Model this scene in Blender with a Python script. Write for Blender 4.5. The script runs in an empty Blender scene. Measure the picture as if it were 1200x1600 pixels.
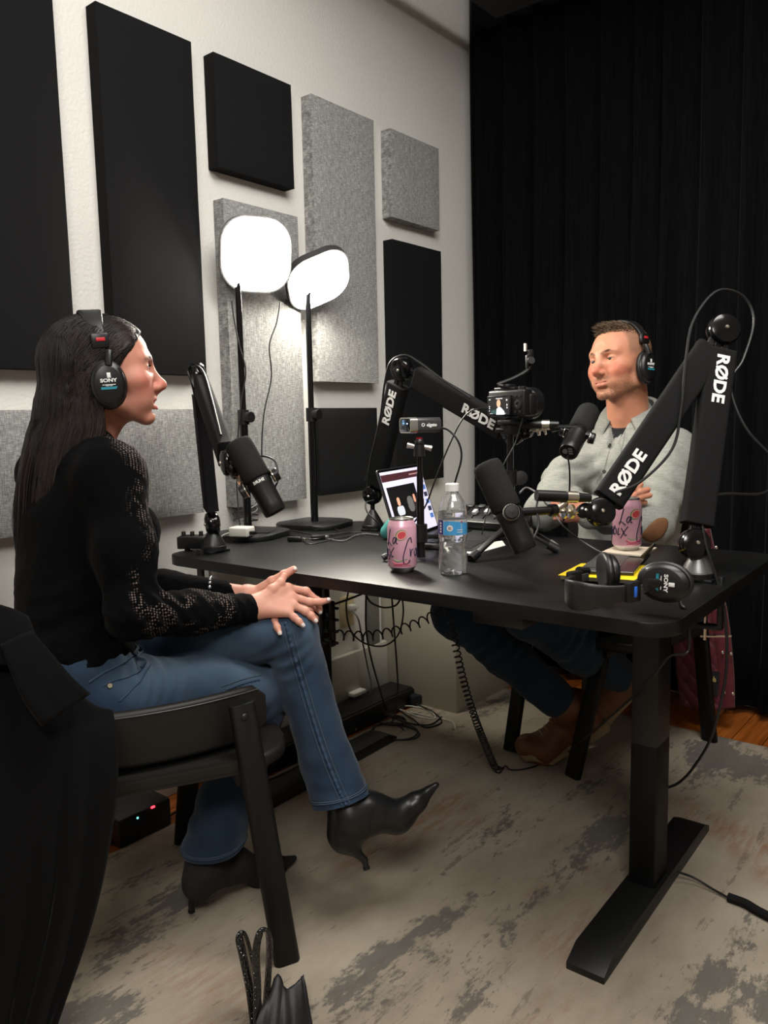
import bpy, bmesh, math, random
import numpy as np
from mathutils import Vector, Matrix, Euler, Quaternion, noise as mnoise

random.seed(7)
rng = np.random.default_rng(7)
scene = bpy.context.scene
COL = scene.collection

# ------------------------------------------------------------------ camera
CAM = Vector((0.0, 0.0, 1.08))
FPX = 1228.7
YAW, PITCH, ROLL = 0.689135, 0.117478, -0.02123696
_f = Vector((-math.sin(YAW)*math.cos(PITCH), math.cos(YAW)*math.cos(PITCH), -math.sin(PITCH)))
_r0 = Vector((math.cos(YAW), math.sin(YAW), 0.0))
_u0 = _r0.cross(_f)
CR = math.cos(ROLL)*_r0 + math.sin(ROLL)*_u0
CU = -math.sin(ROLL)*_r0 + math.cos(ROLL)*_u0
CF = _f
cam_data = bpy.data.cameras.new('camera')
cam_data.sensor_fit = 'VERTICAL'; cam_data.sensor_height = 36.0; cam_data.sensor_width = 27.0
cam_data.lens = 36.0*FPX/1600.0
cam_data.clip_start = 0.02
cam = bpy.data.objects.new('camera', cam_data)
cam.matrix_world = Matrix(((CR.x, CU.x, -CF.x, CAM.x), (CR.y, CU.y, -CF.y, CAM.y), (CR.z, CU.z, -CF.z, CAM.z), (0, 0, 0, 1)))
COL.objects.link(cam)
scene.camera = cam

# ------------------------------------------------------------------ world, room light, exposure
scene.view_settings.view_transform = 'Standard'
scene.view_settings.look = 'None'
scene.view_settings.gamma = 1.0
scene.view_settings.use_curve_mapping = False
scene.view_settings.exposure = 0.0
world = bpy.data.worlds.new('world'); scene.world = world
world.use_nodes = True
world.node_tree.nodes['Background'].inputs[0].default_value = (1.0, 0.97, 0.92, 1)
world.node_tree.nodes['Background'].inputs[1].default_value = 0.05

def area_lamp(name, loc, target, size, energy, color, size_y=None):
    l = bpy.data.lights.new(name, 'AREA'); l.energy = energy; l.color = color
    l.shape = 'RECTANGLE'; l.size = size; l.size_y = size_y or size
    o = bpy.data.objects.new(name, l); COL.objects.link(o)
    o.location = loc
    o.rotation_euler = (Vector(target)-Vector(loc)).to_track_quat('-Z', 'Y').to_euler()
    return o
CEIL_LAMP = 48.0      # ceiling fitting over the middle of the room, above the frame
PANEL_LAMP = 92.0     # emission of the two desk panel lamps
area_lamp('ceiling_lamp', (-0.36, 1.25, 2.63), (-0.80, 1.50, 0.9), 1.3, CEIL_LAMP, (1.0, 0.97, 0.92), 0.9)

area_lamp('ceiling_lamp', (0.55, -0.80, 2.70), (-0.3, 0.6, 0.2), 0.9, CEIL_LAMP*1.0, (1.0, 0.97, 0.92), 0.6)

# ------------------------------------------------------------------ where things stand (pixel ray meets a plane of the room)
def _ray(x, y):
    return (x-600.0)/FPX*CR - (y-800.0)/FPX*CU + CF
def AD(x, y, d): return CAM + _ray(x, y)*d
def AZ(x, y, z):
    d = _ray(x, y); return CAM + d*((z-CAM.z)/d.z)
def AX(x, y, X):
    d = _ray(x, y); return CAM + d*((X-CAM.x)/d.x)
def AY(x, y, Yv):
    d = _ray(x, y); return CAM + d*((Yv-CAM.y)/d.y)

# ------------------------------------------------------------------ object helpers
def tag(o, label=None, cat=None, group=None, kind=None):
    if label: o['label'] = label
    if cat: o['category'] = cat
    if group: o['group'] = group
    if kind: o['kind'] = kind
    return o

def thing(name, label, cat, loc=(0, 0, 0), group=None, rotz=0.0):
    o = bpy.data.objects.new(name, None); COL.objects.link(o)
    o.empty_display_size = 0.05
    o.location = loc; o.rotation_euler = (0, 0, rotz)
    return tag(o, label, cat, group)

def link_mesh(name, me, mats, parent=None, smooth=True, angle=35, world_space=True):
    o = bpy.data.objects.new(name, me); COL.objects.link(o)
    if not isinstance(mats, (list, tuple)): mats = [mats]
    if len(me.materials) == 0:
        for m in mats: me.materials.append(m)
    if smooth:
        me.shade_smooth()
        if angle is not None:
            me.set_sharp_from_angle(angle=math.radians(angle))
    if parent is not None:
        o.parent = parent
        if world_space:      # geometry was given in world coordinates
            o.matrix_parent_inverse = _world_of(parent).inverted()
    return o

def _world_of(o):
    m = o.matrix_basis.copy()
    while o.parent is not None:
        m = o.parent.matrix_basis @ o.matrix_parent_inverse @ m
        o = o.parent
    return m

def frame(z, x=None):
    """3x3 matrix whose columns are x, y, z axes with the given z."""
    z = Vector(z).normalized()
    if x is None:
        x = Vector((0, 0, 1)) if abs(z.z) < 0.9 else Vector((1, 0, 0))
    x = Vector(x); x = (x - z*x.dot(z)).normalized()
    y = z.cross(x)
    return Matrix((x, y, z)).transposed()

def place(loc, rot=None):
    m = Matrix.Translation(Vector(loc))
    if rot is not None: m = m @ rot.to_4x4()
    return m

class MB:
    """collects shapes in one bmesh"""
    def __init__(s): s.bm = bmesh.new(); s.mi = 0
    def _add(s, vs, fs, mat=None):
        bv = [s.bm.verts.new(v) for v in vs]
        out = []
        for f in fs:
            try:
                bf = s.bm.faces.new([bv[i] for i in f]); bf.material_index = s.mi; out.append(bf)
            except ValueError: pass
        return bv, out
    def box(s, c, size, rot=None, bevel=0.0, seg=2):
        hx, hy, hz = size[0]/2, size[1]/2, size[2]/2
        M = place(c, rot)
        vs = [M @ Vector((x, y, z)) for x in (-hx, hx) for y in (-hy, hy) for z in (-hz, hz)]
        fs = [(0, 1, 3, 2), (4, 6, 7, 5), (0, 4, 5, 1), (2, 3, 7, 6), (0, 2, 6, 4), (1, 5, 7, 3)]
        bv, bf = s._add(vs, fs)
        if bevel > 0:
            es = list({e for f in bf for e in f.edges})
            r = bmesh.ops.bevel(s.bm, geom=es, offset=bevel, segments=seg, profile=0.5, affect='EDGES')
            for f in r['faces']: f.material_index = s.mi
        return s
    def cyl(s, p0, p1, r0, r1=None, seg=20, cap=True):
        p0, p1 = Vector(p0), Vector(p1)
        if r1 is None: r1 = r0
        F = frame(p1-p0)
        vs = []
        for p, r in ((p0, r0), (p1, r1)):
            for i in range(seg):
                a = 2*math.pi*i/seg
                vs.append(p + F @ Vector((r*math.cos(a), r*math.sin(a), 0)))
        fs = [(i, (i+1) % seg, seg+(i+1) % seg, seg+i) for i in range(seg)]
        if cap:
            fs.append(tuple(reversed(range(seg)))); fs.append(tuple(range(seg, 2*seg)))
        s._add(vs, fs); return s
    def lathe(s, prof, loc=(0, 0, 0), rot=None, seg=28, sx=1.0, sy=1.0, closed=False):
        M = place(loc, rot)
        vs, fs = [], []
        n = len(prof)
        for (r, z) in prof:
            for i in range(seg):
                a = 2*math.pi*i/seg
                vs.append(M @ Vector((r*sx*math.cos(a), r*sy*math.sin(a), z)))
        for k in range(n-1):
            for i in range(seg):
                fs.append((k*seg+i, k*seg+(i+1) % seg, (k+1)*seg+(i+1) % seg, (k+1)*seg+i))
        if prof[0][0] > 1e-6 and not closed: fs.append(tuple(reversed(range(seg))))
        if prof[-1][0] > 1e-6 and not closed: fs.append(tuple(range((n-1)*seg, n*seg)))
        s._add(vs, fs); return s
    def tube(s, pts, r, seg=8, cap=True, radii=None):
        pts = [Vector(p) for p in pts]
        n = len(pts)
        tang = []
        for i in range(n):
            a = pts[max(i-1, 0)]; b = pts[min(i+1, n-1)]
            t = (b-a)
            tang.append(t.normalized() if t.length > 1e-9 else Vector((0, 0, 1)))
        x = frame(tang[0]).col[0]
        vs = []
        for i in range(n):
            t = tang[i]
            x = x - t*x.dot(t)
            if x.length < 1e-6: x = frame(t).col[0].copy()
            x.normalize(); y = t.cross(x)
            rr = radii[i] if radii is not None else r
            for k in range(seg):
                a = 2*math.pi*k/seg
                vs.append(pts[i] + (x*math.cos(a)+y*math.sin(a))*rr)
        fs = [(i*seg+k, i*seg+(k+1) % seg, (i+1)*seg+(k+1) % seg, (i+1)*seg+k) for i in range(n-1) for k in range(seg)]
        if cap:
            fs.append(tuple(reversed(range(seg)))); fs.append(tuple(range((n-1)*seg, n*seg)))
        s._add(vs, fs); return s
    def prism(s, outline, h, loc=(0, 0, 0), rot=None, bevel=0.0, seg=2):
        """outline in xy, extruded along z by h (centred on 0..h)"""
        M = place(loc, rot); n = len(outline)
        vs = [M @ Vector((x, y, 0)) for x, y in outline] + [M @ Vector((x, y, h)) for x, y in outline]
        fs = [tuple(reversed(range(n))), tuple(range(n, 2*n))] + [(i, (i+1) % n, n+(i+1) % n, n+i) for i in range(n)]
        bv, bf = s._add(vs, fs)
        if bevel > 0:
            es = list({e for f in bf[:2] for e in f.edges})
            r = bmesh.ops.bevel(s.bm, geom=es, offset=bevel, segments=seg, profile=0.5, affect='EDGES')
            for f in r['faces']: f.material_index = s.mi
        return s
    def grid(s, fn, nu, nv, closed_u=False):
        vs = [fn(i, j) for i in range(nu) for j in range(nv)]
        fs = []
        for i in range(nu if closed_u else nu-1):
            for j in range(nv-1):
                a = i*nv+j; b = ((i+1) % nu)*nv+j
                fs.append((a, b, b+1, a+1))
        s._add(vs, fs); return s
    def sphere(s, c, r, seg=16, rings=10, rot=None, scale=(1, 1, 1)):
        prof = [(max(1e-7, r*math.sin(math.pi*k/rings)), -r*math.cos(math.pi*k/rings)) for k in range(rings+1)]
        M = place(c, rot) @ Matrix.Diagonal((*scale, 1))
        vs, fs = [], []
        for (q, z) in prof:
            for i in range(seg):
                a = 2*math.pi*i/seg
                vs.append(M @ Vector((q*math.cos(a), q*math.sin(a), z)))
        for k in range(rings):
            for i in range(seg):
                fs.append((k*seg+i, k*seg+(i+1) % seg, (k+1)*seg+(i+1) % seg, (k+1)*seg+i))
        s._add(vs, fs); return s
    def obj(s, name, mats, parent=None, smooth=True, angle=35, world_space=True):
        bmesh.ops.remove_doubles(s.bm, verts=s.bm.verts, dist=1e-6)
        bmesh.ops.recalc_face_normals(s.bm, faces=s.bm.faces)
        me = bpy.data.meshes.new(name); s.bm.to_mesh(me); s.bm.free()
        return link_mesh(name, me, mats, parent, smooth, angle, world_space)

def spline(pts, n=8):
    """Catmull-Rom through points"""
    P = [Vector(p) for p in pts]
    if len(P) < 3: return P
    Q = [2*P[0]-P[1]] + P + [2*P[-1]-P[-2]]
    out = []
    for i in range(1, len(Q)-2):
        p0, p1, p2, p3 = Q[i-1], Q[i], Q[i+1], Q[i+2]
        for k in range(n):
            t = k/n
            out.append(0.5*((2*p1)+(-p0+p2)*t+(2*p0-5*p1+4*p2-p3)*t*t+(-p0+3*p1-3*p2+p3)*t**3))
    out.append(P[-1]); return out

def rrect(w, h, r, n=6):
    o = []
    for cx, cy, a0 in ((w/2-r, h/2-r, 0), (-w/2+r, h/2-r, 90), (-w/2+r, -h/2+r, 180), (w/2-r, -h/2+r, 270)):
        for k in range(n+1):
            a = math.radians(a0+90*k/n); o.append((cx+r*math.cos(a), cy+r*math.sin(a)))
    return o

def text_mesh(name, body, size, M, mat, parent, bold=0.0, depth=0.0006, shear=0.0, sx=1.0, align='CENTER', curve=None):
    c = bpy.data.curves.new('lettering', 'FONT'); c.body = body; c.size = size
    c.align_x = align; c.align_y = 'CENTER'; c.extrude = depth; c.offset = bold; c.shear = shear
    c.resolution_u = 3
    t = bpy.data.objects.new('lettering', c); COL.objects.link(t)
    dg = bpy.context.evaluated_depsgraph_get(); dg.update()
    me = bpy.data.meshes.new_from_object(t.evaluated_get(dg))
    bpy.data.objects.remove(t); bpy.data.curves.remove(c)
    me.name = name
    for v in me.vertices:
        p = Vector((v.co.x*sx, v.co.y, v.co.z))
        v.co = M @ (curve(p) if curve else p)
    me.materials.clear()
    return link_mesh(name, me, mat, parent, smooth=False)

# ------------------------------------------------------------------ materials
def _nt(name):
    m = bpy.data.materials.new(name); m.use_nodes = True
    nt = m.node_tree
    return m, nt, nt.nodes['Principled BSDF']
def N(nt, t, **kw):
    n = nt.nodes.new(t)
    for k, v in kw.items(): setattr(n, k, v)
    return n
def set_in(n, **kw):
    for k, v in kw.items(): n.inputs[k.replace('_', ' ')].default_value = v
def c4(c): return (c[0], c[1], c[2], 1.0)
def srgb(r, g, b):
    f = lambda v: ((v/255+0.055)/1.055)**2.4 if v/255 > 0.04045 else v/255/12.92
    return (f(r), f(g), f(b))

def mat(name, color, rough=0.5, metal=0.0, bump=0.0, scale=60.0, var=0.0, coat=0.0, spec=0.5, sheen=0.0, stretch=(1, 1, 1), detail=3.0, dist=0.002):
    """plain surface with procedural grain: var mottles the colour, bump gives relief"""
    m, nt, b = _nt(name)
    b.inputs['Base Color'].default_value = c4(color)
    b.inputs['Roughness'].default_value = rough
    b.inputs['Metallic'].default_value = metal
    b.inputs['Coat Weight'].default_value = coat
    b.inputs['Specular IOR Level'].default_value = spec
    b.inputs['Sheen Weight'].default_value = sheen
    if bump or var:
        tc = N(nt, 'ShaderNodeTexCoord'); mp = N(nt, 'ShaderNodeMapping')
        mp.inputs['Scale'].default_value = stretch
        nt.links.new(tc.outputs['Object'], mp.inputs['Vector'])
        nz = N(nt, 'ShaderNodeTexNoise'); nz.inputs['Scale'].default_value = scale; nz.inputs['Detail'].default_value = detail
        nt.links.new(mp.outputs[0], nz.inputs['Vector'])
        if var:
            mx = N(nt, 'ShaderNodeMixRGB'); mx.blend_type = 'MIX'
            mx.inputs[1].default_value = c4([v*(1-var) for v in color]); mx.inputs[2].default_value = c4([min(1, v*(1+var)) for v in color])
            nt.links.new(nz.outputs['Fac'], mx.inputs[0]); nt.links.new(mx.outputs[0], b.inputs['Base Color'])
        if bump:
            bp = N(nt, 'ShaderNodeBump'); bp.inputs['Strength'].default_value = bump; bp.inputs['Distance'].default_value = dist
            nt.links.new(nz.outputs['Fac'], bp.inputs['Height']); nt.links.new(bp.outputs[0], b.inputs['Normal'])
    return m

def emit_mat(name, color, strength):
    m, nt, b = _nt(name)
    b.inputs['Base Color'].default_value = c4(color)
    b.inputs['Emission Color'].default_value = c4(color); b.inputs['Emission Strength'].default_value = strength
    return m

def ramp(nt, stops, interp='LINEAR'):
    r = N(nt, 'ShaderNodeValToRGB'); r.color_ramp.interpolation = interp
    el = r.color_ramp.elements
    while len(el) < len(stops): el.new(0.5)
    for e, (p, c) in zip(el, stops): e.position = p; e.color = c4(c) if len(c) == 3 else c
    return r

M_blackmetal = mat('black powder coat', (0.006, 0.006, 0.0065), 0.42, 0.0, bump=0.15, scale=900, dist=0.0004)
M_blackplastic = mat('black plastic', (0.006, 0.006, 0.0065), 0.38, bump=0.06, scale=700, dist=0.0003)
M_glossblack = mat('gloss black plastic', (0.004, 0.004, 0.0045), 0.16, bump=0.02, scale=300, dist=0.0003)
M_rubber = mat('black cable rubber', (0.0055, 0.0055, 0.006), 0.45, bump=0.05, scale=300)
M_greycable = mat('grey cable rubber', (0.13, 0.13, 0.13), 0.5, bump=0.05, scale=300)
M_whitecable = mat('white cable rubber', (0.62, 0.61, 0.57), 0.45, bump=0.04, scale=300)
M_chrome = mat('bright steel', (0.72, 0.68, 0.60), 0.22, 1.0, bump=0.03, scale=500)
M_brass = mat('pale nickel', (0.78, 0.72, 0.62), 0.28, 1.0, bump=0.03, scale=500)
M_whiteprint = mat('white print', (0.80, 0.80, 0.78), 0.5, var=0.02, scale=200)
# ================================================================== soft-body modelling: a sampled distance field and its surface
class Vol:
    def __init__(s, lo, hi, res):
        s.lo = np.array(lo, np.float32); s.res = float(res)
        s.n = np.maximum(4, np.ceil((np.array(hi)-np.array(lo))/res).astype(int)+1)
        s.f = np.full(tuple(s.n), 1.0, np.float32)
    def _win(s, lo, hi):
        i0 = np.clip(np.floor((np.array(lo)-s.lo)/s.res).astype(int), 0, s.n)
        i1 = np.clip(np.ceil((np.array(hi)-s.lo)/s.res).astype(int)+1, 0, s.n)
        if np.any(i1-i0 < 1): return None, None
        ax = [s.lo[k]+s.res*np.arange(i0[k], i1[k], dtype=np.float32) for k in range(3)]
        P = np.meshgrid(*ax, indexing='ij', sparse=True)
        return (slice(i0[0], i1[0]), slice(i0[1], i1[1]), slice(i0[2], i1[2])), P
    def _op(s, w, d, k, op):
        g = s.f[w]
        if op == 'u':
            h = np.maximum(k-np.abs(g-d), 0)/k if k > 0 else 0
            s.f[w] = np.minimum(g, d) - h*h*k*0.25
        elif op == 's':
            d = -d
            h = np.maximum(k-np.abs(g-d), 0)/k if k > 0 else 0
            s.f[w] = np.maximum(g, d) + h*h*k*0.25
    def cap(s, a, b, ra, rb=None, k=0.012, op='u'):
        if rb is None: rb = ra
        a = np.array(a, np.float32); b = np.array(b, np.float32); R = max(ra, rb)+k+2.5*s.res
        w, P = s._win(np.minimum(a, b)-R, np.maximum(a, b)+R)
        if w is None: return s
        ba = b-a; L2 = float(ba@ba)+1e-12
        t = np.clip(((P[0]-a[0])*ba[0]+(P[1]-a[1])*ba[1]+(P[2]-a[2])*ba[2])/L2, 0, 1)
        d = np.sqrt((P[0]-a[0]-t*ba[0])**2+(P[1]-a[1]-t*ba[1])**2+(P[2]-a[2]-t*ba[2])**2)-(ra+t*(rb-ra))
        s._op(w, d, k, op); return s
    def path(s, pts, rad, k=0.012, op='u'):
        for i in range(len(pts)-1): s.cap(pts[i], pts[i+1], rad[i], rad[i+1], k, op)
        return s
    def ell(s, c, r, k=0.012, op='u', rot=None):
        c = np.array(c, np.float32); r = np.array(r, np.float32)
        R = float(r.max())+k+2.5*s.res
        if rot is None: ext = r+k+2.5*s.res
        else: ext = np.array([R, R, R])
        w, P = s._win(c-ext, c+ext)
        if w is None: return s
        q = [P[0]-c[0], P[1]-c[1], P[2]-c[2]]
        if rot is not None:
            m = np.array(rot, np.float32)      # columns = local axes
            q = [q[0]*m[0, i]+q[1]*m[1, i]+q[2]*m[2, i] for i in range(3)]
        a = np.sqrt((q[0]/r[0])**2+(q[1]/r[1])**2+(q[2]/r[2])**2)
        b = np.sqrt((q[0]/r[0]**2)**2+(q[1]/r[1]**2)**2+(q[2]/r[2]**2)**2)+1e-9
        d = a*(a-1)/b
        s._op(w, d, k, op); return s
    def cut(s, p, n, k=0.0):
        """keep the side the normal points away from"""
        p = np.array(p, np.float32); n = np.array(n, np.float32); n = n/np.linalg.norm(n)
        w, P = s._win(s.lo, s.lo+s.res*s.n)
        d = (P[0]-p[0])*n[0]+(P[1]-p[1])*n[1]+(P[2]-p[2])*n[2]
        s.f = np.maximum(s.f, d).astype(np.float32); return s
    def mesh(s):
        f = s.f; n = np.array(f.shape)
        ins = f < 0
        c = ins[:-1, :-1, :-1].astype(np.int8)
        cnt = np.zeros_like(c)
        for dx in (0, 1):
            for dy in (0, 1):
                for dz in (0, 1):
                    cnt += ins[dx:n[0]-1+dx, dy:n[1]-1+dy, dz:n[2]-1+dz]
        idx = np.argwhere((cnt > 0) & (cnt < 8))
        ids = -np.ones(n-1, np.int32); ids[tuple(idx.T)] = np.arange(len(idx))
        corner = np.array([(x, y, z) for x in (0, 1) for y in (0, 1) for z in (0, 1)])
        vals = np.stack([f[tuple((idx+o).T)] for o in corner], 1)
        acc = np.zeros((len(idx), 3)); num = np.zeros(len(idx))
        edges = [(i, j) for i in range(8) for j in range(i+1, 8) if np.abs(corner[i]-corner[j]).sum() == 1]
        for i, j in edges:
            a, b = vals[:, i], vals[:, j]
            m = (a < 0) != (b < 0)
            t = np.where(m, a/np.where(m, a-b, 1), 0)
            p = corner[i]+t[:, None]*(corner[j]-corner[i])
            acc += np.where(m[:, None], p, 0); num += m
        V = (idx+acc/num[:, None])*s.res+s.lo
        quads = []
        for ax in range(3):
            sl0 = [slice(None)]*3; sl1 = [slice(None)]*3
            sl0[ax] = slice(0, n[ax]-1); sl1[ax] = slice(1, n[ax])
            a, b = ins[tuple(sl0)], ins[tuple(sl1)]
            e = np.argwhere(a != b)
            o1, o2 = [(1, 2), (2, 0), (0, 1)][ax]
            ok = (e[:, o1] > 0) & (e[:, o2] > 0) & (e[:, o1] < n[o1]-1) & (e[:, o2] < n[o2]-1)
            e = e[ok]
            d1 = np.zeros(3, int); d1[o1] = 1; d2 = np.zeros(3, int); d2[o2] = 1
            q = np.stack([ids[tuple((e-d1-d2).T)], ids[tuple((e-d2).T)], ids[tuple(e.T)], ids[tuple((e-d1).T)]], 1)
            flip = ~a[tuple(e.T)]
            q[flip] = q[flip][:, ::-1]
            quads.append(q)
        return V, np.concatenate(quads)

def relax(V, Q, it=1, lam=0.5):
    """light smoothing that keeps the shape"""
    a = np.concatenate([Q[:, 0], Q[:, 1], Q[:, 2], Q[:, 3]]); b = np.concatenate([Q[:, 1], Q[:, 2], Q[:, 3], Q[:, 0]])
    i = np.concatenate([a, b]); j = np.concatenate([b, a]); n = len(V)
    deg = np.bincount(i, minlength=n)[:, None]
    for k in range(it):
        for l in (lam, -lam*1.04):
            S = np.stack([np.bincount(i, weights=V[j, c], minlength=n) for c in range(3)], 1)/np.maximum(deg, 1)
            V = V+l*(S-V)
    return V

def np_normals(V, Q):
    fn = np.cross(V[Q[:, 2]]-V[Q[:, 0]], V[Q[:, 3]]-V[Q[:, 1]])
    N_ = np.zeros_like(V)
    for k in range(4):
        for c in range(3): N_[:, c] += np.bincount(Q[:, k], weights=fn[:, c], minlength=len(V))
    return N_/(np.linalg.norm(N_, axis=1)[:, None]+1e-12)

def snoise(P, scale, seed=0):
    """cheap smooth value noise on points, -1..1"""
    r = np.random.default_rng(seed)
    T = r.uniform(-1, 1, (32, 32, 32))
    q = P*np.asarray(scale); i = np.floor(q).astype(int); t = q-i; t = t*t*(3-2*t)
    out = 0
    for dx in (0, 1):
        for dy in (0, 1):
            for dz in (0, 1):
                w = (t[:, 0] if dx else 1-t[:, 0])*(t[:, 1] if dy else 1-t[:, 1])*(t[:, 2] if dz else 1-t[:, 2])
                out = out+w*T[(i[:, 0]+dx) % 32, (i[:, 1]+dy) % 32, (i[:, 2]+dz) % 32]
    return out

def np_obj(name, parts, mats, parent=None, color=None, M=None):
    """parts: list of (V, Q); one mesh object; color(V)->rgb per vertex"""
    Vs, Qs, off = [], [], 0
    for V, Q in parts:
        Vs.append(V); Qs.append(Q+off); off += len(V)
    V = np.concatenate(Vs); Q = np.concatenate(Qs)
    me = bpy.data.meshes.new(name)
    me.vertices.add(len(V)); me.vertices.foreach_set('co', V.astype(np.float32).ravel())
    me.loops.add(Q.size); me.loops.foreach_set('vertex_index', Q.astype(np.int32).ravel())
    me.polygons.add(len(Q)); me.polygons.foreach_set('loop_start', np.arange(0, Q.size, 4, dtype=np.int32))
    me.update(calc_edges=True); me.validate()
    if color is not None:
        ca = me.color_attributes.new('Col', 'FLOAT_COLOR', 'POINT')
        ca.data.foreach_set('color', np.concatenate([color, np.ones((len(V), 1))], 1).astype(np.float32).ravel())
    return link_mesh(name, me, mats, parent, smooth=True, angle=None)

def blob_mask(P, c, r):
    """soft ellipsoid mask"""
    d = np.sqrt((((P-np.array(c))/np.array(r))**2).sum(1))
    return np.clip(1.5-d, 0, 1)*np.clip(1.5-d, 0, 1)*(3-2*np.clip(1.5-d, 0, 1)) if False else np.clip((1.35-d)/0.7, 0, 1)

def attr_mat(name, rough=0.5, sss=0.0, bump=0.0, scale=300.0, spec=0.4, stretch=(1, 1, 1), sheen=0.0, dist=0.001, aniso=0.0):
    """material whose colour is the object's own 'Col' attribute"""
    m, nt, b = _nt(name)
    at = N(nt, 'ShaderNodeAttribute', attribute_name='Col')
    nt.links.new(at.outputs['Color'], b.inputs['Base Color'])
    b.inputs['Roughness'].default_value = rough; b.inputs['Specular IOR Level'].default_value = spec
    b.inputs['Sheen Weight'].default_value = sheen
    if sss:
        b.inputs['Subsurface Weight'].default_value = sss
        b.inputs['Subsurface Radius'].default_value = (0.009, 0.0035, 0.0018); b.inputs['Subsurface Scale'].default_value = 1.0
    if bump:
        tc = N(nt, 'ShaderNodeTexCoord'); mp = N(nt, 'ShaderNodeMapping'); mp.inputs['Scale'].default_value = stretch
        nz = N(nt, 'ShaderNodeTexNoise'); set_in(nz, Scale=scale, Detail=3.0)
        bp = N(nt, 'ShaderNodeBump'); set_in(bp, Strength=bump, Distance=dist)
        nt.links.new(tc.outputs['Object'], mp.inputs['Vector']); nt.links.new(mp.outputs[0], nz.inputs['Vector'])
        nt.links.new(nz.outputs['Fac'], bp.inputs['Height']); nt.links.new(bp.outputs[0], b.inputs['Normal'])
    return m
M_skin = attr_mat('skin', 0.54, 0.12, bump=0.12, scale=700, dist=0.0006)
M_hair = attr_mat('hair strands', 0.52, spec=0.28)

def finger(vol, pts, r0, r1, k=0.004):
    n = len(pts)
    rad = [r0+(r1-r0)*i/(n-1) for i in range(n)]
    vol.path(pts, rad, k)
    for i in range(1, n-1):           # knuckles a touch fuller
        vol.ell(pts[i], (rad[i]*1.06,)*3, k)

def strands(name, curves, r, parent, colors, seg=4, m=None):
    """many tapered hairs in one mesh"""
    Vs, Qs, Cs, off = [], [], [], 0
    for (P, col) in zip(curves, colors):
        P = np.asarray(P); n = len(P)
        T = np.gradient(P, axis=0); T /= np.linalg.norm(T, axis=1)[:, None]+1e-9
        ref = np.array([0.31, 0.52, 0.79]); X_ = np.cross(T, ref); X_ /= np.linalg.norm(X_, axis=1)[:, None]+1e-9
        Y_ = np.cross(T, X_)
        rr_ = r*np.interp(np.linspace(0, 1, n), [0, 0.15, 0.75, 1], [0.7, 1, 0.85, 0.15])
        a = 2*np.pi*np.arange(seg)/seg
        V = P[:, None]+rr_[:, None, None]*(np.cos(a)[None, :, None]*X_[:, None]+np.sin(a)[None, :, None]*Y_[:, None])
        Vs.append(V.reshape(-1, 3))
        i = np.arange(n-1)[:, None]*seg; k = np.arange(seg)[None]; k2 = (k+1) % seg
        Qs.append(np.stack([i+k, i+k2, i+seg+k2, i+seg+k], -1).reshape(-1, 4)+off); off += n*seg
        Cs.append(np.repeat(np.asarray(col)[None], n*seg, 0))
    return np_obj(name, [(np.concatenate(Vs), np.concatenate(Qs))], m or M_hair, parent, np.concatenate(Cs))
def np_spline(pts, n=5):
    return np.array([tuple(p) for p in spline(pts, n)])

def folds(V, c, r, d, wl, amp, warp=0.35, seed=0):
    """cloth ridges: displacement along the normal, crests across direction d inside a soft ellipsoid"""
    c = np.asarray(c, float); d = np.asarray(d, float); d = d/np.linalg.norm(d)
    m = np.exp(-(((V-c)/np.asarray(r, float))**2).sum(1)*1.6)
    ph = ((V-c) @ d)/wl*2*np.pi + warp*6*snoise(V, 14, seed)
    w = np.sin(ph); return amp*m*(np.sign(w)*np.abs(w)**0.8)
# ================================================================== the room
WX = -1.91            # plane of the panelled wall
def wall_paint():
    m, nt, b = _nt('off white wall paint')
    tc = N(nt, 'ShaderNodeTexCoord')
    nz = N(nt, 'ShaderNodeTexNoise'); set_in(nz, Scale=2.2, Detail=4.0)
    cr = ramp(nt, [(0.3, srgb(222, 220, 214)), (0.75, srgb(230, 228, 222))])
    n2 = N(nt, 'ShaderNodeTexNoise'); set_in(n2, Scale=110.0, Detail=3.0, Roughness=0.55)
    bp = N(nt, 'ShaderNodeBump'); set_in(bp, Strength=0.5, Distance=0.0035)
    for n in (nz, n2): nt.links.new(tc.outputs['Object'], n.inputs['Vector'])
    nt.links.new(nz.outputs['Fac'], cr.inputs[0]); nt.links.new(cr.outputs[0], b.inputs['Base Color'])
    nt.links.new(n2.outputs['Fac'], bp.inputs['Height']); nt.links.new(bp.outputs[0], b.inputs['Normal'])
    b.inputs['Roughness'].default_value = 0.55
    return m
M_wall = wall_paint()
M_farwall = mat('plain wall paint', srgb(150, 148, 142), 0.7, var=0.03, scale=3)
M_ceil = mat('ceiling paint', srgb(205, 202, 195), 0.8, bump=0.2, scale=120)

def struct(name, mb, m, **kw):
    return tag(mb.obj(name, m, **kw), kind='structure')
struct('wall_left', MB().box((WX-0.05, 0.6, 1.425), (0.1, 4.8, 2.85)), M_wall, smooth=False)
struct('wall_back', MB().box((0.15, 3.05, 1.425), (4.12, 0.1, 2.85)), M_wall, smooth=False)
struct('wall_right', MB().box((2.25, 0.6, 1.425), (0.1, 4.8, 2.85)), M_farwall, smooth=False)
struct('wall_front', MB().box((0.15, -1.85, 1.425), (4.12, 0.1, 2.85)), M_farwall, smooth=False)
struct('ceiling', MB().box((0.15, 0.6, 2.90), (4.4, 5.0, 0.1)), M_ceil, smooth=False)

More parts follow.
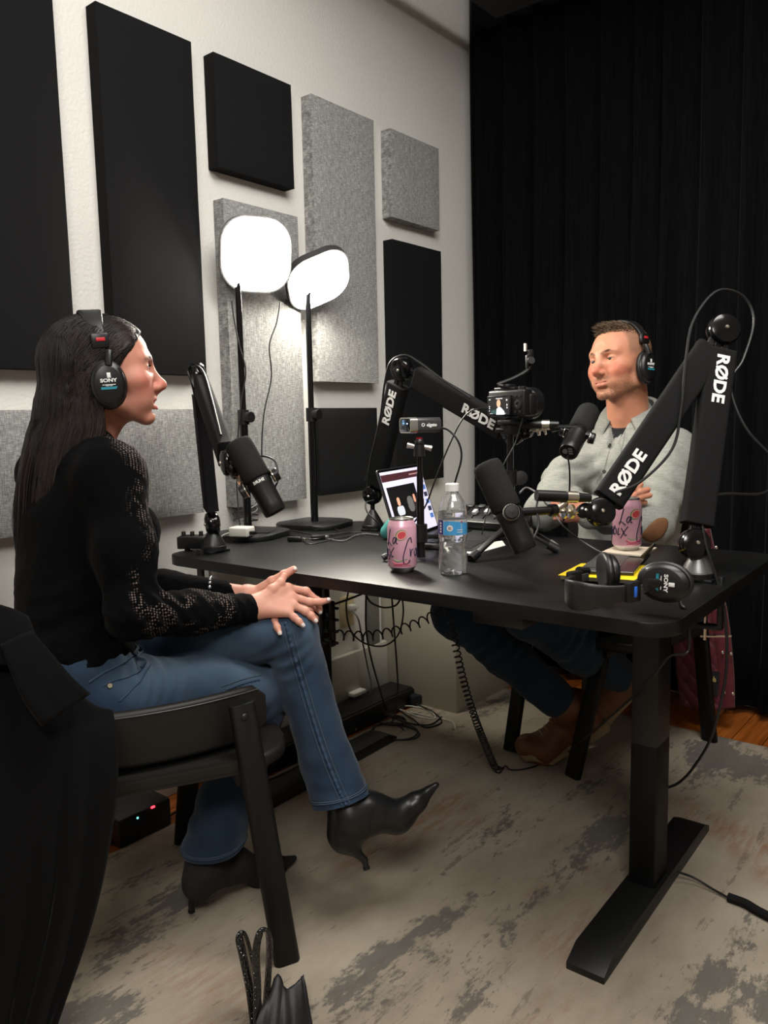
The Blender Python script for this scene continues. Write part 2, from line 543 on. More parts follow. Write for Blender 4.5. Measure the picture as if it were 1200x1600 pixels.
# wooden floor: a base slab with one board per strip
def wood_floor():
    m, nt, b = _nt('orange varnished floor wood')
    tc = N(nt, 'ShaderNodeTexCoord'); mp = N(nt, 'ShaderNodeMapping'); mp.inputs['Scale'].default_value = (14, 1.2, 14)
    oi = N(nt, 'ShaderNodeObjectInfo')
    ad = N(nt, 'ShaderNodeVectorMath', operation='ADD')
    nt.links.new(tc.outputs['Object'], ad.inputs[0]); nt.links.new(oi.outputs['Random'], ad.inputs[1])
    nt.links.new(ad.outputs[0], mp.inputs['Vector'])
    nz = N(nt, 'ShaderNodeTexNoise'); set_in(nz, Scale=3.0, Detail=6.0, Distortion=0.8)
    nt.links.new(mp.outputs[0], nz.inputs['Vector'])
    cr = ramp(nt, [(0.25, srgb(110, 56, 20)), (0.55, srgb(160, 88, 34)), (0.8, srgb(184, 112, 52))])
    nt.links.new(nz.outputs['Fac'], cr.inputs[0]); nt.links.new(cr.outputs[0], b.inputs['Base Color'])
    b.inputs['Roughness'].default_value = 0.3
    bp = N(nt, 'ShaderNodeBump'); set_in(bp, Strength=0.12, Distance=0.001)
    nt.links.new(nz.outputs['Fac'], bp.inputs['Height']); nt.links.new(bp.outputs[0], b.inputs['Normal'])
    return m
M_floor = wood_floor()
floor = struct('floor', MB().box((0.15, 0.6, -0.06), (4.4, 5.0, 0.096)), M_floor, smooth=False)
_bw = 0.092
_board = MB().box((0, 0, 0), (_bw-0.0025, 4.78, 0.012), bevel=0.0015, seg=1).obj('floorboard', M_floor, floor)
_board.matrix_parent_inverse = Matrix.Identity(4)
_board.location = (WX+_bw/2, 0.6, -0.006)
for i in range(1, 45):
    c = _board.copy(); COL.objects.link(c); c.location = (WX+_bw*(i+0.5), 0.6, -0.006)

# deep painted base along the wall with its ledge, and a boxed-in duct by the curtain
M_base = mat('painted base board', srgb(176, 173, 162), 0.5, var=0.03, scale=4, bump=0.1)
struct('baseboard_left', MB().box((WX+0.014, 0.75, 0.115), (0.028, 4.4, 0.23), bevel=0.006), M_base)
struct('trim_1', MB().box((-1.735, 2.575, 0.345), (0.35, 0.58, 0.69), bevel=0.006), mat('cream painted duct boxing', srgb(176, 171, 154), 0.5, var=0.03, scale=3, bump=0.12))
struct('trim_2', MB().box((WX+0.012, 2.225, 0.47), (0.024, 0.05, 0.48), bevel=0.003), mat('grey wall strip', srgb(120, 118, 110), 0.5, var=0.03))  # narrow grey upright strip on the wall

# dark soffit panel at the ceiling in front of the curtain
M_soffit = mat('charcoal ceiling felt', (0.016, 0.017, 0.021), 0.9, bump=0.3, scale=500, var=0.1)
cp = AZ(775, 30, 2.585)
cl_ = thing('acoustic_ceiling_panel', 'dark charcoal acoustic panel hung below the ceiling just before the black curtain', 'acoustic panel', (cp.x+0.61, cp.y-0.61, 2.615))
MB().box((cp.x+0.61, cp.y-0.61, 2.615), (1.22, 1.22, 0.06), bevel=0.004).obj('panel_board', M_soffit, cl_)
for hx_ in (0.1, 1.12):
    for hy_ in (0.1, 1.12): MB().cyl((cp.x+hx_, cp.y-hy_, 2.64), (cp.x+hx_, cp.y-hy_, 2.852), 0.003, seg=8).obj('hanger_rod', M_chrome, cl_)

# ------------------------------------------------------------------ acoustic panels on the wall
def fabric_grey():
    m, nt, b = _nt('grey heather panel cloth')
    tc = N(nt, 'ShaderNodeTexCoord')
    out = []
    for sc, seed in (((60, 55, 520), 0.0), ((60, 520, 55), 7.3)):
        mp = N(nt, 'ShaderNodeMapping'); mp.inputs['Scale'].default_value = sc; mp.inputs['Location'].default_value = (seed, seed, seed)
        nz = N(nt, 'ShaderNodeTexNoise'); set_in(nz, Scale=1.0, Detail=3.0, Roughness=0.65)
        nt.links.new(tc.outputs['Object'], mp.inputs['Vector']); nt.links.new(mp.outputs[0], nz.inputs['Vector']); out.append(nz)
    mx = N(nt, 'ShaderNodeMath', operation='ADD'); nt.links.new(out[0].outputs['Fac'], mx.inputs[0]); nt.links.new(out[1].outputs['Fac'], mx.inputs[1])
    md = N(nt, 'ShaderNodeMath', operation='MULTIPLY'); md.inputs[1].default_value = 0.5; nt.links.new(mx.outputs[0], md.inputs[0])
    cr = ramp(nt, [(0.34, srgb(98, 98, 97)), (0.5, srgb(146, 146, 144)), (0.66, srgb(196, 196, 193))])
    nt.links.new(md.outputs[0], cr.inputs[0]); nt.links.new(cr.outputs[0], b.inputs['Base Color'])
    bp = N(nt, 'ShaderNodeBump'); set_in(bp, Strength=0.4, Distance=0.001)
    nt.links.new(md.outputs[0], bp.inputs['Height']); nt.links.new(bp.outputs[0], b.inputs['Normal'])
    b.inputs['Roughness'].default_value = 0.95; b.inputs['Specular IOR Level'].default_value = 0.15
    return m
M_pgrey = fabric_grey()
M_pblack = mat('black panel cloth', (0.0085, 0.0085, 0.0092), 0.95, bump=0.35, scale=900, var=0.25, spec=0.15, dist=0.0008)
def panel(y0, y1, z0, z1, m, label, group=None):
    T = 0.05; nn = 0
    cy, cz = (y0+y1)/2, (z0+z1)/2
    b = MB()
    w, h = y1-y0, z1-z0
    # slightly pillowed front with a soft chamfer
    ny, nz = 9, 17
    def fn(i, j):
        u, v = i/(ny-1), j/(nz-1)
        e = min(u, 1-u)*w; e2 = min(v, 1-v)*h
        x = T - 0.0045*math.exp(-min(e, e2)/0.006) - 0.0012*mnoise.noise(Vector((u*w*9+y0*5, v*h*9, z0*3)))
        return Vector((x, (u-0.5)*w, (v-0.5)*h))
    us = ny
    b.grid(fn, ny, nz)
    # sides
    ring = [fn(i, 0) for i in range(ny)] + [fn(ny-1, j) for j in range(1, nz)] + [fn(i, nz-1) for i in range(ny-2, -1, -1)] + [fn(0, j) for j in range(nz-2, 0, -1)]
    n = len(ring)
    b._add(ring + [Vector((0.0015, p.y, p.z)) for p in ring], [(i, (i+1) % n, n+(i+1) % n, n+i) for i in range(n)])
    o = b.obj('acoustic_panel', m, angle=40)
    o.location = (WX, cy, cz)
    return tag(o, label, 'acoustic panel', group)
panel(0.752, 1.062, 1.217, 2.129, M_pblack, 'tall black cloth panel cut off by the photo edge, highest behind the woman\'s hair', 'wall panels')
panel(1.176, 1.466, 1.217, 2.129, M_pblack, 'tall black cloth acoustic panel above the woman\'s face', 'wall panels')
panel(1.543, 1.848, 1.815, 2.129, M_pblack, 'small square black acoustic panel above the lit round-cornered lamp', 'wall panels')
panel(1.555, 1.858, 0.822, 1.731, M_pgrey, 'tall grey heather panel directly behind the two lamp poles', 'wall panels')
panel(1.936, 2.250, 1.211, 2.129, M_pgrey, 'tall grey heather panel hanging above a black square, right of the lamps', 'wall panels')
panel(2.345, 2.647, 1.818, 2.128, M_pgrey, 'small square grey heather panel nearest the black curtain', 'wall panels')
panel(2.345, 2.655, 0.836, 1.739, M_pblack, 'tall black cloth panel behind the laptop and boom arm', 'wall panels')
panel(1.925, 2.234, 0.825, 1.122, M_pblack, 'square black panel low on the wall beside the second lamp pole', 'wall panels')
panel(0.815, 1.434, 0.820, 1.120, M_pgrey, 'wide low grey heather panel behind the woman\'s shoulders', 'wall panels')

# ------------------------------------------------------------------ curtain
def velvet():
    m, nt, b = _nt('black velvet')
    tc = N(nt, 'ShaderNodeTexCoord'); mp = N(nt, 'ShaderNodeMapping'); mp.inputs['Scale'].default_value = (40, 40, 2.0)
    nz = N(nt, 'ShaderNodeTexNoise'); set_in(nz, Scale=4.0, Detail=4.0)
    nt.links.new(tc.outputs['Object'], mp.inputs['Vector']); nt.links.new(mp.outputs[0], nz.inputs['Vector'])
    cr = ramp(nt, [(0.3, (0.0022, 0.0022, 0.0026)), (0.7, (0.0046, 0.0046, 0.0052))])
    nt.links.new(nz.outputs['Fac'], cr.inputs[0]); nt.links.new(cr.outputs[0], b.inputs['Base Color'])
    b.inputs['Roughness'].default_value = 0.95; b.inputs['Specular IOR Level'].default_value = 0.06
    b.inputs['Sheen Weight'].default_value = 0.06; b.inputs['Sheen Roughness'].default_value = 0.35; b.inputs['Sheen Tint'].default_value = (0.55, 0.57, 0.6, 1)
    return m
M_velvet = velvet()
def curtain(x0, x1, yc, z0, z1, pitch, amp, seed, label):
    r = random.Random(seed)
    # irregular fold positions
    xs = [x0]
    while xs[-1] < x1: xs.append(xs[-1] + pitch*r.uniform(0.75, 1.25))
    n = 10
    prof = []
    for k in range(len(xs)-1):
        a, b_ = xs[k], xs[k+1]; A = amp*r.uniform(0.7, 1.2)
        for i in range(n):
            t = i/n
            # steep on one flank, a broad face on the other
            s = t**1.5
            prof.append((a+(b_-a)*(t+0.10*math.sin(2*math.pi*t)), A*math.cos(2*math.pi*s)))
    prof.append((xs[-1], amp))
    nz = 14
    b = MB()
    def fn(i, j):
        x, o = prof[i]; t = j/(nz-1)
        sway = 0.012*mnoise.noise(Vector((x*4, t*2.2, seed)))
        k = 0.8+0.25*mnoise.noise(Vector((x*3, t*1.5, seed+9)))
        return Vector((x+sway, yc+o*k, z0+(z1-z0)*t))
    b.grid(fn, len(prof), nz)
    o = b.obj('curtain', M_velvet, angle=None)
    sm = o.modifiers.new('cloth thickness', 'SOLIDIFY'); sm.thickness = 0.004
    return tag(o, label, 'curtain')
curtain(-1.885, -0.62, 2.885, 0.035, 2.84, 0.135, 0.034, 3, 'floor length black velvet curtain hanging in folds behind the man')
curtain(-0.66, 1.3, 2.86, 0.025, 2.84, 0.16, 0.036, 8, 'black velvet curtain overlapping at the far right, hem above bare wood floor')

# ------------------------------------------------------------------ rug
def rug_mat():
    m, nt, b = _nt('distressed rug pile')
    tc = N(nt, 'ShaderNodeTexCoord')
    def noise(scale, stretch, detail=5.0, rough=0.6, loc=(0, 0, 0), dist=0.0):
        mp = N(nt, 'ShaderNodeMapping'); mp.inputs['Scale'].default_value = stretch; mp.inputs['Location'].default_value = loc
        nz = N(nt, 'ShaderNodeTexNoise'); set_in(nz, Scale=scale, Detail=detail, Roughness=rough, Distortion=dist)
        nt.links.new(tc.outputs['Object'], mp.inputs['Vector']); nt.links.new(mp.outputs[0], nz.inputs['Vector']); return nz.outputs['Fac']
    def math_(op, a, b_=None, v=None):
        n = N(nt, 'ShaderNodeMath', operation=op); nt.links.new(a, n.inputs[0])
        if b_ is not None: nt.links.new(b_, n.inputs[1])
        elif v is not None: n.inputs[1].default_value = v
        return n.outputs[0]
    def mix(fac, a, b_):
        n = N(nt, 'ShaderNodeMixRGB')
        nt.links.new(fac, n.inputs[0])
        for s, v in ((1, a), (2, b_)):
            if isinstance(v, tuple): n.inputs[s].default_value = c4(v)
            else: nt.links.new(v, n.inputs[s])
        return n.outputs[0]
    base = ramp(nt, [(0.30, srgb(124, 114, 101)), (0.50, srgb(152, 141, 125)), (0.72, srgb(170, 160, 144))])
    nt.links.new(noise(2.6, (1.6, 0.8, 1), 6), base.inputs[0])
    # rust streaks running with the weave
    ru = ramp(nt, [(0.56, (0, 0, 0)), (0.70, (1, 1, 1))]); nt.links.new(noise(2.2, (2.2, 0.7, 1), 7, 0.68, (3, 1, 0), 0.4), ru.inputs[0])
    fine = ramp(nt, [(0.40, (0, 0, 0)), (0.62, (1, 1, 1))]); nt.links.new(noise(26, (2.4, 0.45, 1), 4, 0.7), fine.inputs[0])
    at2 = N(nt, 'ShaderNodeAttribute', attribute_name='Col'); sp2 = N(nt, 'ShaderNodeSeparateColor'); nt.links.new(at2.outputs['Color'], sp2.inputs[0])
    ru_ = N(nt, 'ShaderNodeMath', operation='MAXIMUM'); nt.links.new(ru.outputs[0], ru_.inputs[0]); nt.links.new(sp2.outputs[1], ru_.inputs[1])
    rf = math_('MULTIPLY', math_('MULTIPLY', ru_.outputs[0], fine.outputs[0]), v=0.95)
    c = mix(rf, base.outputs[0], srgb(138, 104, 82))
    # charcoal patches with ragged, speckled edges
    big = noise(1.35, (2.6, 0.75, 1), 7, 0.66, (0.6, 4.2, 0), 0.5)
    spk = noise(42, (1.3, 0.55, 1), 4, 0.75)
    at = N(nt, 'ShaderNodeAttribute', attribute_name='Col'); sp = N(nt, 'ShaderNodeSeparateColor'); nt.links.new(at.outputs['Color'], sp.inputs[0])
    big = math_('ADD', math_('SUBTRACT', big, v=0.035), math_('MULTIPLY', sp.outputs[0], v=0.135))
    s = math_('ADD', big, math_('MULTIPLY', math_('SUBTRACT', spk, v=0.5), v=0.42))
    dk = ramp(nt, [(0.545, (0, 0, 0)), (0.60, (1, 1, 1))]); nt.links.new(s, dk.inputs[0])
    c = mix(math_('MULTIPLY', dk.outputs[0], v=0.76), c, srgb(84, 82, 80))
    # thin threads of dark wear
    th = noise(3.0, (6.5, 0.5, 1), 6, 0.7, (9, 0, 0), 0.3)
    s2 = math_('ADD', th, math_('MULTIPLY', math_('SUBTRACT', spk, v=0.5), v=0.5))
    t2 = ramp(nt, [(0.60, (0, 0, 0)), (0.66, (1, 1, 1))]); nt.links.new(s2, t2.inputs[0])
    c = mix(math_('MULTIPLY', t2.outputs[0], v=0.6), c, srgb(100, 92, 84))
    nt.links.new(c, b.inputs['Base Color'])
    b.inputs['Roughness'].default_value = 0.95; b.inputs['Specular IOR Level'].default_value = 0.1
    bp = N(nt, 'ShaderNodeBump'); set_in(bp, Strength=0.45, Distance=0.003)
    pile = math_('ADD', noise(260, (1, 0.5, 1), 2), math_('MULTIPLY', spk, v=0.5))
    nt.links.new(pile, bp.inputs['Height']); nt.links.new(bp.outputs[0], b.inputs['Normal'])
    return m
rx0, rx1, ry0, ry1 = -1.745, 1.3, -0.9, 2.645
rg_nx, rg_ny = 123, 143
_g = MB()
def _rug(i, j):
    u, v = i/(rg_nx-1), j/(rg_ny-1); e = min(u*(rx1-rx0), (1-u)*(rx1-rx0), v*(ry1-ry0), (1-v)*(ry1-ry0))
    return Vector((rx0+(rx1-rx0)*u, ry0+(ry1-ry0+0.03*u)*v, 0.0005 if i in (0, rg_nx-1) or j in (0, rg_ny-1) else 0.0095))
_g.grid(_rug, rg_nx, rg_ny)
_g._add([Vector((rx0, ry0, 0.0004)), Vector((rx1, ry0, 0.0004)), Vector((rx1, ry1+0.03, 0.0004)), Vector((rx0, ry1, 0.0004))], [(3, 2, 1, 0)])
rug = _g.obj('rug', rug_mat(), angle=60)
# where the woven charcoal and rust streaks lie on this rug
rv = np.array([tuple(v_.co) for v_ in rug.data.vertices])
def _streak(lines):
    m_ = np.zeros(len(rv))
    for (p0, p1, w_, a_) in lines:
        A_, B_ = (np.array(AZ(*q, 0.0095))[:2] for q in (p0, p1)); d_ = B_-A_
        t_ = np.clip(((rv[:, :2]-A_) @ d_)/(d_ @ d_), 0, 1); dist_ = np.sqrt(((rv[:, :2]-A_-t_[:, None]*d_)**2).sum(1)); m_ = np.maximum(m_, a_*np.exp(-(dist_/w_)**2))
    return m_
dark_ = _streak([((960, 1290), (880, 1375), 0.055, 1.0), ((880, 1375), (790, 1465), 0.045, 0.9), ((1090, 1165), (1230, 1225), 0.09, 1.0), ((700, 1375), (640, 1440), 0.05, 0.8), ((610, 1480), (540, 1560), 0.05, 0.9),
    ((1030, 1500), (1220, 1560), 0.06, 0.9), ((980, 1590), (1100, 1600), 0.06, 0.8), ((90, 1600), (200, 1570), 0.05, 1.0), ((250, 1390), (300, 1410), 0.05, 0.7), ((1060, 1170), (1000, 1150), 0.06, 0.7), ((830, 1500), (740, 1590), 0.04, 0.8), ((900, 1240), (960, 1200), 0.04, 0.5)])
rust_ = _streak([((1050, 1255), (1230, 1340), 0.05, 1.0), ((560, 1340), (720, 1250), 0.07, 0.9), ((640, 1290), (820, 1280), 0.05, 0.6), ((480, 1250), (560, 1200), 0.06, 0.7), ((880, 1480), (960, 1420), 0.06, 0.6), ((260, 1500), (380, 1560), 0.06, 0.6), ((1100, 1280), (1230, 1390), 0.03, 0.8)])
_ca = rug.data.color_attributes.new('Col', 'FLOAT_COLOR', 'POINT')
_ca.data.foreach_set('color', np.stack([dark_, rust_, dark_*0, dark_*0+1], 1).astype(np.float32).ravel())
tag(rug, 'large worn-look area rug in cream, grey and rust under desk and chairs', 'rug')
# ================================================================== standing desk
DZ = 0.735            # height of the desk top
DA = math.radians(1.6)
RZ = 0.0095           # rug surface
def desk_top_mat():
    m, nt, b = _nt('black desk laminate')
    tc = N(nt, 'ShaderNodeTexCoord')
    nz = N(nt, 'ShaderNodeTexNoise'); set_in(nz, Scale=420.0, Detail=2.0)
    n2 = N(nt, 'ShaderNodeTexNoise'); set_in(n2, Scale=5.0, Detail=4.0)
    for n in (nz, n2): nt.links.new(tc.outputs['Object'], n.inputs['Vector'])
    rr_ = ramp(nt, [(0.3, (0.36, 0.36, 0.36)), (0.7, (0.46, 0.46, 0.46))]); nt.links.new(n2.outputs['Fac'], rr_.inputs[0])
    nt.links.new(rr_.outputs[0], b.inputs['Roughness'])
    b.inputs['Specular IOR Level'].default_value = 0.36
    b.inputs['Base Color'].default_value = (0.0042, 0.0042, 0.0043, 1)
    bp = N(nt, 'ShaderNodeBump'); set_in(bp, Strength=0.12, Distance=0.0004)
    nt.links.new(nz.outputs['Fac'], bp.inputs['Height']); nt.links.new(bp.outputs[0], b.inputs['Normal'])
    return m
M_desk = desk_top_mat()
M_deskleg = mat('black desk steel', (0.0055, 0.0055, 0.0055), 0.45, bump=0.18, scale=1100, dist=0.0004)
DL, DD = 1.335, 0.80
_nr = Vector((-0.437, 1.258, 0))
ex = Vector((math.cos(DA), math.sin(DA), 0)); ey = Vector((-math.sin(DA), math.cos(DA), 0))
dc = _nr - ex*DL/2 + ey*DD/2
desk = thing('standing_desk', 'black rectangular standing desk with rounded corners and steel column legs', 'desk', (dc.x, dc.y, RZ), rotz=DA)
def dl(u, v, z): # desk-local metres to world (u along length from centre, v depth from centre)
    p = dc + ex*u + ey*v; return Vector((p.x, p.y, z))
DR = Matrix.Rotation(DA, 3, 'Z')
MB().prism(rrect(DL, DD, 0.055, 8), 0.026, (dc.x, dc.y, DZ-0.026), DR, bevel=0.0022).obj('tabletop', M_desk, desk)
for sgn in (1, -1):
    u = sgn*(DL/2-0.165)
    v0 = -0.0
    foot = MB()
    fo = [(-0.037, -0.325), (0.037, -0.325), (0.037, 0.325), (-0.037, 0.325)]
    # long foot with sloping ends
    prof = [(-0.345, 0.0), (0.345, 0.0), (0.345, 0.014), (0.30, 0.034), (-0.30, 0.034), (-0.345, 0.014)]
    F = DR @ Matrix(((0, 0, 1), (1, 0, 0), (0, 1, 0)))
    foot.prism([(p[0], p[1]) for p in prof], 0.078, dl(u, v0, RZ) - ex*0.039, F, bevel=0.002)
    foot.obj('foot', M_deskleg, desk)
    MB().box(dl(u, v0, 0.20), (0.058, 0.086, 0.34), DR, bevel=0.004).box(dl(u, v0, 0.35), (0.058, 0.086, 0.62), DR, bevel=0.004).obj('leg_column', M_deskleg, desk)
    MB().box(dl(u, v0, 0.55), (0.046, 0.074, 0.30), DR, bevel=0.003).obj('inner_column', M_deskleg, desk)
    MB().box(dl(u, v0, DZ-0.028-0.017), (0.07, 0.56, 0.034), DR, bevel=0.004).obj('side_bracket', M_deskleg, desk)
    MB().box(dl(u-sgn*0.06, v0, DZ-0.075), (0.16, 0.13, 0.095), DR, bevel=0.006).obj('motor_housing', M_deskleg, desk)
MB().box(dl(0, 0.03, DZ-0.053), (DL-0.36, 0.05, 0.04), DR, bevel=0.003).box(dl(0, -0.03, DZ-0.053), (DL-0.36, 0.03, 0.04), DR, bevel=0.003).obj('crossbar', M_deskleg, desk)
MB().box(dl(DL/2-0.34, -DD/2+0.06, DZ-0.042), (0.11, 0.06, 0.03), DR, bevel=0.004).obj('height_switch', M_blackplastic, desk)

# ------------------------------------------------------------------ flat panel lamps on poles
M_lampface = emit_mat('glowing diffuser', (1.0, 0.94, 0.82), PANEL_LAMP)
M_lampback = mat('dark grey lamp shell', (0.06, 0.06, 0.062), 0.38, 0.3, bump=0.05, scale=500)
def panel_lamp(base, headc, normal, up, label, w=0.205, knobz=1.16, baser=0.115, cord=None, tilt=0.0):
    base = Vector(base); headc = Vector(headc); n = Vector(normal).normalized()
    t = thing('panel_lamp', label, 'lamp', (base.x, base.y, base.z), 'panel lamps on the desk')
    MB().prism(rrect(baser*2, baser*2*0.92, 0.07, 8), 0.016, base, Matrix.Rotation(0.3, 3, 'Z'), bevel=0.004).obj('base', M_blackmetal, t)
    top = Vector((base.x, base.y, headc.z-0.02))
    MB().cyl(base+Vector((0, 0, 0.012)), (base.x, base.y, knobz), 0.0125, seg=18).obj('lower_pole', M_glossblack, t)
    MB().cyl((base.x, base.y, knobz-0.01), top, 0.0095, seg=18).obj('upper_pole', M_glossblack, t)
    MB().cyl((base.x, base.y, knobz-0.022), (base.x, base.y, knobz+0.022), 0.0175, seg=20).obj('collar', M_blackplastic, t)
    kd = (CR*0.8 - CF*0.6); kd.z = 0; kd.normalize()
    MB().cyl(Vector((base.x, base.y, knobz))+kd*0.014, Vector((base.x, base.y, knobz))+kd*0.034, 0.016, seg=14).obj('clamp_knob', M_blackplastic, t)
    F = frame(n, None); upv = Vector(up); upv = (upv-n*upv.dot(n)).normalized(); xv = upv.cross(n)
    R = Matrix((xv, upv, n)).transposed()
    MB().cyl(top-Vector((0, 0, 0.02)), headc-n*0.014, 0.011, seg=14).sphere(headc-n*0.03, 0.02).obj('ball_mount', M_blackplastic, t)
    hs = MB().prism(rrect(w, w, w*0.36, 10), 0.022, headc-n*0.014, R, bevel=0.006, seg=3).obj('lamp_head', M_lampback, t)
    MB().prism(rrect(w*0.945, w*0.945, w*0.34, 10), 0.0035, headc+n*0.0078, R, bevel=0.001).obj('diffuser', M_lampface, hs)
    if cord: MB().tube(spline(cord, 8), 0.0022, 6).obj('power_cord', M_rubber, t)
    return t
b1 = AZ(388, 838, DZ); b2 = AZ(492, 822, DZ)
h1 = b1.copy(); h2 = b2.copy()
_d1 = (b1-CAM).dot(CF); _d2 = (b2-CAM).dot(CF)
hp1 = AD(400, 398, _d1-0.09); hp2 = AD(497, 436, _d2-0.11)
panel_lamp(b1, hp1, (0.86, -0.42, -0.22), (0, 0, 1), 'lit panel lamp on pole facing the camera, left of the two', w=0.215, knobz=AX(382, 652, b1.x).z, 
    cord=[AX(362, 470, b1.x), AX(366, 500, b1.x+0.005), AX(374, 540, b1.x+0.015), AX(384, 580, b1.x+0.02), AX(378, 620, b1.x+0.015), AX(372, 680, b1.x+0.012), AX(370, 760, b1.x), AZ(376, 832, DZ+0.02)])
panel_lamp(b2, hp2, (0.746, -0.085, -0.81), (0.3, 0.75, 0.6), 'lit panel lamp tipped down, lower and right of its twin', w=0.215, knobz=AX(483, 648, b2.x).z,
    cord=[AX(438, 472, b2.x), AX(432, 505, b2.x), AX(421, 540, b2.x), AX(424, 590, b2.x), AX(412, 650, b2.x), AX(409, 720, b2.x), AX(415, 770, b2.x), AZ(425, 800, DZ+0.006)])
# ================================================================== boom arms, microphones, cameras
M_sleeve = mat('black neoprene sleeve', (0.006, 0.006, 0.0065), 0.85, bump=0.3, scale=1200, spec=0.2, dist=0.0005)
M_foam = mat('charcoal microphone foam', (0.020, 0.020, 0.019), 0.95, bump=0.6, scale=420, spec=0.1, dist=0.0015, var=0.25)
M_micbody = mat('dark grey microphone enamel', (0.008, 0.008, 0.0083), 0.40, bump=0.08, scale=900, dist=0.0004)
M_cone = mat('satin grey base', (0.20, 0.20, 0.195), 0.40, 0.75, bump=0.05, scale=900, var=0.04)
M_silver = mat('silver camera metal', (0.62, 0.60, 0.56), 0.3, 0.9, var=0.04, scale=200)

def boom_arm(label, base, J0, J1, J2, cone_mat, clamp_out, texts, cable, tail_dir, drop=0.095):
    """desk-clamped microphone arm: two sleeved links and three disc joints"""
    base, J0, J1, J2 = (Vector(q) for q in (base, J0, J1, J2))
    t = thing('boom_arm', label, 'microphone arm', tuple(base), 'boom arms clamped to the desk')
    nrm = (J1-J0).cross(J2-J1).normalized()
    if nrm.dot(CAM-J1) < 0: nrm = -nrm
    # clamp over the desk edge
    out = Vector(clamp_out).normalized(); sd = out.cross(Vector((0, 0, 1)))
    F = Matrix((sd, out, Vector((0, 0, 1)))).transposed()
    c = base
    edge = c+out*0.043
    cl = MB().box(c+Vector((0, 0, 0.0035)), (0.055, 0.07, 0.007), F, bevel=0.002)
    cl.box(edge+out*0.004+Vector((0, 0, -drop/2+0.004)), (0.022, 0.010, drop+0.016), F, bevel=0.0025)
    cl.box(edge-out*0.016+Vector((0, 0, -drop)), (0.022, 0.05, 0.010), F, bevel=0.0025)
    clo = cl.obj('clamp', M_blackmetal, t)
    sc = edge-out*0.026
    MB().cyl(sc+Vector((0, 0, -drop-0.030)), sc+Vector((0, 0, -0.040)), 0.004, seg=12).cyl(sc+Vector((0, 0, -0.044)), sc+Vector((0, 0, -0.037)), 0.013, seg=18).obj('clamp_screw', M_chrome, t)
    hd = Vector(tail_dir).normalized()
    MB().cyl(sc+Vector((0, 0, -drop-0.022))-hd*0.010, sc+Vector((0, 0, -drop-0.022))+hd*0.055, 0.0028, seg=10).obj('clamp_handle', M_chrome, t)
    MB().lathe([(0.0345, 0.006), (0.0345, 0.017), (0.0330, 0.0185)], base, None, 32).obj('base_ring', M_rubber, t)
    MB().lathe([(0.0335, 0.018), (0.0330, 0.021), (0.0095, 0.062), (0.0080, 0.064), (1e-6, 0.064)], base, None, 36).obj('base_cone', cone_mat, t)
    MB().cyl(base+Vector((0, 0, 0.058)), Vector((base.x, base.y, max(J0.z-0.02, base.z+0.066))), 0.0072, seg=14).cyl((base.x, base.y, max(J0.z-0.028, base.z+0.064)), J0, 0.0068, seg=12).obj('pivot_post', M_glossblack, t)
    def disc(p, r, nm='joint_disc', w=0.030):
        F_ = frame(nrm)
        prof = [(r*0.55, -w/2-0.004), (r*0.9, -w/2), (r, -w/2+0.005), (r, -0.003), (r*0.93, -0.0025), (r*0.93, 0.0025), (r, 0.003), (r, w/2-0.005), (r*0.9, w/2), (r*0.55, w/2+0.004)]
        o = MB().lathe(prof, p, F_, 36).obj(nm, M_glossblack, t)
        MB().lathe([(0.0045, 0), (0.0045, 0.002), (0.003, 0.0042), (1e-6, 0.0046)], p+nrm*(w/2+0.0035), F_, 14).obj('bolt', M_brass, o)
        return o
    disc(J0, 0.031); disc(J1, 0.034)
    e0 = (J2-J1).normalized()
    for a, b_, lo, hi in ((J0, J1, 0.040, 0.048), (J1, J2, 0.052, 0.030)):
        d = (b_-a); L = d.length; d.normalize(); s_ = nrm.cross(d).normalized()
        rods = MB()
        for q in (-0.012, 0.012): rods.cyl(a+d*0.012+s_*q, b_-d*0.012+s_*q, 0.0038, seg=8)
        for q in (-0.008, 0.008): rods.box((a+b_)/2+s_*q, (0.010, 0.010, L-0.06), Matrix((s_, nrm, d)).transposed())
        rods.obj('link_rods', M_blackmetal, t)
        sec = rrect(0.064, 0.034, 0.008, 4)
        b = MB(); n_ = 14
        zs = [lo, lo+0.001, lo+0.006] + list(np.linspace(lo+0.03, L-hi-0.03, n_)) + [L-hi-0.006, L-hi-0.001, L-hi]
        def fn(i, j):
            z = zs[i]; k = 1.0+0.03*(1 if i in (1, len(zs)-2) else 0); q = sec[j % len(sec)]
            w = 1+0.015*mnoise.noise(Vector((z*16, q[0]*20, L*7)))
            return a+d*z+s_*q[0]*k*w+nrm*q[1]*k*w
        b.grid(fn, len(zs), len(sec)+1)
        b._add([fn(0, j) for j in range(len(sec))], [tuple(range(len(sec)))]); b._add([fn(len(zs)-1, j) for j in range(len(sec))], [tuple(range(len(sec)))])
        so = b.obj('sleeve', M_sleeve, t, angle=50)
        for (which, frac, fwd, size) in texts:
            if which != (0 if a is J0 else 1): continue
            x_ = d if fwd else -d
            y_ = nrm.cross(x_)
            Mx = Matrix((x_, y_, nrm)).transposed().to_4x4(); Mx.translation = a+d*(L*frac)+nrm*0.0177
            text_mesh('lettering', 'RØDE', size, Mx, M_whiteprint, so, bold=size*0.035, sx=1.12)
    # end joint: teardrop body with a small friction disc and thumb screw
    F_ = frame(nrm)
    s_ = Vector(e0)
    td = Vector(tail_dir).normalized() if False else None
    o = disc(J2, 0.030, 'end_joint', 0.026)
    if cable:
        MB().tube(spline(cable, 8), 0.0030, 8).obj('cable', M_rubber, t)
    return t, nrm, e0

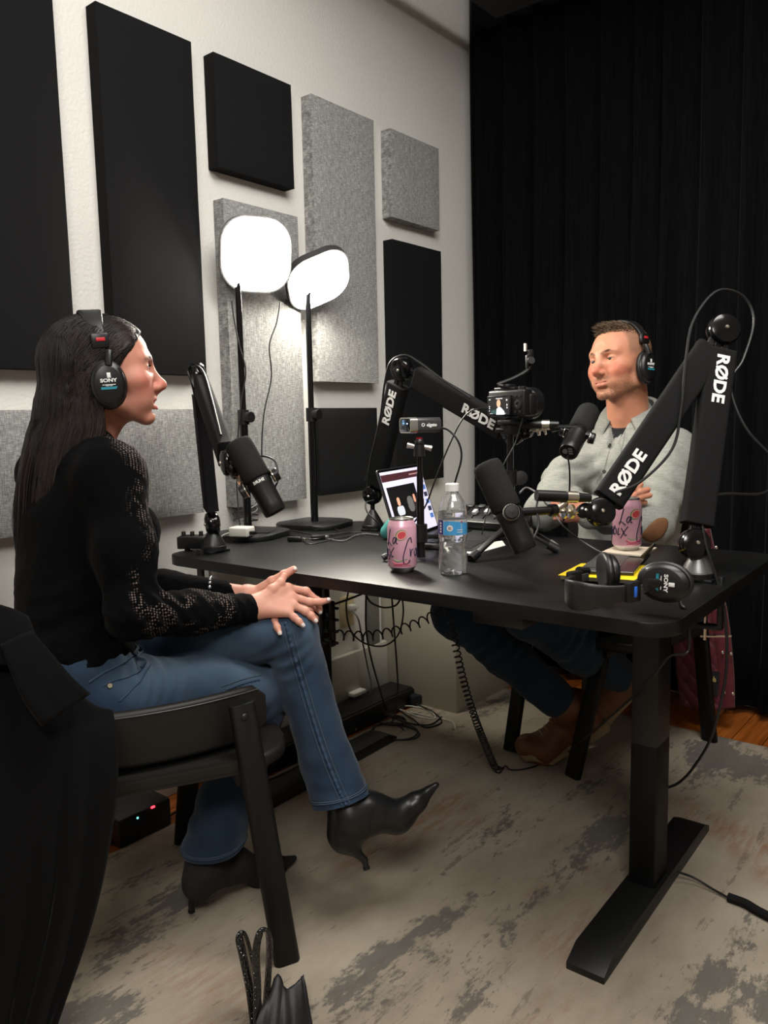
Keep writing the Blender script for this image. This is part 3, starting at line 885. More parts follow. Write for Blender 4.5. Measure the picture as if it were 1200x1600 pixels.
def mic_mount(arm, J2, yoke, nrm, m=None):
    """swivel, steel thumb wheel and threaded tube between the end joint and the microphone yoke"""
    J2, yoke = Vector(J2), Vector(yoke)
    d = (yoke-J2).normalized(); L = (yoke-J2).length
    F = frame(d)
    b = MB()
    side = nrm.cross(d).normalized()
    out = [(-0.010, 0.024), (0.030, 0.017), (0.036, 0.0), (0.030, -0.017), (-0.010, -0.024)]
    b.prism([(p[0], p[1]) for p in out], 0.020, J2-nrm*0.010, Matrix((d, side, d.cross(side))).transposed() if d.cross(side).dot(nrm) > 0 else Matrix((d, -side, d.cross(-side))).transposed(), bevel=0.004)
    b.obj('swivel_body', M_glossblack, arm)
    sp = J2+d*0.036-side*0.002
    dd = MB().lathe([(0.010, -0.012), (0.015, -0.009), (0.015, 0.009), (0.010, 0.012)], sp, frame(nrm), 24).obj('swivel_disc', M_glossblack, arm)
    MB().lathe([(0.0032, 0), (0.0032, 0.0015), (1e-6, 0.0025)], sp+nrm*0.0115, frame(nrm), 12).obj('bolt', M_brass, dd)
    MB().cyl(J2+d*0.048, J2+d*min(0.10, L*0.7), 0.0042, seg=14).obj('threaded_stud', M_chrome, arm)
    MB().lathe([(0.011, -0.004), (0.0145, -0.003), (0.0145, 0.003), (0.011, 0.004)], J2+d*0.066, F, 18).obj('thumb_wheel', M_brass, arm)
    MB().lathe([(0.014, -0.0025), (0.0155, -0.002), (0.0155, 0.002), (0.014, 0.0025)], J2+d*0.083, F, 22).obj('lock_washer', M_chrome, arm)

def microphone(label, front, tail, yoke_tip, tube_from, cable=None, boost=None, side=None, badge=False):
    """broadcast microphone: foam front, enamel body, yoke with two friction knobs"""
    Fp, Tp = Vector(front), Vector(tail)
    ax = (Fp-Tp).normalized(); L = (Fp-Tp).length
    t = thing('microphone', label, 'microphone', tuple(Tp), 'broadcast microphones')
    R = frame(ax)
    S = 0.190; k = L/S
    r = 0.0300
    zb = 0.088*k
    foam = [(r*0.86, zb-0.002), (r*0.985, zb+0.003), (r, zb+0.020), (r*1.0, L-0.022), (r*0.965, L-0.010), (r*0.86, L-0.0035), (r*0.6, L-0.0008), (1e-6, L)]
    MB().lathe(foam, Tp, R, 36).obj('foam_windscreen', M_foam, t, angle=60)
    body = [(1e-6, 0.006), (0.0195, 0.006), (0.0200, 0.0015), (0.0225, 0.0), (0.0240, 0.0025), (0.0248, 0.02), (0.0256, zb-0.018), (0.0262, zb-0.016), (0.0262, zb-0.004), (0.0250, zb-0.002), (0.022, zb+0.003)]
    bo = MB().lathe(body, Tp, R, 36).obj('body', M_micbody, t, angle=30)
    MB().lathe([(0.0268, zb-0.0145), (0.0268, zb-0.0055)], Tp, R, 36).obj('trim_band', M_blackplastic, bo)
    sw = MB()
    for q in (-0.007, 0.0, 0.007): sw.box(Tp+R @ Vector((q, 0.004, 0.0052)), (0.004, 0.010, 0.002), R)
    sw.cyl(Tp+R @ Vector((0, -0.010, 0.0075)), Tp+R @ Vector((0, -0.010, 0.003)), 0.0065, seg=16).obj('rear_switches', mat('rear plate marks', (0.16, 0.16, 0.16), 0.4, var=0.1), bo)
    # yoke across the band
    pv = Tp+ax*(zb-0.010)
    tip = Vector(yoke_tip)
    sdir = Vector(side) if side is not None else (tip-pv).cross(ax)
    sdir = (sdir-ax*sdir.dot(ax)).normalized()
    bk = (tip-pv); bk = (bk-sdir*bk.dot(sdir)); bl = bk.length; bk.normalize()
    b = MB()
    P_ = []
    for s in (-1, 1):
        a0 = pv+sdir*s*0.0305
        pts = [a0-bk*0.010, a0+bk*0.012, a0+bk*(bl*0.55)]
        P_.append(pts)
        Fz = Matrix((sdir, bk.cross(sdir), bk)).transposed()
        b.box((pts[0]+pts[2])/2, (0.004, 0.020, (pts[2]-pts[0]).length), Fz, bevel=0.0012)
        MB().lathe([(0.0145, 0), (0.0145, 0.010), (0.0125, 0.0125), (1e-6, 0.013)], a0+sdir*s*0.002, frame(sdir*s), 18).obj('friction_knob', M_blackplastic, t)
        MB().lathe([(0.0165, 0), (0.0165, 0.002)], a0+sdir*s*0.001, frame(sdir*s), 18).obj('knob_washer', M_chrome, t)
    Fz = Matrix((sdir, bk.cross(sdir), bk)).transposed()
    b.box(pv+bk*(bl*0.55), (0.066, 0.020, 0.004), Fz, bevel=0.0012)
    b.box(pv+bk*(bl*0.72), (0.022, 0.020, bl*0.34), Fz, bevel=0.003)
    b.obj('yoke', M_micbody, t)
    MB().cyl(pv+bk*(bl*0.8), Vector(tube_from), 0.0085, seg=16).obj('mount_tube', M_blackplastic, t)
    d = (Vector(tube_from)-tip).normalized()
    MB().cyl(Vector(tube_from)-d*0.014, Vector(tube_from), 0.0125, seg=14).obj('mount_nut', M_blackplastic, t)
    if boost:
        a, b_ = Vector(boost[0]), Vector(boost[1]); dd = (b_-a).normalized(); LL = (b_-a).length
        pb = MB().cyl(a, a+dd*LL*0.56, 0.0115, seg=20).cyl(a+dd*LL*0.74, b_, 0.0100, 0.0085, seg=18).obj('inline_preamp', M_blackplastic, t)
        MB().cyl(a+dd*LL*0.55, a+dd*LL*0.75, 0.0122, seg=20).obj('connector_sleeve', M_brass, pb)
        for q in (0.3, 0.62):
            pass
        MB().cyl(a+dd*LL*0.66, (a+dd*LL*0.66)+(Vector(tube_from)-(a+dd*LL*0.66))*0.9, 0.006, seg=10).obj('cable_clip', M_brass, pb)
    if badge:
        up = (CAM-Tp); up = (up-ax*up.dot(ax)).normalized()
        xx = up.cross(ax).normalized()
        Mx = Matrix((xx, ax, up)).transposed().to_4x4(); Mx.translation = pv+up*0.0275
        text_mesh('badge_lettering', 'SHURE', 0.0085, Mx, M_whiteprint, bo, bold=0.0002, curve=lambda p: Vector((0.0272*math.sin(p.x/0.0272), p.y, 0.0272*math.cos(p.x/0.0272)-0.0272+p.z)))
    if cable: MB().tube(spline(cable, 8), 0.0022, 7).obj('cable', M_rubber, t)
    return t

# --- right arm (nearest the photographer), clamp on the desk's end edge
Rb = AZ(1090, 906, DZ); RJ0 = Vector((Rb.x-0.005, Rb.y-0.012, 0.812)); RJ1 = AD(1130, 516, 1.690); RJ2 = AD(938, 800, 1.620)
ra, rn, re_ = boom_arm('black boom arm nearest the camera, silver cone base on the desk end', Rb, RJ0, RJ1, RJ2, M_cone, ex, [(0, 0.755, False, 0.036), (1, 0.80, False, 0.036)],
    [AD(962, 770, 1.59), AD(1002, 752, 1.60), AD(1050, 702, 1.62), AD(1064, 640, 1.63), AD(1072, 560, 1.645), AD(1084, 500, 1.66), AD(1120, 455, 1.68), AD(1160, 462, 1.69), AD(1178, 500, 1.69), AD(1162, 560, 1.68), AD(1144, 590, 1.665), AD(1146, 625, 1.66), AD(1168, 672, 1.65), AD(1205, 712, 1.64)], CR)
mic_mount(ra, RJ2, AD(800, 797, 1.57), rn)
microphone('nearest microphone, its long foam pointing up and left over the white papers', AD(758, 722, 1.565), AD(822, 860, 1.545), AD(805, 800, 1.545), AD(868, 797, 1.59), boost=(AD(838, 774, 1.575), AD(922, 778, 1.60)),
    cable=[AD(832, 846, 1.55), AD(842, 820, 1.56), AD(838, 796, 1.57), AD(840, 782, 1.575)], side=CF)
tag(MB().tube(spline([AD(1210, 762, 1.68), AD(1185, 772, 1.66), AD(1130, 772, 1.64), AD(1105, 782, 1.635), AD(1097, 806, 1.62), AD(1103, 850, 1.60), AD(1120, 905, 1.585), AD(1131, 950, 1.575), AD(1136, 1010, 1.57), AD(1132, 1070, 1.58), AD(1112, 1150, 1.61), AD(1085, 1197, 1.70), AD(1062, 1222, 1.76), AD(1040, 1232, 1.80)], 8), 0.0030, 8).obj('microphone_cable', M_rubber), 'thick black cable falling past the desk end clamp toward the desk leg', 'cable')

# --- middle arm for the man
Mb = AZ(583, 828, DZ); MJ0 = AD(584, 776, 2.40); MJ0 = Vector((Mb.x, Mb.y, MJ0.z)); MJ1 = AD(628, 577, 2.24); MJ2 = AD(802, 678, 2.07)
ma, mn, me_ = boom_arm('black boom arm in the middle, reaching past the camera toward the man', Mb, MJ0, MJ1, MJ2, M_micbody, (-0.3, 1, 0), [(0, 0.72, True, 0.036), (1, 0.73, True, 0.036)],
    [AD(574, 760, 2.35), AD(580, 715, 2.32), AD(594, 655, 2.27), AD(601, 600, 2.22), AD(610, 566, 2.20), AD(632, 555, 2.19), AD(655, 566, 2.17), AD(690, 592, 2.13), AD(735, 622, 2.09)], ey)
mic_mount(ma, MJ2, AD(890, 664, 2.02), mn)
microphone('microphone held before the man\'s chest, tail toward the camera', AD(921, 641, 2.085), AD(888, 707, 1.955), AD(886, 662, 2.0), AD(862, 668, 2.03), boost=(AD(815, 663, 2.04), AD(873, 663, 2.02)),
    cable=[AD(887, 712, 1.95), AD(890, 735, 1.96), AD(889, 775, 1.99), AD(880, 815, 2.02)], side=CR)

# --- left arm for the woman
Lb = AZ(334, 862, DZ); LJ0 = Vector((Lb.x, Lb.y, 0.812)); LJ1 = AD(309, 588, 2.00); LJ2 = AD(357, 722, 1.72)
la, ln, le_ = boom_arm('black boom arm beside the woman, clamped at the desk\'s front left corner', Lb, LJ0, LJ1, LJ2, M_micbody, -ey, [],
    [AD(345, 680, 1.74), AD(330, 620, 1.86), AD(318, 582, 1.95), AD(304, 571, 1.98), AD(293, 578, 1.99), AD(300, 600, 1.99), AD(308, 640, 2.02), AD(318, 730, 2.06)], ex)
mic_mount(la, LJ2, AD(385, 755, 1.675), ln)
microphone('microphone in front of the woman\'s chest, foam end up, tail over the white adapter', AD(369, 688, 1.665), AD(431, 801, 1.655), AD(378, 752, 1.70), AD(360, 728, 1.70),
    cable=[AD(424, 770, 1.66), AD(434, 750, 1.68), AD(430, 722, 1.69), AD(414, 713, 1.70), AD(398, 714, 1.71)], side=CR*0.85-CU*0.5, badge=True)

# ------------------------------------------------------------------ webcam on a mini tripod
wp = AZ(658, 873, DZ); wd = (wp-CAM).dot(CF)
ws = thing('mini_tripod', 'slim black mini tripod with red ball head standing between the pink can and the laptop', 'tripod', tuple(wp))
wt = AD(661, 682, wd)
def wz(y): return AD(659, y, wd).z
MB().cyl((wp.x, wp.y, DZ+0.004), (wp.x, wp.y, wz(822)), 0.0105, seg=18).cyl((wp.x, wp.y, wz(846)), (wp.x, wp.y, wz(818)), 0.0165, seg=18).obj('tripod_hub', M_blackplastic, ws)
MB().cyl((wp.x, wp.y, wz(825)), (wp.x, wp.y, wz(778)), 0.0095, seg=18).cyl((wp.x, wp.y, wz(780)), (wp.x, wp.y, wz(738)), 0.0080, seg=18).cyl((wp.x, wp.y, wz(740)), (wp.x, wp.y, wz(705)), 0.0065, seg=18).obj('telescopic_pole', M_glossblack, ws)
for q, e in (((0, 0, 0), AZ(598, 872, DZ+0.008)), ((0, 0, 0), AZ(702, 838, DZ+0.008)), ((0, 0, 0), AZ(640, 846, DZ+0.008))):
    h_ = Vector((wp.x, wp.y, wz(838))); o = MB().cyl(h_+(e-h_)*0.08, e, 0.0062, seg=12).obj('leg', M_silver if e is None else M_blackmetal, ws)
    MB().cyl(e+(h_-e)*0.0, e+(h_-e)*0.12, 0.0082, seg=12).obj('rubber_foot', M_rubber, o)
bh = Vector((wp.x, wp.y, wz(697)))
MB().cyl((wp.x, wp.y, wz(712)), (wp.x, wp.y, wz(694)), 0.014, 0.013, seg=18).sphere(bh+Vector((0, 0, 0.010)), 0.0115).obj('ball_head', M_micbody, ws)
MB().cyl(bh+Vector((0, 0, 0.012)), (wp.x, wp.y, wz(683)), 0.0075, seg=14).obj('red_collar', mat('red anodised collar', (0.45, 0.01, 0.02), 0.3, 0.6, var=0.05), ws)
for s, nm in ((1, 'lock_lever'), (-1, 'friction_screw')):
    MB().cyl(bh+CR*s*0.012, bh+CR*s*0.030-CU*0.004*s, 0.0055, 0.0075, seg=12).obj(nm, M_silver, ws)
wl_dir = (-CR*0.86-CF*(-0.45)); wl_dir = Vector((-0.64, -0.72, 0)); 
wl_dir = (-CR*0.9 - CF*0.42); wl_dir.z = 0; wl_dir.normalize()
wc = AD(661, 664, wd-0.005)
wF = Matrix((wl_dir.cross(Vector((0, 0, 1))), Vector((0, 0, 1)), wl_dir)).transposed()   # local z = lens direction
wcam = thing('webcam', 'small black webcam with silver-edged hood on top of the mini tripod', 'webcam', tuple(wc))
MB().prism(rrect(0.060, 0.036, 0.009, 5), 0.066, wc-wl_dir*0.035, wF, bevel=0.002).obj('body', M_lampback, wcam)
rim = MB(); o1 = rrect(0.062, 0.038, 0.010, 5); o2 = rrect(0.056, 0.032, 0.007, 5)
rim._add([wc+wl_dir*z_+wF @ Vector((p[0], p[1], 0)) for z_, o_ in ((0.030, o1), (0.050, o1), (0.050, o2), (0.032, o2)) for p in o_],
    [(a*len(o1)+i, a*len(o1)+(i+1) % len(o1), (a+1)*len(o1)+(i+1) % len(o1), (a+1)*len(o1)+i) for a in range(3) for i in range(len(o1))])
rim.obj('lens_hood', M_silver, wcam)
MB().lathe([(0.0135, 0.031), (0.0135, 0.036), (0.011, 0.0365), (0.009, 0.034), (1e-6, 0.033)], wc, wF, 24).obj('lens', M_glossblack, wcam)
MB().sphere(wc+wl_dir*0.035+wF @ Vector((0.018, 0.004, 0)), 0.0016, 8, 6).obj('status_light', emit_mat('blue light', (0.3, 0.6, 1.0), 6.0), wcam)
sdn = wF.col[0] if wF.col[0].dot(CAM-wc) > 0 else -wF.col[0]
Mx = Matrix((-wl_dir, Vector((0, 0, 1)), (-wl_dir).cross(Vector((0, 0, 1))))).transposed().to_4x4(); 
if Mx.col[2].to_3d().dot(sdn) < 0: Mx = Matrix((wl_dir, Vector((0, 0, 1)), wl_dir.cross(Vector((0, 0, 1))))).transposed().to_4x4()
Mx.translation = wc-wl_dir*0.004+sdn*0.0304
text_mesh('lettering', 'elgato', 0.0115, Mx @ Matrix.Translation((0.004, 0, 0)), M_whiteprint, wcam, bold=0.0003)
text_mesh('lettering', 'O', 0.0115, Mx @ Matrix.Translation((-0.0195, 0, 0)), M_whiteprint, wcam, bold=0.0003)
tag(MB().tube(spline([wc-wl_dir*0.034-Vector((0, 0, 0.006)), AD(700, 672, wd-0.02), AD(716, 690, wd-0.03), AD(721, 715, wd-0.02), AD(712, 750, wd), AD(700, 790, wd+0.05), AZ(690, 835, DZ+0.004)], 8), 0.0026, 8).obj('usb_cable', M_rubber), 'black cable curving down from the back of the webcam', 'cable')

# ------------------------------------------------------------------ camera on a stand
cd_ = 1.97
cc_ = AD(797, 630, cd_)
cam_f = Vector((0.20, 0.98, 0)).normalized()          # lens direction, toward the man
cam_r = cam_f.cross(Vector((0, 0, 1)))
cF = Matrix((cam_r, cam_f, Vector((0, 0, 1)))).transposed()
st = AZ(800, 846, DZ); st = Vector((cc_.x+0.0, cc_.y, DZ))
sb = thing('camera_stand', 'black light stand with spread legs on the desk carrying the camera', 'tripod', tuple(st))
zz = lambda y: AD(790, y, cd_).z
MB().cyl((st.x, st.y, zz(775)), (st.x, st.y, zz(672)), 0.0085, seg=16).obj('upper_tube', M_glossblack, sb)
MB().cyl((st.x, st.y, DZ+0.035), (st.x, st.y, zz(742)), 0.0115, seg=16).obj('lower_tube', M_glossblack, sb)
MB().cyl((st.x, st.y, zz(760)), (st.x, st.y, zz(736)), 0.0165, seg=18).obj('tube_clamp', M_blackplastic, sb)
MB().lathe([(0.006, -0.004), (0.018, -0.003), (0.018, 0.003), (0.006, 0.004)], Vector((st.x, st.y, zz(748)))+CR*0.026, frame(CF), 18).cyl(Vector((st.x, st.y, zz(748))), Vector((st.x, st.y, zz(748)))+CR*0.026, 0.004, seg=8).obj('clamp_knob', M_blackplastic, sb)
for e in (AZ(735, 874, DZ+0.006), AZ(873, 860, DZ+0.006), Vector((st.x-0.06, st.y+0.13, DZ+0.006))):
    h_ = Vector((st.x, st.y, DZ+0.075))
    F_ = Matrix(((e-h_).cross(Vector((0, 0, 1))).normalized(), (e-h_).normalized().cross((e-h_).cross(Vector((0, 0, 1))).normalized()), (e-h_).normalized())).transposed()
    lg = MB().box((h_+e)/2, (0.017, 0.008, (e-h_).length), F_, bevel=0.002).obj('leg', M_blackmetal, sb)
    k_ = Vector((st.x, st.y, DZ+0.037)); m_ = h_.lerp(e, 0.5)
    MB().cyl(k_, m_, 0.004, seg=8).obj('brace', M_blackmetal, lg)
    MB().cyl(e, e+(h_-e).normalized()*0.03, 0.0115, seg=12).obj('rubber_foot', M_rubber, lg)
MB().box((st.x, st.y, zz(671)), (0.036, 0.036, 0.030), cF, bevel=0.004).box(Vector((st.x, st.y, zz(660))), (0.044, 0.050, 0.012), cF, bevel=0.003).cyl(Vector((st.x, st.y, zz(672)))-CR*0.036, Vector((st.x, st.y, zz(672)))-CR*0.016, 0.006, seg=12).obj('tilt_head', M_blackplastic, sb)
ck = thing('camera', 'black mirrorless camera on the stand, rear screen showing the man', 'camera', tuple(cc_))
body = MB().box(cc_, (0.120, 0.034, 0.066), cF, bevel=0.006, seg=3)
body.box(cc_+cF @ Vector((-0.010, 0.002, 0.036)), (0.07, 0.026, 0.008), cF, bevel=0.003)
body.obj('body', M_blackplastic, ck)
MB().box(cc_+cF @ Vector((0.050, 0.018, -0.004)), (0.026, 0.036, 0.058), cF, bevel=0.010, seg=3).obj('grip', M_rubber, ck)
MB().lathe([(0.034, 0.0), (0.034, 0.012), (0.037, 0.016), (0.037, 0.050), (0.041, 0.054), (0.041, 0.082), (0.036, 0.084), (0.034, 0.070), (1e-6, 0.068)], cc_+cF @ Vector((-0.012, 0.017, 0.0)), cF @ Euler((-math.pi/2, 0, 0)).to_matrix(), 36).obj('lens', M_blackplastic, ck)
MB().box(cc_+cF @ Vector((-0.018, -0.019, -0.006)), (0.080, 0.006, 0.050), cF, bevel=0.0015).obj('screen_frame', M_glossblack, ck)
ctl = MB()
ctl.lathe([(0.0115, 0), (0.0115, 0.003), (0.006, 0.0035), (0.005, 0.002), (1e-6, 0.002)], cc_+cF @ Vector((0.042, -0.017, -0.004)), cF @ Euler((math.pi/2, 0, 0)).to_matrix(), 20)
for (x, z) in ((0.034, 0.016), (0.048, 0.016), (0.034, -0.022), (0.048, -0.022)): ctl.lathe([(0.0032, 0), (0.0032, 0.0018), (1e-6, 0.002)], cc_+cF @ Vector((x, -0.017, z)), cF @ Euler((math.pi/2, 0, 0)).to_matrix(), 12)
ctl.lathe([(0.010, 0), (0.010, 0.006), (0.009, 0.007), (1e-6, 0.007)], cc_+cF @ Vector((0.040, 0.0, 0.033)), cF, 20)
ctl.obj('buttons_and_dials', M_micbody, ck)
# what the rear screen shows: dark room, head and shoulders
def scr(u, v, lift): return cc_+cF @ Vector((-0.018+u*0.072, -0.0221-lift, -0.006+v*0.044))
scM = Matrix((cam_r, Vector((0, 0, 1)), -cam_f)).transposed()
MB().prism(rrect(0.072, 0.044, 0.002, 3), 0.0003, scr(0, 0, 0), scM).obj('screen', emit_mat('screen dark blue', srgb(7, 8, 14), 1.0), ck)
E_skin = emit_mat('screen skin', srgb(225, 160, 130), 0.9); E_shirt = emit_mat('screen shirt', srgb(200, 208, 220), 0.9); E_grey = emit_mat('screen marks', srgb(210, 210, 210), 0.8); E_dark = emit_mat('screen teal', srgb(40, 75, 70), 0.7)
def flat(name, pts, m, lift, par, fn): return MB().prism(pts, 0.00025, fn(0, 0, lift), scM).obj(name, m, par, smooth=False)
el = lambda cx, cy, a, b_, n=18: [(cx+a*math.cos(2*math.pi*i/n), cy+b_*math.sin(2*math.pi*i/n)) for i in range(n)]
flat('screen_figure', [(-0.008, -0.022), (-0.007, -0.008), (-0.001, -0.003), (0.006, -0.003), (0.012, -0.008), (0.019, -0.014), (0.020, -0.022)], E_shirt, 0.0004, ck, scr)
flat('screen_face', el(0.000, 0.006, 0.0065, 0.0095), E_skin, 0.0005, ck, scr)
flat('screen_object', [(-0.026, -0.020), (-0.026, -0.011), (-0.011, -0.009), (-0.009, -0.020)], E_dark, 0.0004, ck, scr)
for i, (x, y, w, h) in enumerate(((-0.030, 0.016, 0.006, 0.002), (0.002, 0.018, 0.022, 0.0018), (0.027, 0.014, 0.004, 0.004), (-0.031, -0.001, 0.003, 0.003), (-0.031, -0.006, 0.003, 0.003), (-0.031, -0.012, 0.003, 0.003), (0.028, 0.002, 0.003, 0.005), (0.028, -0.005, 0.003, 0.004), (-0.024, -0.019, 0.010, 0.0015), (0.020, -0.019, 0.008, 0.0015))):
    flat('screen_mark', [(x-w/2, y-h/2), (x+w/2, y-h/2), (x+w/2, y+h/2), (x-w/2, y+h/2)], E_grey, 0.0004, ck, scr)
# cold-shoe arm on top
hb = cc_+cF @ Vector((-0.006, 0.0, 0.042))
pth = [hb, AD(778, 601, cd_), AD(800, 592, cd_), AD(819, 582, cd_), AD(827, 574, cd_), AD(829, 560, cd_), AD(826, 548, cd_)]
arm = MB().box(hb, (0.03, 0.026, 0.010), cF, bevel=0.002).tube(spline(pth, 5), 0.0045, 8).box(AD(826, 566, cd_), (0.010, 0.016, 0.036), cF, bevel=0.003).box(AD(829, 553, cd_), (0.014, 0.010, 0.022), cF, bevel=0.003)
ao = arm.obj('cold_shoe_arm', M_blackmetal, ck)
MB().cyl(AD(821, 549, cd_), AD(821, 537, cd_), 0.0042, seg=12).obj('silver_screw', M_silver, ao)
MB().lathe([(0.009, 0), (0.010, 0.004), (0.009, 0.010), (1e-6, 0.010)], AD(828, 565, cd_)-CF*0.01, frame(-CF), 12).obj('arm_knob', M_blackplastic, ao)
tag(MB().tube(spline([cc_+cF @ Vector((-0.058, 0, -0.012)), AD(742, 640, 1.98), AD(722, 656, 1.99), AD(700, 700, 2.0), AD(680, 750, 2.02), AD(665, 790, 2.04), AD(648, 815, 2.05), AZ(628, 842, DZ+0.004)], 8), 0.0022, 8).obj('video_cable', M_rubber), 'thin black cable running from the camera down past the laptop', 'cable')
tag(MB().tube(spline([cc_+cF @ Vector((0.045, -0.004, -0.036)), AD(806, 690, 1.94), AD(790, 720, 1.93), AD(778, 745, 1.93), AD(772, 775, 1.95), AD(762, 800, 1.98), AZ(752, 838, DZ+0.004)], 8), 0.0017, 7).obj('power_cable', M_rubber), 'thin black cable hanging from the underside of the camera', 'cable')
# ================================================================== chairs, coat, jacket, bag
def stained_wood():
    m, nt, b = _nt('black stained ash')
    tc = N(nt, 'ShaderNodeTexCoord'); mp = N(nt, 'ShaderNodeMapping'); mp.inputs['Scale'].default_value = (90, 90, 5)
    nz = N(nt, 'ShaderNodeTexNoise'); set_in(nz, Scale=1.0, Detail=5.0, Distortion=0.6)
    nt.links.new(tc.outputs['Object'], mp.inputs['Vector']); nt.links.new(mp.outputs[0], nz.inputs['Vector'])
    cr = ramp(nt, [(0.35, (0.0028, 0.0026, 0.0024)), (0.7, (0.0062, 0.0058, 0.0052))]); nt.links.new(nz.outputs['Fac'], cr.inputs[0]); nt.links.new(cr.outputs[0], b.inputs['Base Color'])
    b.inputs['Roughness'].default_value = 0.5; b.inputs['Specular IOR Level'].default_value = 0.3
    bp = N(nt, 'ShaderNodeBump'); set_in(bp, Strength=0.35, Distance=0.001); nt.links.new(nz.outputs['Fac'], bp.inputs['Height']); nt.links.new(bp.outputs[0], b.inputs['Normal'])
    return m
M_ash = stained_wood()
M_vinyl = mat('dark taupe chair leather', (0.0095, 0.0084, 0.0072), 0.50, spec=0.35, bump=0.2, scale=420, var=0.06, dist=0.0006)
def chair(label, c, rz, back_z0=0.442, back_z1=0.552, grp='low chairs at the desk'):
    t = thing('chair', label, 'chair', (c[0], c[1], RZ), grp, rz)
    R = Matrix.Rotation(rz, 3, 'Z'); O = Vector((c[0], c[1], 0))
    W = lambda x, y, z: O+R @ Vector((x, y, z))
    def plank(a, b_, w, th, name, wdir):
        a, b_ = W(*a), W(*b_); d = (b_-a).normalized(); wd = R @ Vector(wdir); wd = (wd-d*wd.dot(d)).normalized()
        F = Matrix((wd, d.cross(wd), d)).transposed()
        return MB().prism(rrect(w, th, th*0.42, 4), (b_-a).length, a, F, bevel=0.0015).obj(name, M_ash, t)
    for s in (-1, 1):
        plank((s*0.245, -0.275, RZ), (s*0.185, -0.232, back_z1-0.012), 0.052, 0.026, 'leg', (1, 0, 0))
        plank((s*0.125, 0.275, RZ), (s*0.150, 0.165, 0.400), 0.052, 0.026, 'leg', (1, 0, 0))
        plank((s*0.178, -0.235, 0.392), (s*0.178, 0.20, 0.392), 0.040, 0.022, 'side_rail', (0, 0, 1))
        p = W(s*0.187, -0.247, back_z1-0.035)
        MB().lathe([(0.0065, 0), (0.0065, 0.002), (0.0045, 0.0035), (1e-6, 0.004)], p, frame(R @ Vector((0, -1, 0.1))), 14).obj('screw_head', M_micbody, t)
    seat = MB().prism(rrect(0.575, 0.46, 0.09, 8), 0.030, W(0, -0.010, 0.400), R, bevel=0.011, seg=4)
    seat.obj('seat', M_vinyl, t)
    # curved upholstered back band with piped edge
    def band(off, z0, z1, th, nm, m):
        b = MB(); n_ = 23; sec = rrect(th, z1-z0, min(th, z1-z0)*0.48, 5)
        def fn(i, j):
            u = -1+2*i/(n_-1); q = sec[j % len(sec)]
            e = max(0.0, (abs(u)-0.86)/0.14); sq = 1-0.42*e**2.2
            x = u*0.248; y = -0.222+0.055*u*u
            tx, ty = 1, 0.055*2*u/0.248; l_ = math.hypot(tx, ty)
            return W(x-ty/l_*(q[0]+off)*-1*0 + (-ty/l_)*(q[0]+off), y+(tx/l_)*(q[0]+off), (z0+z1)/2+q[1]*sq)
        b.grid(fn, n_, len(sec)+1)
        b._add([fn(0, j) for j in range(len(sec))], [tuple(range(len(sec)))]); b._add([fn(n_-1, j) for j in range(len(sec))], [tuple(range(len(sec)))])
        return b.obj(nm, m, t, angle=45)
    bk = band(0.010, back_z0, back_z1, 0.022, 'backrest', M_vinyl)
    pip = []
    for i in range(40):
        u = -0.93+1.86*i/39; pip.append(W(u*0.248, -0.222+0.055*u*u-0.0015, back_z1-0.009))
    MB().tube(pip, 0.0012, 5).obj('stitching', M_lampback, bk)
    return t
WCH = chair('low-backed dark wooden chair under the woman with a black coat over it', (-1.446, 0.900), math.radians(61.9))
chair('dark wooden chair behind the desk that the man sits on', (-1.06, 2.364), math.radians(167.3), 0.60, 0.76)

# ------------------------------------------------------------------ coat over the woman's chair
M_coat = mat('black wool coat cloth', (0.0028, 0.0028, 0.0031), 0.95, bump=0.5, scale=420, var=0.3, spec=0.12, sheen=0.03, dist=0.001)
def sheet(name, rows, nu, nv, m, par, fold=0.0, ff=5.0, seed=0, th=0.006):
    """cloth patch through rows of guide points"""
    R_ = [spline(r_, max(2, nu//(len(r_)-1))) for r_ in rows]
    n_ = len(R_[0])
    cols = [spline([R_[k][i] for k in range(len(R_))], max(2, nv//(len(rows)-1))) for i in range(n_)]
    b = MB(); m_ = len(cols[0])
    def fn(i, j):
        p = cols[i][j]; v = j/(m_-1)
        return p+CF*fold*(0.25+v)*mnoise.noise(Vector((i/n_*ff, v*1.1, seed)))
    b.grid(fn, n_, m_)
    o = b.obj(name, m, par, angle=None)
    s = o.modifiers.new('cloth thickness', 'SOLIDIFY'); s.thickness = th
    return o
coat = thing('coat', 'black wool coat draped over the back of the woman\'s chair, hem near floor', 'coat', tuple(AZ(20, 1640, RZ)))
dq = 1.315
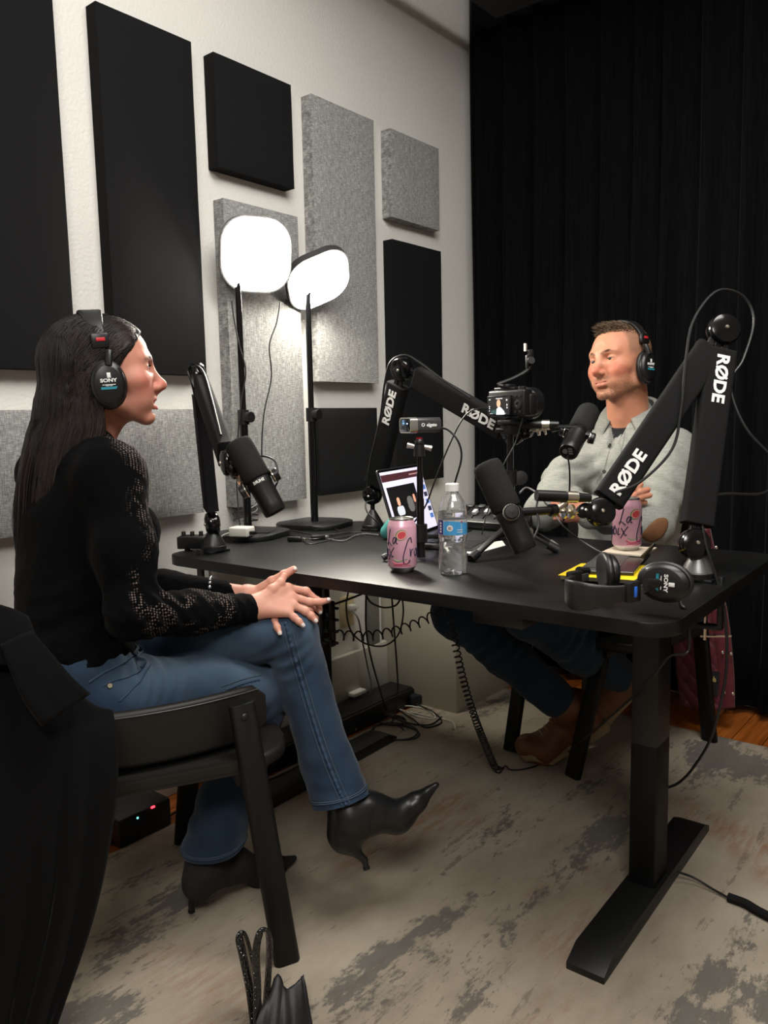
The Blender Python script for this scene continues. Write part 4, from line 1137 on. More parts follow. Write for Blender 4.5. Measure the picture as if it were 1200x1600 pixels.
sheet('coat_back', [
    [AD(-140, 990, 1.20), AD(-60, 960, 1.27), AD(10, 985, 1.31), AD(90, 1050, 1.335), AD(135, 1100, 1.345), AD(176, 1112, 1.35)],
    [AD(-150, 1090, 1.17), AD(-60, 1080, 1.24), AD(20, 1100, 1.275), AD(95, 1130, 1.30), AD(140, 1150, 1.315), AD(181, 1165, 1.325)],
    [AD(-160, 1250, 1.16), AD(-60, 1250, 1.22), AD(20, 1250, 1.26), AD(85, 1250, 1.285), AD(135, 1250, 1.30), AD(177, 1255, 1.32)],
    [AD(-160, 1420, 1.16), AD(-70, 1420, 1.22), AD(10, 1420, 1.26), AD(70, 1420, 1.285), AD(110, 1420, 1.30), AD(146, 1420, 1.32)],
    [AD(-160, 1600, 1.17), AD(-80, 1605, 1.23), AD(-20, 1610, 1.27), AD(30, 1610, 1.29), AD(60, 1610, 1.305), AD(86, 1605, 1.32)],
    [AD(-160, 1690, 1.18), AD(-80, 1690, 1.24), AD(-25, 1690, 1.28), AD(20, 1690, 1.30), AD(45, 1690, 1.315), AD(66, 1690, 1.33)]], 40, 50, M_coat, coat, 0.028, 9.0, 3, 0.008)
sheet('collar', [
    [AD(-70, 955, 1.22), AD(-20, 945, 1.27), AD(15, 952, 1.29), AD(42, 966, 1.30)],
    [AD(-75, 1000, 1.205), AD(-20, 985, 1.255), AD(20, 990, 1.275), AD(60, 1005, 1.285)],
    [AD(-80, 1050, 1.20), AD(-25, 1040, 1.245), AD(20, 1040, 1.262), AD(75, 1045, 1.275)]], 16, 14, M_coat, coat, 0.004, 4, 5, 0.007)
sheet('lapel', [
    [AD(4, 1008, 1.262), AD(28, 996, 1.268), AD(50, 988, 1.278)],
    [AD(16, 1042, 1.25), AD(48, 1030, 1.258), AD(80, 1022, 1.27)],
    [AD(40, 1095, 1.243), AD(76, 1078, 1.252), AD(112, 1058, 1.268)],
    [AD(68, 1134, 1.245), AD(104, 1110, 1.255), AD(141, 1084, 1.275)]], 12, 16, M_coat, coat, 0.004, 4, 7, 0.007)
sheet('coat_front_inner', [
    [AD(95, 1052, 1.36), AD(140, 1096, 1.37), AD(176, 1110, 1.375)],
    [AD(105, 1160, 1.40), AD(145, 1170, 1.41), AD(181, 1175, 1.42)],
    [AD(100, 1300, 1.41), AD(140, 1300, 1.42), AD(170, 1300, 1.425)]], 10, 14, M_coat, coat, 0.006, 4, 9, 0.006)

# ------------------------------------------------------------------ quilted maroon jacket on the man's chair
def quilted():
    m, nt, b = _nt('maroon quilted cloth')
    b.inputs['Base Color'].default_value = c4(srgb(92, 26, 36)); b.inputs['Roughness'].default_value = 0.55; b.inputs['Sheen Weight'].default_value = 0.15
    tc = N(nt, 'ShaderNodeTexCoord'); nz = N(nt, 'ShaderNodeTexNoise'); set_in(nz, Scale=60.0, Detail=3.0)
    nt.links.new(tc.outputs['Object'], nz.inputs['Vector'])
    mx = ramp(nt, [(0.3, srgb(78, 20, 30)), (0.7, srgb(106, 32, 42))]); nt.links.new(nz.outputs['Fac'], mx.inputs[0]); nt.links.new(mx.outputs[0], b.inputs['Base Color'])
    bp = N(nt, 'ShaderNodeBump'); set_in(bp, Strength=0.3, Distance=0.002); nt.links.new(nz.outputs['Fac'], bp.inputs['Height']); nt.links.new(bp.outputs[0], b.inputs['Normal'])
    return m
M_quilt = quilted()
jk = thing('jacket', 'maroon quilted jacket with snap buttons hanging off the man\'s chair back', 'jacket', tuple(AY(1105, 1105, 2.70)))
jr = [[AY(1040, 815, 2.655), AY(1075, 818, 2.665), AY(1104, 826, 2.68)],
      [AY(1040, 880, 2.67), AY(1080, 880, 2.685), AY(1118, 885, 2.70)],
      [AY(1045, 960, 2.68), AY(1090, 960, 2.70), AY(1134, 960, 2.715)],
      [AY(1055, 1040, 2.685), AY(1100, 1040, 2.705), AY(1143, 1040, 2.715)],
      [AY(1062, 1102, 2.685), AY(1105, 1108, 2.705), AY(1145, 1104, 2.715)]]
def quilt_sheet():
    R_ = [spline(r_, 20) for r_ in jr]; n_ = len(R_[0])
    cols = [spline([R_[k][i] for k in range(len(R_))], 18) for i in range(n_)]; m_ = len(cols[0]); b = MB()
    def fn(i, j):
        u, v = i/(n_-1), j/(m_-1); a = u*4.0; c = v*9.0
        d1 = abs(((a+c) % 1)-0.5)*2; d2 = abs(((a-c) % 1)-0.5)*2
        puff = 0.007*(min(1-d1, 1-d2) if False else (1-d1**4)*(1-d2**4))
        if u > 0.72: puff = 0.006*(1-(abs((u-0.86)/0.14))**4)
        return cols[i][j]-CF*puff+CF*0.014*mnoise.noise(Vector((u*2.4, v*1.3, 4)))
    b.grid(fn, n_, m_); o = b.obj('jacket_panel', M_quilt, jk, angle=None)
    s = o.modifiers.new('cloth thickness', 'SOLIDIFY'); s.thickness = 0.012; s.offset = -1
    return o
quilt_sheet()
for (x, y) in ((1128, 943), (1139, 1020), (1126, 1018), (1142, 1082), (1128, 1080), (1116, 855)):
    p = AY(x, y, 2.70)-CF*0.018; MB().lathe([(0.0055, 0), (0.0055, 0.002), (0.003, 0.0035), (1e-6, 0.0035)], p, frame(-CF), 14).obj('snap_button', M_chrome, jk)
lab = [AY(1102, 1046, 2.70), AY(1120, 1048, 2.705), AY(1117, 1086, 2.705), AY(1103, 1084, 2.70)]
MB()._add([p-CF*0.020 for p in lab] + [p-CF*0.022 for p in lab], [(0, 1, 2, 3), (4, 5, 6, 7), (0, 1, 5, 4), (1, 2, 6, 5), (2, 3, 7, 6), (3, 0, 4, 7)]) if False else None
_l = MB(); _l._add([p-CF*0.016 for p in lab] + [p-CF*0.022 for p in lab], [(3, 2, 1, 0), (4, 5, 6, 7), (0, 1, 5, 4), (1, 2, 6, 5), (2, 3, 7, 6), (3, 0, 4, 7)])
lo_ = _l.obj('woven_label', mat('black woven label', (0.010, 0.010, 0.012), 0.8, bump=0.2, scale=600), jk, smooth=False)
leaf = MB(); lc = AY(1111, 1062, 2.70)-CF*0.0225
for k, (ang, L) in enumerate(((90, 0.018), (55, 0.014), (125, 0.014), (20, 0.011), (160, 0.011), (-20, 0.008), (200, 0.008))):
    a = math.radians(ang); d = CR*math.cos(a)+CU*math.sin(a); s_ = CR*-math.sin(a)+CU*math.cos(a)
    leaf._add([lc, lc+d*L*0.5+s_*0.003, lc+d*L, lc+d*L*0.5-s_*0.003, lc-CF*0.001, lc+d*L*0.5+s_*0.003-CF*0.001, lc+d*L-CF*0.001, lc+d*L*0.5-s_*0.003-CF*0.001], [(0, 1, 2, 3), (4, 5, 6, 7), (0, 1, 5, 4), (1, 2, 6, 5), (2, 3, 7, 6), (3, 0, 4, 7)])
leaf.obj('leaf_emblem', mat('gold thread', srgb(170, 150, 90), 0.6, var=0.1), lo_, smooth=False)

# ------------------------------------------------------------------ handbag at the bottom edge
bag = thing('handbag', 'black handbag with glossy crocodile-look handles on the rug by the chair leg', 'handbag', tuple(AZ(440, 1600, RZ)))
M_bag = mat('black bag cloth', (0.008, 0.008, 0.009), 0.55, bump=0.35, scale=220, dist=0.001)
def croc():
    m, nt, b = _nt('glossy crocodile handle')
    b.inputs['Base Color'].default_value = (0.006, 0.006, 0.006, 1); b.inputs['Roughness'].default_value = 0.12; b.inputs['Coat Weight'].default_value = 0.6
    tc = N(nt, 'ShaderNodeTexCoord'); vo = N(nt, 'ShaderNodeTexVoronoi', feature='DISTANCE_TO_EDGE'); set_in(vo, Scale=150.0)
    nt.links.new(tc.outputs['Object'], vo.inputs['Vector'])
    cr = ramp(nt, [(0.0, (0, 0, 0)), (0.25, (1, 1, 1))]); nt.links.new(vo.outputs['Distance'], cr.inputs[0])
    bp = N(nt, 'ShaderNodeBump'); set_in(bp, Strength=0.8, Distance=0.002); nt.links.new(cr.outputs[0], bp.inputs['Height']); nt.links.new(bp.outputs[0], b.inputs['Normal'])
    return m
M_croc = croc()
def strap(pts, w=0.016, th=0.007):
    P_ = spline(pts, 8); b = MB(); sec = rrect(w, th, th*0.45, 3)
    def fn(i, j):
        t_ = (P_[min(i+1, len(P_)-1)]-P_[max(i-1, 0)]).normalized(); s_ = t_.cross(CF).normalized() if False else CF.cross(t_).normalized(); n_ = t_.cross(s_)
        q = sec[j % len(sec)]; a = 0.9
        return P_[i]+(s_*math.cos(a)+n_*math.sin(a))*q[0]+(n_*math.cos(a)-s_*math.sin(a))*q[1]
    b.grid(fn, len(P_), len(sec)+1); b._add([fn(0, j) for j in range(len(sec))], [tuple(range(len(sec)))]); b._add([fn(len(P_)-1, j) for j in range(len(sec))], [tuple(range(len(sec)))])
    return b.obj('handle', M_croc, bag, angle=60)
strap([AD(398, 1610, 1.40), AD(390, 1545, 1.40), AD(380, 1495, 1.40), AD(374, 1466, 1.405), AD(380, 1458, 1.415), AD(388, 1480, 1.42), AD(398, 1530, 1.425), AD(410, 1600, 1.43)])
strap([AD(402, 1610, 1.37), AD(402, 1545, 1.37), AD(400, 1490, 1.37), AD(406, 1458, 1.375), AD(416, 1454, 1.385), AD(421, 1475, 1.39), AD(418, 1540, 1.40), AD(412, 1605, 1.40)])
sheet('bag_side', [
    [AD(424, 1560, 1.40), AD(434, 1522, 1.42), AD(446, 1546, 1.41), AD(468, 1530, 1.43), AD(474, 1522, 1.435)],
    [AD(400, 1595, 1.36), AD(425, 1590, 1.37), AD(446, 1595, 1.375), AD(470, 1590, 1.39), AD(482, 1580, 1.41)],
    [AD(385, 1680, 1.33), AD(415, 1690, 1.33), AD(446, 1690, 1.335), AD(475, 1680, 1.35), AD(500, 1665, 1.38)]], 24, 16, M_bag, bag, 0.010, 12, 4, 0.004)
sheet('bag_back', [
    [AD(424, 1562, 1.45), AD(440, 1540, 1.46), AD(455, 1548, 1.46), AD(474, 1524, 1.455)],
    [AD(405, 1610, 1.45), AD(435, 1610, 1.46), AD(460, 1610, 1.46), AD(486, 1590, 1.45)],
    [AD(395, 1680, 1.45), AD(430, 1685, 1.46), AD(465, 1680, 1.455), AD(500, 1665, 1.43)]], 12, 10, M_bag, bag, 0.006, 6, 6, 0.004)
# ================================================================== people
def head_matrix(origin, facing, pitch=0.0, roll=0.0):
    f = Vector(facing); f.z = 0; f.normalize()
    z = Vector((0, 0, 1)); x = f.cross(z)
    R = Matrix((x, f, z)).transposed().to_4x4()
    R = R @ Matrix.Rotation(roll, 4, 'Y') @ Matrix.Rotation(pitch, 4, 'X')
    return Matrix.Translation(Vector(origin)) @ R
def xf(M, V):
    A = np.array(M)
    return V @ A[:3, :3].T + A[:3, 3]
def inv_pt(M, p): return tuple(M.inverted() @ Vector(p))

def make_head(M, neck, p):
    """head and neck in head space: x = the person's right, y = face, z = up; eye line at z = 0"""
    v = Vol((-0.105, -0.125, -0.26), (0.105, 0.135, 0.135), 0.0017)
    jw = p.get('jaw', 1.0); man = p.get('man', False)
    v.ell((0, -0.014, 0.036), (0.0745, 0.096, 0.079), 0)
    v.ell((0, 0.022, 0.014), (0.0655, 0.0735, 0.080), 0.02)
    v.ell((0, 0.040, -0.030), (0.056, 0.048, 0.050), 0.03)
    for s in (-1, 1):
        v.ell((s*0.046, 0.052, -0.024), (0.022, 0.024, 0.018), 0.022)
        v.cap((s*0.057*jw, -0.002, -0.035), (s*0.054*jw, 0.006, -0.066), 0.014, 0.013, 0.02)
        v.cap((s*0.054*jw, 0.006, -0.068), (s*0.018*jw, 0.066, -0.101), 0.0125, 0.0135, 0.02)
        v.ell((s*0.030, 0.052, -0.058), (0.026, 0.030, 0.030), 0.02)
    v.ell((0, 0.030, -0.066), (0.050*jw, 0.050, 0.034), 0.02)
    v.ell((0, 0.054, -0.062), (0.034, 0.034, 0.034), 0.02)
    v.ell((0, 0.0735, -0.1015), (0.020*jw, 0.0165, 0.0145), 0.014)
    # neck
    nb = np.array(neck); nr = p.get('neck_r', 0.056)
    v.cap((0, -0.022, -0.045), nb, nr*0.98, nr*1.04, 0.016)
    v.cap((0, 0.012, -0.085), nb+np.array((0, 0.035, 0)), 0.026, 0.030, 0.02)
    for s in (-1, 1):
        v.cap((s*0.052, -0.020, -0.055), nb+np.array((s*0.016, 0.056, 0.02)), 0.011, 0.010, 0.02)
    # brow, sockets, lids
    br = p.get('brow', 0.010)
    for s in (-1, 1):
        v.cap((s*0.012, 0.0845, 0.0185), (s*0.044, 0.070, 0.022), br, br*0.8, 0.016)
        v.ell((s*0.0315, 0.094, -0.001), (0.017, 0.017, 0.0125), 0.012, 's')
        v.ell((s*0.032, 0.0705, 0.0005), (0.0168, 0.0155, 0.0145), 0.005)
        v.cap((s*0.018, 0.0845, -0.0145), (s*0.042, 0.073, -0.0155), 0.0055, 0.0045, 0.01)
        op = p.get('eye_open', 0.0042)
        v.ell((s*0.0318, 0.092, -0.0008), (0.0125, 0.012, op), 0.002, 's')
    # nose
    nt_ = p.get('nose', 0.112)
    v.cap((0, 0.0835, 0.010), (0, nt_-0.003, -0.030), 0.0075, 0.0090, 0.014)
    v.ell((0, nt_-0.002, -0.0365), (0.0115, 0.0115, 0.0105), 0.010)
    for s in (-1, 1):
        v.ell((s*0.0125, nt_-0.0145, -0.0405), (0.0078, 0.0105, 0.0080), 0.006)
        v.ell((s*0.0068, nt_-0.0085, -0.0490), (0.0042, 0.0062, 0.0040), 0.003, 's')
    v.cap((0, nt_-0.012, -0.047), (0, 0.0865, -0.058), 0.006, 0.009, 0.01)
    # mouth
    mo = p.get('mouth_open', 0.0); sm = p.get('smile', 0.0)
    ml = p.get('mouth_w', 0.0245)+0.3*sm
    up = [(-ml, 0.0755, -0.0670+sm), (-0.010, 0.0885, -0.0642), (0, 0.0905, -0.0652), (0.010, 0.0885, -0.0642), (ml, 0.0755, -0.0670+sm)]
    lo = [(-ml, 0.0750, -0.0695+sm), (-0.011, 0.0880, -0.0745-mo), (0, 0.0900, -0.0755-mo), (0.011, 0.0880, -0.0745-mo), (ml, 0.0750, -0.0695+sm)]
    lp = p.get('lip', 1.0)
    v.path(up, [0.0032, 0.0052*lp, 0.0050*lp, 0.0052*lp, 0.0032], 0.007)
    v.path(lo, [0.0034, 0.0062*lp, 0.0066*lp, 0.0062*lp, 0.0034], 0.007)
    sl = [(-ml, 0.0765, -0.0683+sm), (-0.018, 0.0870, -0.0690+sm*0.45-mo*0.2), (-0.009, 0.0965, -0.0694-mo*0.45), (0, 0.099, -0.0695-mo*0.5), (0.009, 0.0965, -0.0694-mo*0.45), (0.018, 0.0870, -0.0690+sm*0.45-mo*0.2), (ml, 0.0765, -0.0683+sm)]
    v.path(sl, [q_*p.get('slit', 1.0) for q_ in (0.0016, 0.0019+mo*0.2, 0.0018+mo*0.45, 0.0018+mo*0.5, 0.0018+mo*0.45, 0.0019+mo*0.2, 0.0016)], 0.003, 's')
    v.ell((0, 0.0855, -0.0870), (0.016, 0.0075, 0.0045), 0.008, 's')
    if man:      # smile folds
        for s in (-1, 1):
            v.ell((s*0.040, 0.066, -0.036), (0.017, 0.017, 0.014), 0.014)
    # ears (mostly under the ear cups)
    for s in (-1, 1):
        v.ell((s*0.076, -0.012, -0.012), (0.007, 0.016, 0.028), 0.006)
        v.ell((s*0.084, -0.008, -0.010), (0.006, 0.008, 0.015), 0.004, 's')
    V, Q = v.mesh(); V = relax(V, Q, 2)
    # true skin colouring
    base = np.array(p['skin']); C_ = np.repeat(base[None], len(V), 0)
    def mixc(mask, col, a): 
        k = np.clip(mask*a, 0, 1)[:, None]
        C_[:] = C_*(1-k)+np.array(col)*k
    red = np.array(p['blush'])
    n1 = snoise(V, 70, 3)*0.5+0.5; n2 = snoise(V, 400, 5)*0.5+0.5
    mixc(n1, red, 0.22)
    for s in (-1, 1): mixc(blob_mask(V, (s*0.044, 0.065, -0.030), (0.028, 0.035, 0.024)), red, 0.55)
    mixc(blob_mask(V, (0, 0.112, -0.036), (0.016, 0.022, 0.016)), red, 0.6)
    if man:
        st = np.maximum.reduce([blob_mask(V, (0, 0.07, -0.098), (0.055, 0.045, 0.030)), blob_mask(V, (0.050, 0.02, -0.078), (0.022, 0.045, 0.036)), blob_mask(V, (-0.050, 0.02, -0.078), (0.022, 0.045, 0.036)),
                                blob_mask(V, (0, 0.092, -0.057), (0.030, 0.02, 0.007)), 0.8*blob_mask(V, (0.062, 0.0, -0.03), (0.02, 0.02, 0.04)), 0.8*blob_mask(V, (-0.062, 0.0, -0.03), (0.02, 0.02, 0.04))])
        mixc(st*(0.45+0.55*(n2 > 0.42)), p['stubble'], 0.78)
        x_, y_, z_ = np.abs(V[:, 0]), V[:, 1], V[:, 2]
        top = np.clip((z_-0.076)/0.008, 0, 1)*np.clip((0.060-x_+0.4*(0.06-y_))/0.012, 0, 1)
        sidem = np.clip((0.044+0.004*n1-y_)/0.012, 0, 1)*np.clip((z_-0.004+0.9*np.maximum(0, -0.02-y_)+0.0)/0.018, 0, 1)
        sc = np.maximum(top, sidem)*np.clip((z_+0.065)/0.01, 0, 1)
        mixc(sc*(0.6+0.4*n2), p['hair'], 0.75)
    lips = np.maximum.reduce([blob_mask(V, (x, y, z), (0.008, 0.009, 0.0045)) for (x, y, z) in up[1:4]] + [blob_mask(V, (x, y, z), (0.009, 0.009, 0.0055)) for (x, y, z) in lo[1:4]] +
                             [blob_mask(V, (s*q_, 0.083, -0.068+sm*(q_/0.03)**2), (0.006, 0.010, 0.0042)) for s in (-1, 1) for q_ in (0.014, 0.018, 0.022)])
    mixc(lips, p['lips'], p.get('lipa', 0.8))
    for s in (-1, 1):      # brows and lash line
        P_ = np_spline([(s*0.013, 0.094, 0.0165), (s*0.028, 0.0885, 0.0225), (s*0.047, 0.072, 0.0185)], 5)
        d = np.min(np.sqrt((((V[:, None]-P_[None])*np.array((1, 0.6, 1.5)))**2).sum(2)), 1)
        mixc(np.clip((0.0072-d)/0.003, 0, 1)*(0.7+0.3*n2), p['browc'], p.get('browa', 0.75))
        dl_ = np.abs(V[:, 2]-(0.0035-0.12*np.abs(np.abs(V[:, 0])-0.032)))
        mixc(np.clip((0.0016-dl_)/0.0012, 0, 1)*(np.abs(np.abs(V[:, 0])-0.032) < 0.013)*(V[:, 1] > 0.074), (0.03, 0.02, 0.015), p.get('lash', 0.5))
    return V, Q, C_

M_eyewhite = mat('eye white', (0.46, 0.40, 0.37), 0.2, var=0.03, scale=40)
M_iris = mat('grey blue iris', (0.030, 0.030, 0.030), 0.15, var=0.3, scale=300)
M_pupil = mat('pupil', (0.004, 0.004, 0.004), 0.1, var=0.1, scale=100)
def eyes(M, parent, look=(0, 1, 0)):
    lv = Vector(look).normalized()
    for s in (-1, 1):
        c = Vector((s*0.0318, 0.0718, -0.0005))
        R3 = M.to_3x3()
        e = MB().sphere(M @ c, 0.0128, 18, 12).obj('eyeball', M_eyewhite, parent, angle=None)
        for rad, off, mm, nm in ((0.0068, 0.0006, M_iris, 'iris'), (0.0034, 0.0010, M_pupil, 'pupil')):
            F = R3 @ frame(lv)
            prof = [(rad, math.sqrt(0.0128**2-rad**2)+off*0.4), (rad*0.6, 0.0128-0.0002+off), (1e-6, 0.0128+off)]
            MB().lathe(prof, M @ c, F, 16).obj(nm, mm, e, angle=None)

def headphones(M, parent_label, with_cord=None, name='headphones', scale=1.0, badge=(0.55, 0.02, 0.03), cs=0.82, bandz=0.118, squeeze=1.0, cup_dirs=None):
    """closed studio headphones in head space"""
    t = thing(name, parent_label, 'headphones', tuple(M.translation), 'studio headphones')
    R3 = M.to_3x3()
    def W(p): return M @ (Vector(p)*scale)
    # padded headband
    n = 25
    arc = []
    for i in range(n):
        a = math.radians(-62+124*i/(n-1))
        arc.append((squeeze*0.090*math.sin(a), -0.006-0.010*math.cos(a), 0.005+bandz*math.cos(a), a))
    def band(w, th, off, i0, i1, nm, mm, par, bulge=0.0):
        b = MB(); sec = rrect(w, th, th*0.45, 4)
        def fn(i, j):
            x, y, z, a = arc[i0+i]
            q = sec[j % len(sec)]
            nrm = Vector((math.sin(a), 0, math.cos(a)))
            wv = 1.0+bulge*math.cos(a*1.4)**2
            return W(Vector((x, y, z))+Vector((0, 1, 0))*q[0]*wv+nrm*(q[1]+off))
        b.grid(fn, i1-i0, len(sec)+1)
        e0 = [fn(0, j) for j in range(len(sec))]; e1 = [fn(i1-i0-1, j) for j in range(len(sec))]
        b._add(e0, [tuple(range(len(sec)))]); b._add(e1, [tuple(reversed(range(len(sec))))])
        return b.obj(nm, mm, par, angle=50)
    band(0.026, 0.008, 0.0, 0, n, 'headband', M_hp_pad, t, 0.85)
    for s in (-1, 1):
        a = math.radians(62)*s
        top = Vector((squeeze*0.090*math.sin(a), -0.010, 0.005+bandz*math.cos(a)))
        # end cap with coloured side badge, slider, fork
        MB().box(W(top+Vector((s*0.003, 0, -0.004))), Vector((0.014, 0.034, 0.030))*scale, R3, bevel=0.004*scale).obj('band_end', M_blackplastic, t)
        MB().box(W(top+Vector((s*0.0105, 0.001, -0.002))), Vector((0.002, 0.017, 0.007))*scale, R3, bevel=0.0009*scale).obj('side_badge', mat('badge', badge, 0.4, var=0.05), t)
        MB().box(W(top+Vector((s*0.004, 0.001, -0.026))), Vector((0.004, 0.014, 0.034))*scale, R3, bevel=0.001*scale).obj('slider', M_hpsteel, t)
        MB().tube([W((s*(0.0945)*squeeze, 0.003, 0.034)), W((s*0.099*squeeze, 0.001, 0.024)), W((s*0.1015*squeeze, -0.002, 0.006))], 0.0075*scale, 10).obj('hinge_arm', M_blackplastic, t)
        cc = Vector((s*0.086*squeeze, -0.006, -0.030))
        sc_, scale = scale, scale*cs
        F = R3 @ Matrix(((0, 0, s), (1 if s > 0 else -1, 0, 0), (0, 1, 0)))
        if cup_dirs:
            zn = Vector(cup_dirs[s]).normalized(); yn = Vector((0, 0, 1)).cross(zn).normalized(); F = Matrix((yn.cross(zn), yn, zn)).transposed()
        out_ = R3.inverted() @ F.col[2]
        # ear pad, cup, cap
        pad = [(0.018, 0.0), (0.036, -0.006), (0.0475, -0.003), (0.0495, 0.004), (0.046, 0.010), (0.03, 0.011)]
        MB().lathe([(r_*scale, z_*scale) for r_, z_ in pad], M @ (cc*sc_-out_*0.003), F, 32, 0.92, 1.24).obj('ear_pad', M_hp_pad, t, angle=60)
        cup = [(0.0445, 0.0), (0.0450, 0.004), (0.0435, 0.010), (0.036, 0.0155), (0.034, 0.0165), (1e-6, 0.0168)]
        co = MB().lathe([(r_*scale, z_*scale) for r_, z_ in cup], M @ (cc*sc_+out_*0.006), F, 36, 0.92, 1.24).obj('ear_cup', M_blackplastic, t, angle=40)
        Mx = Matrix.Translation(M @ (cc*sc_)) @ F.to_4x4()
        Mx = Mx @ Matrix.Translation((0, 0, 0.006+0.0168*scale+0.0004))
        text_mesh('lettering', 'SONY', 0.0115*scale, Mx @ Matrix.Translation((0.000, 0.0085*scale, 0)), M_whiteprint, co, bold=0.0003, sx=1.25)
        MB().box(Mx @ Vector((0.002*scale, 0.021*scale, 0)), Vector((0.0085, 0.0125, 0.0008))*scale, F, bevel=0.0002).obj('white_mark', M_whiteprint, co)
        MB().box(Mx @ Vector((0.0, -0.0015*scale, 0)), Vector((0.030, 0.0016, 0.0006))*scale, F).obj('print_line', M_whiteprint, co)
        MB().prism([(-0.019*scale, -0.0125*scale), (0.0155*scale, -0.0125*scale), (0.019*scale, -0.0065*scale), (-0.019*scale, -0.0065*scale)], 0.0007*scale, Mx @ Vector((0, 0, -0.0003)), F).obj('teal_stripe', M_teal, co)
        text_mesh('lettering', 'MDR-7506', 0.0035*scale, Mx @ Matrix.Translation((0.000, -0.0042*scale, 0)), M_whiteprint, co)
        scale = sc_
    if with_cord: MB().tube(spline(with_cord, 8), 0.0026, 7).obj('cord', M_rubber, t)
    return t
M_hp_pad = mat('black leatherette', (0.012, 0.012, 0.012), 0.42, bump=0.25, scale=260, dist=0.001)
M_hpsteel = mat('brushed slider steel', (0.16, 0.16, 0.16), 0.35, 0.8, var=0.1, scale=100)
M_teal = mat('teal print', srgb(36, 128, 146), 0.45, var=0.04)

def seamline(name, ob, pts, r, m, parent, lift=0.0008, dirn=None):
    """a stitched line laid on the surface of ob"""
    from mathutils.bvhtree import BVHTree
    bv = BVHTree.FromPolygons([tuple(v.co) for v in ob.data.vertices], [tuple(p.vertices) for p in ob.data.polygons])
    out = []
    for p in spline(pts, 8):
        if dirn is not None:
            loc, nrm, i, d = bv.ray_cast(Vector(p)-Vector(dirn)*0.3, Vector(dirn))
            if loc is None: loc, nrm, i, d = bv.find_nearest(Vector(p))
        else: loc, nrm, i, d = bv.find_nearest(Vector(p))
        out.append(loc+nrm*lift)
    if len(out) > 1: return MB().tube(out, r, 5).obj(name, m, parent)

def bvh_of(ob):
    from mathutils.bvhtree import BVHTree
    return BVHTree.FromPolygons([tuple(v.co) for v in ob.data.vertices], [tuple(p.vertices) for p in ob.data.polygons])

# ------------------------------------------------------------------ woman
def denim():
    m, nt, b = _nt('washed blue denim')
    tc = N(nt, 'ShaderNodeTexCoord')
    n1 = N(nt, 'ShaderNodeTexNoise'); set_in(n1, Scale=7.0, Detail=4.0)
    mp = N(nt, 'ShaderNodeMapping'); mp.inputs['Scale'].default_value = (900, 900, 260)
    n2 = N(nt, 'ShaderNodeTexNoise'); set_in(n2, Scale=1.0, Detail=2.0)
    nt.links.new(tc.outputs['Object'], n1.inputs['Vector']); nt.links.new(tc.outputs['Object'], mp.inputs['Vector']); nt.links.new(mp.outputs[0], n2.inputs['Vector'])
    at = N(nt, 'ShaderNodeAttribute', attribute_name='Col')
    mx = N(nt, 'ShaderNodeMixRGB', blend_type='OVERLAY'); mx.inputs[0].default_value = 0.55
    ad = N(nt, 'ShaderNodeMath', operation='MULTIPLY_ADD'); ad.inputs[1].default_value = 0.5
    nt.links.new(n1.outputs['Fac'], ad.inputs[0]); 
    hf = N(nt, 'ShaderNodeMath', operation='MULTIPLY'); hf.inputs[1].default_value = 0.5
    nt.links.new(n2.outputs['Fac'], hf.inputs[0]); nt.links.new(hf.outputs[0], ad.inputs[2])
    nt.links.new(at.outputs['Color'], mx.inputs[1]); nt.links.new(ad.outputs[0], mx.inputs[2])
    nt.links.new(mx.outputs[0], b.inputs['Base Color'])
    b.inputs['Roughness'].default_value = 0.9; b.inputs['Specular IOR Level'].default_value = 0.15; b.inputs['Sheen Weight'].default_value = 0.12
    bp = N(nt, 'ShaderNodeBump'); set_in(bp, Strength=0.35, Distance=0.0012)
    nt.links.new(n2.outputs['Fac'], bp.inputs['Height']); nt.links.new(bp.outputs[0], b.inputs['Normal'])
    return m
M_denim = denim()
M_denim_seam = mat('denim seam', (0.022, 0.045, 0.085), 0.9, bump=0.5, scale=700, var=0.3)
M_stitch = mat('pale denim stitch', (0.050, 0.068, 0.092), 0.85, var=0.2, scale=900)

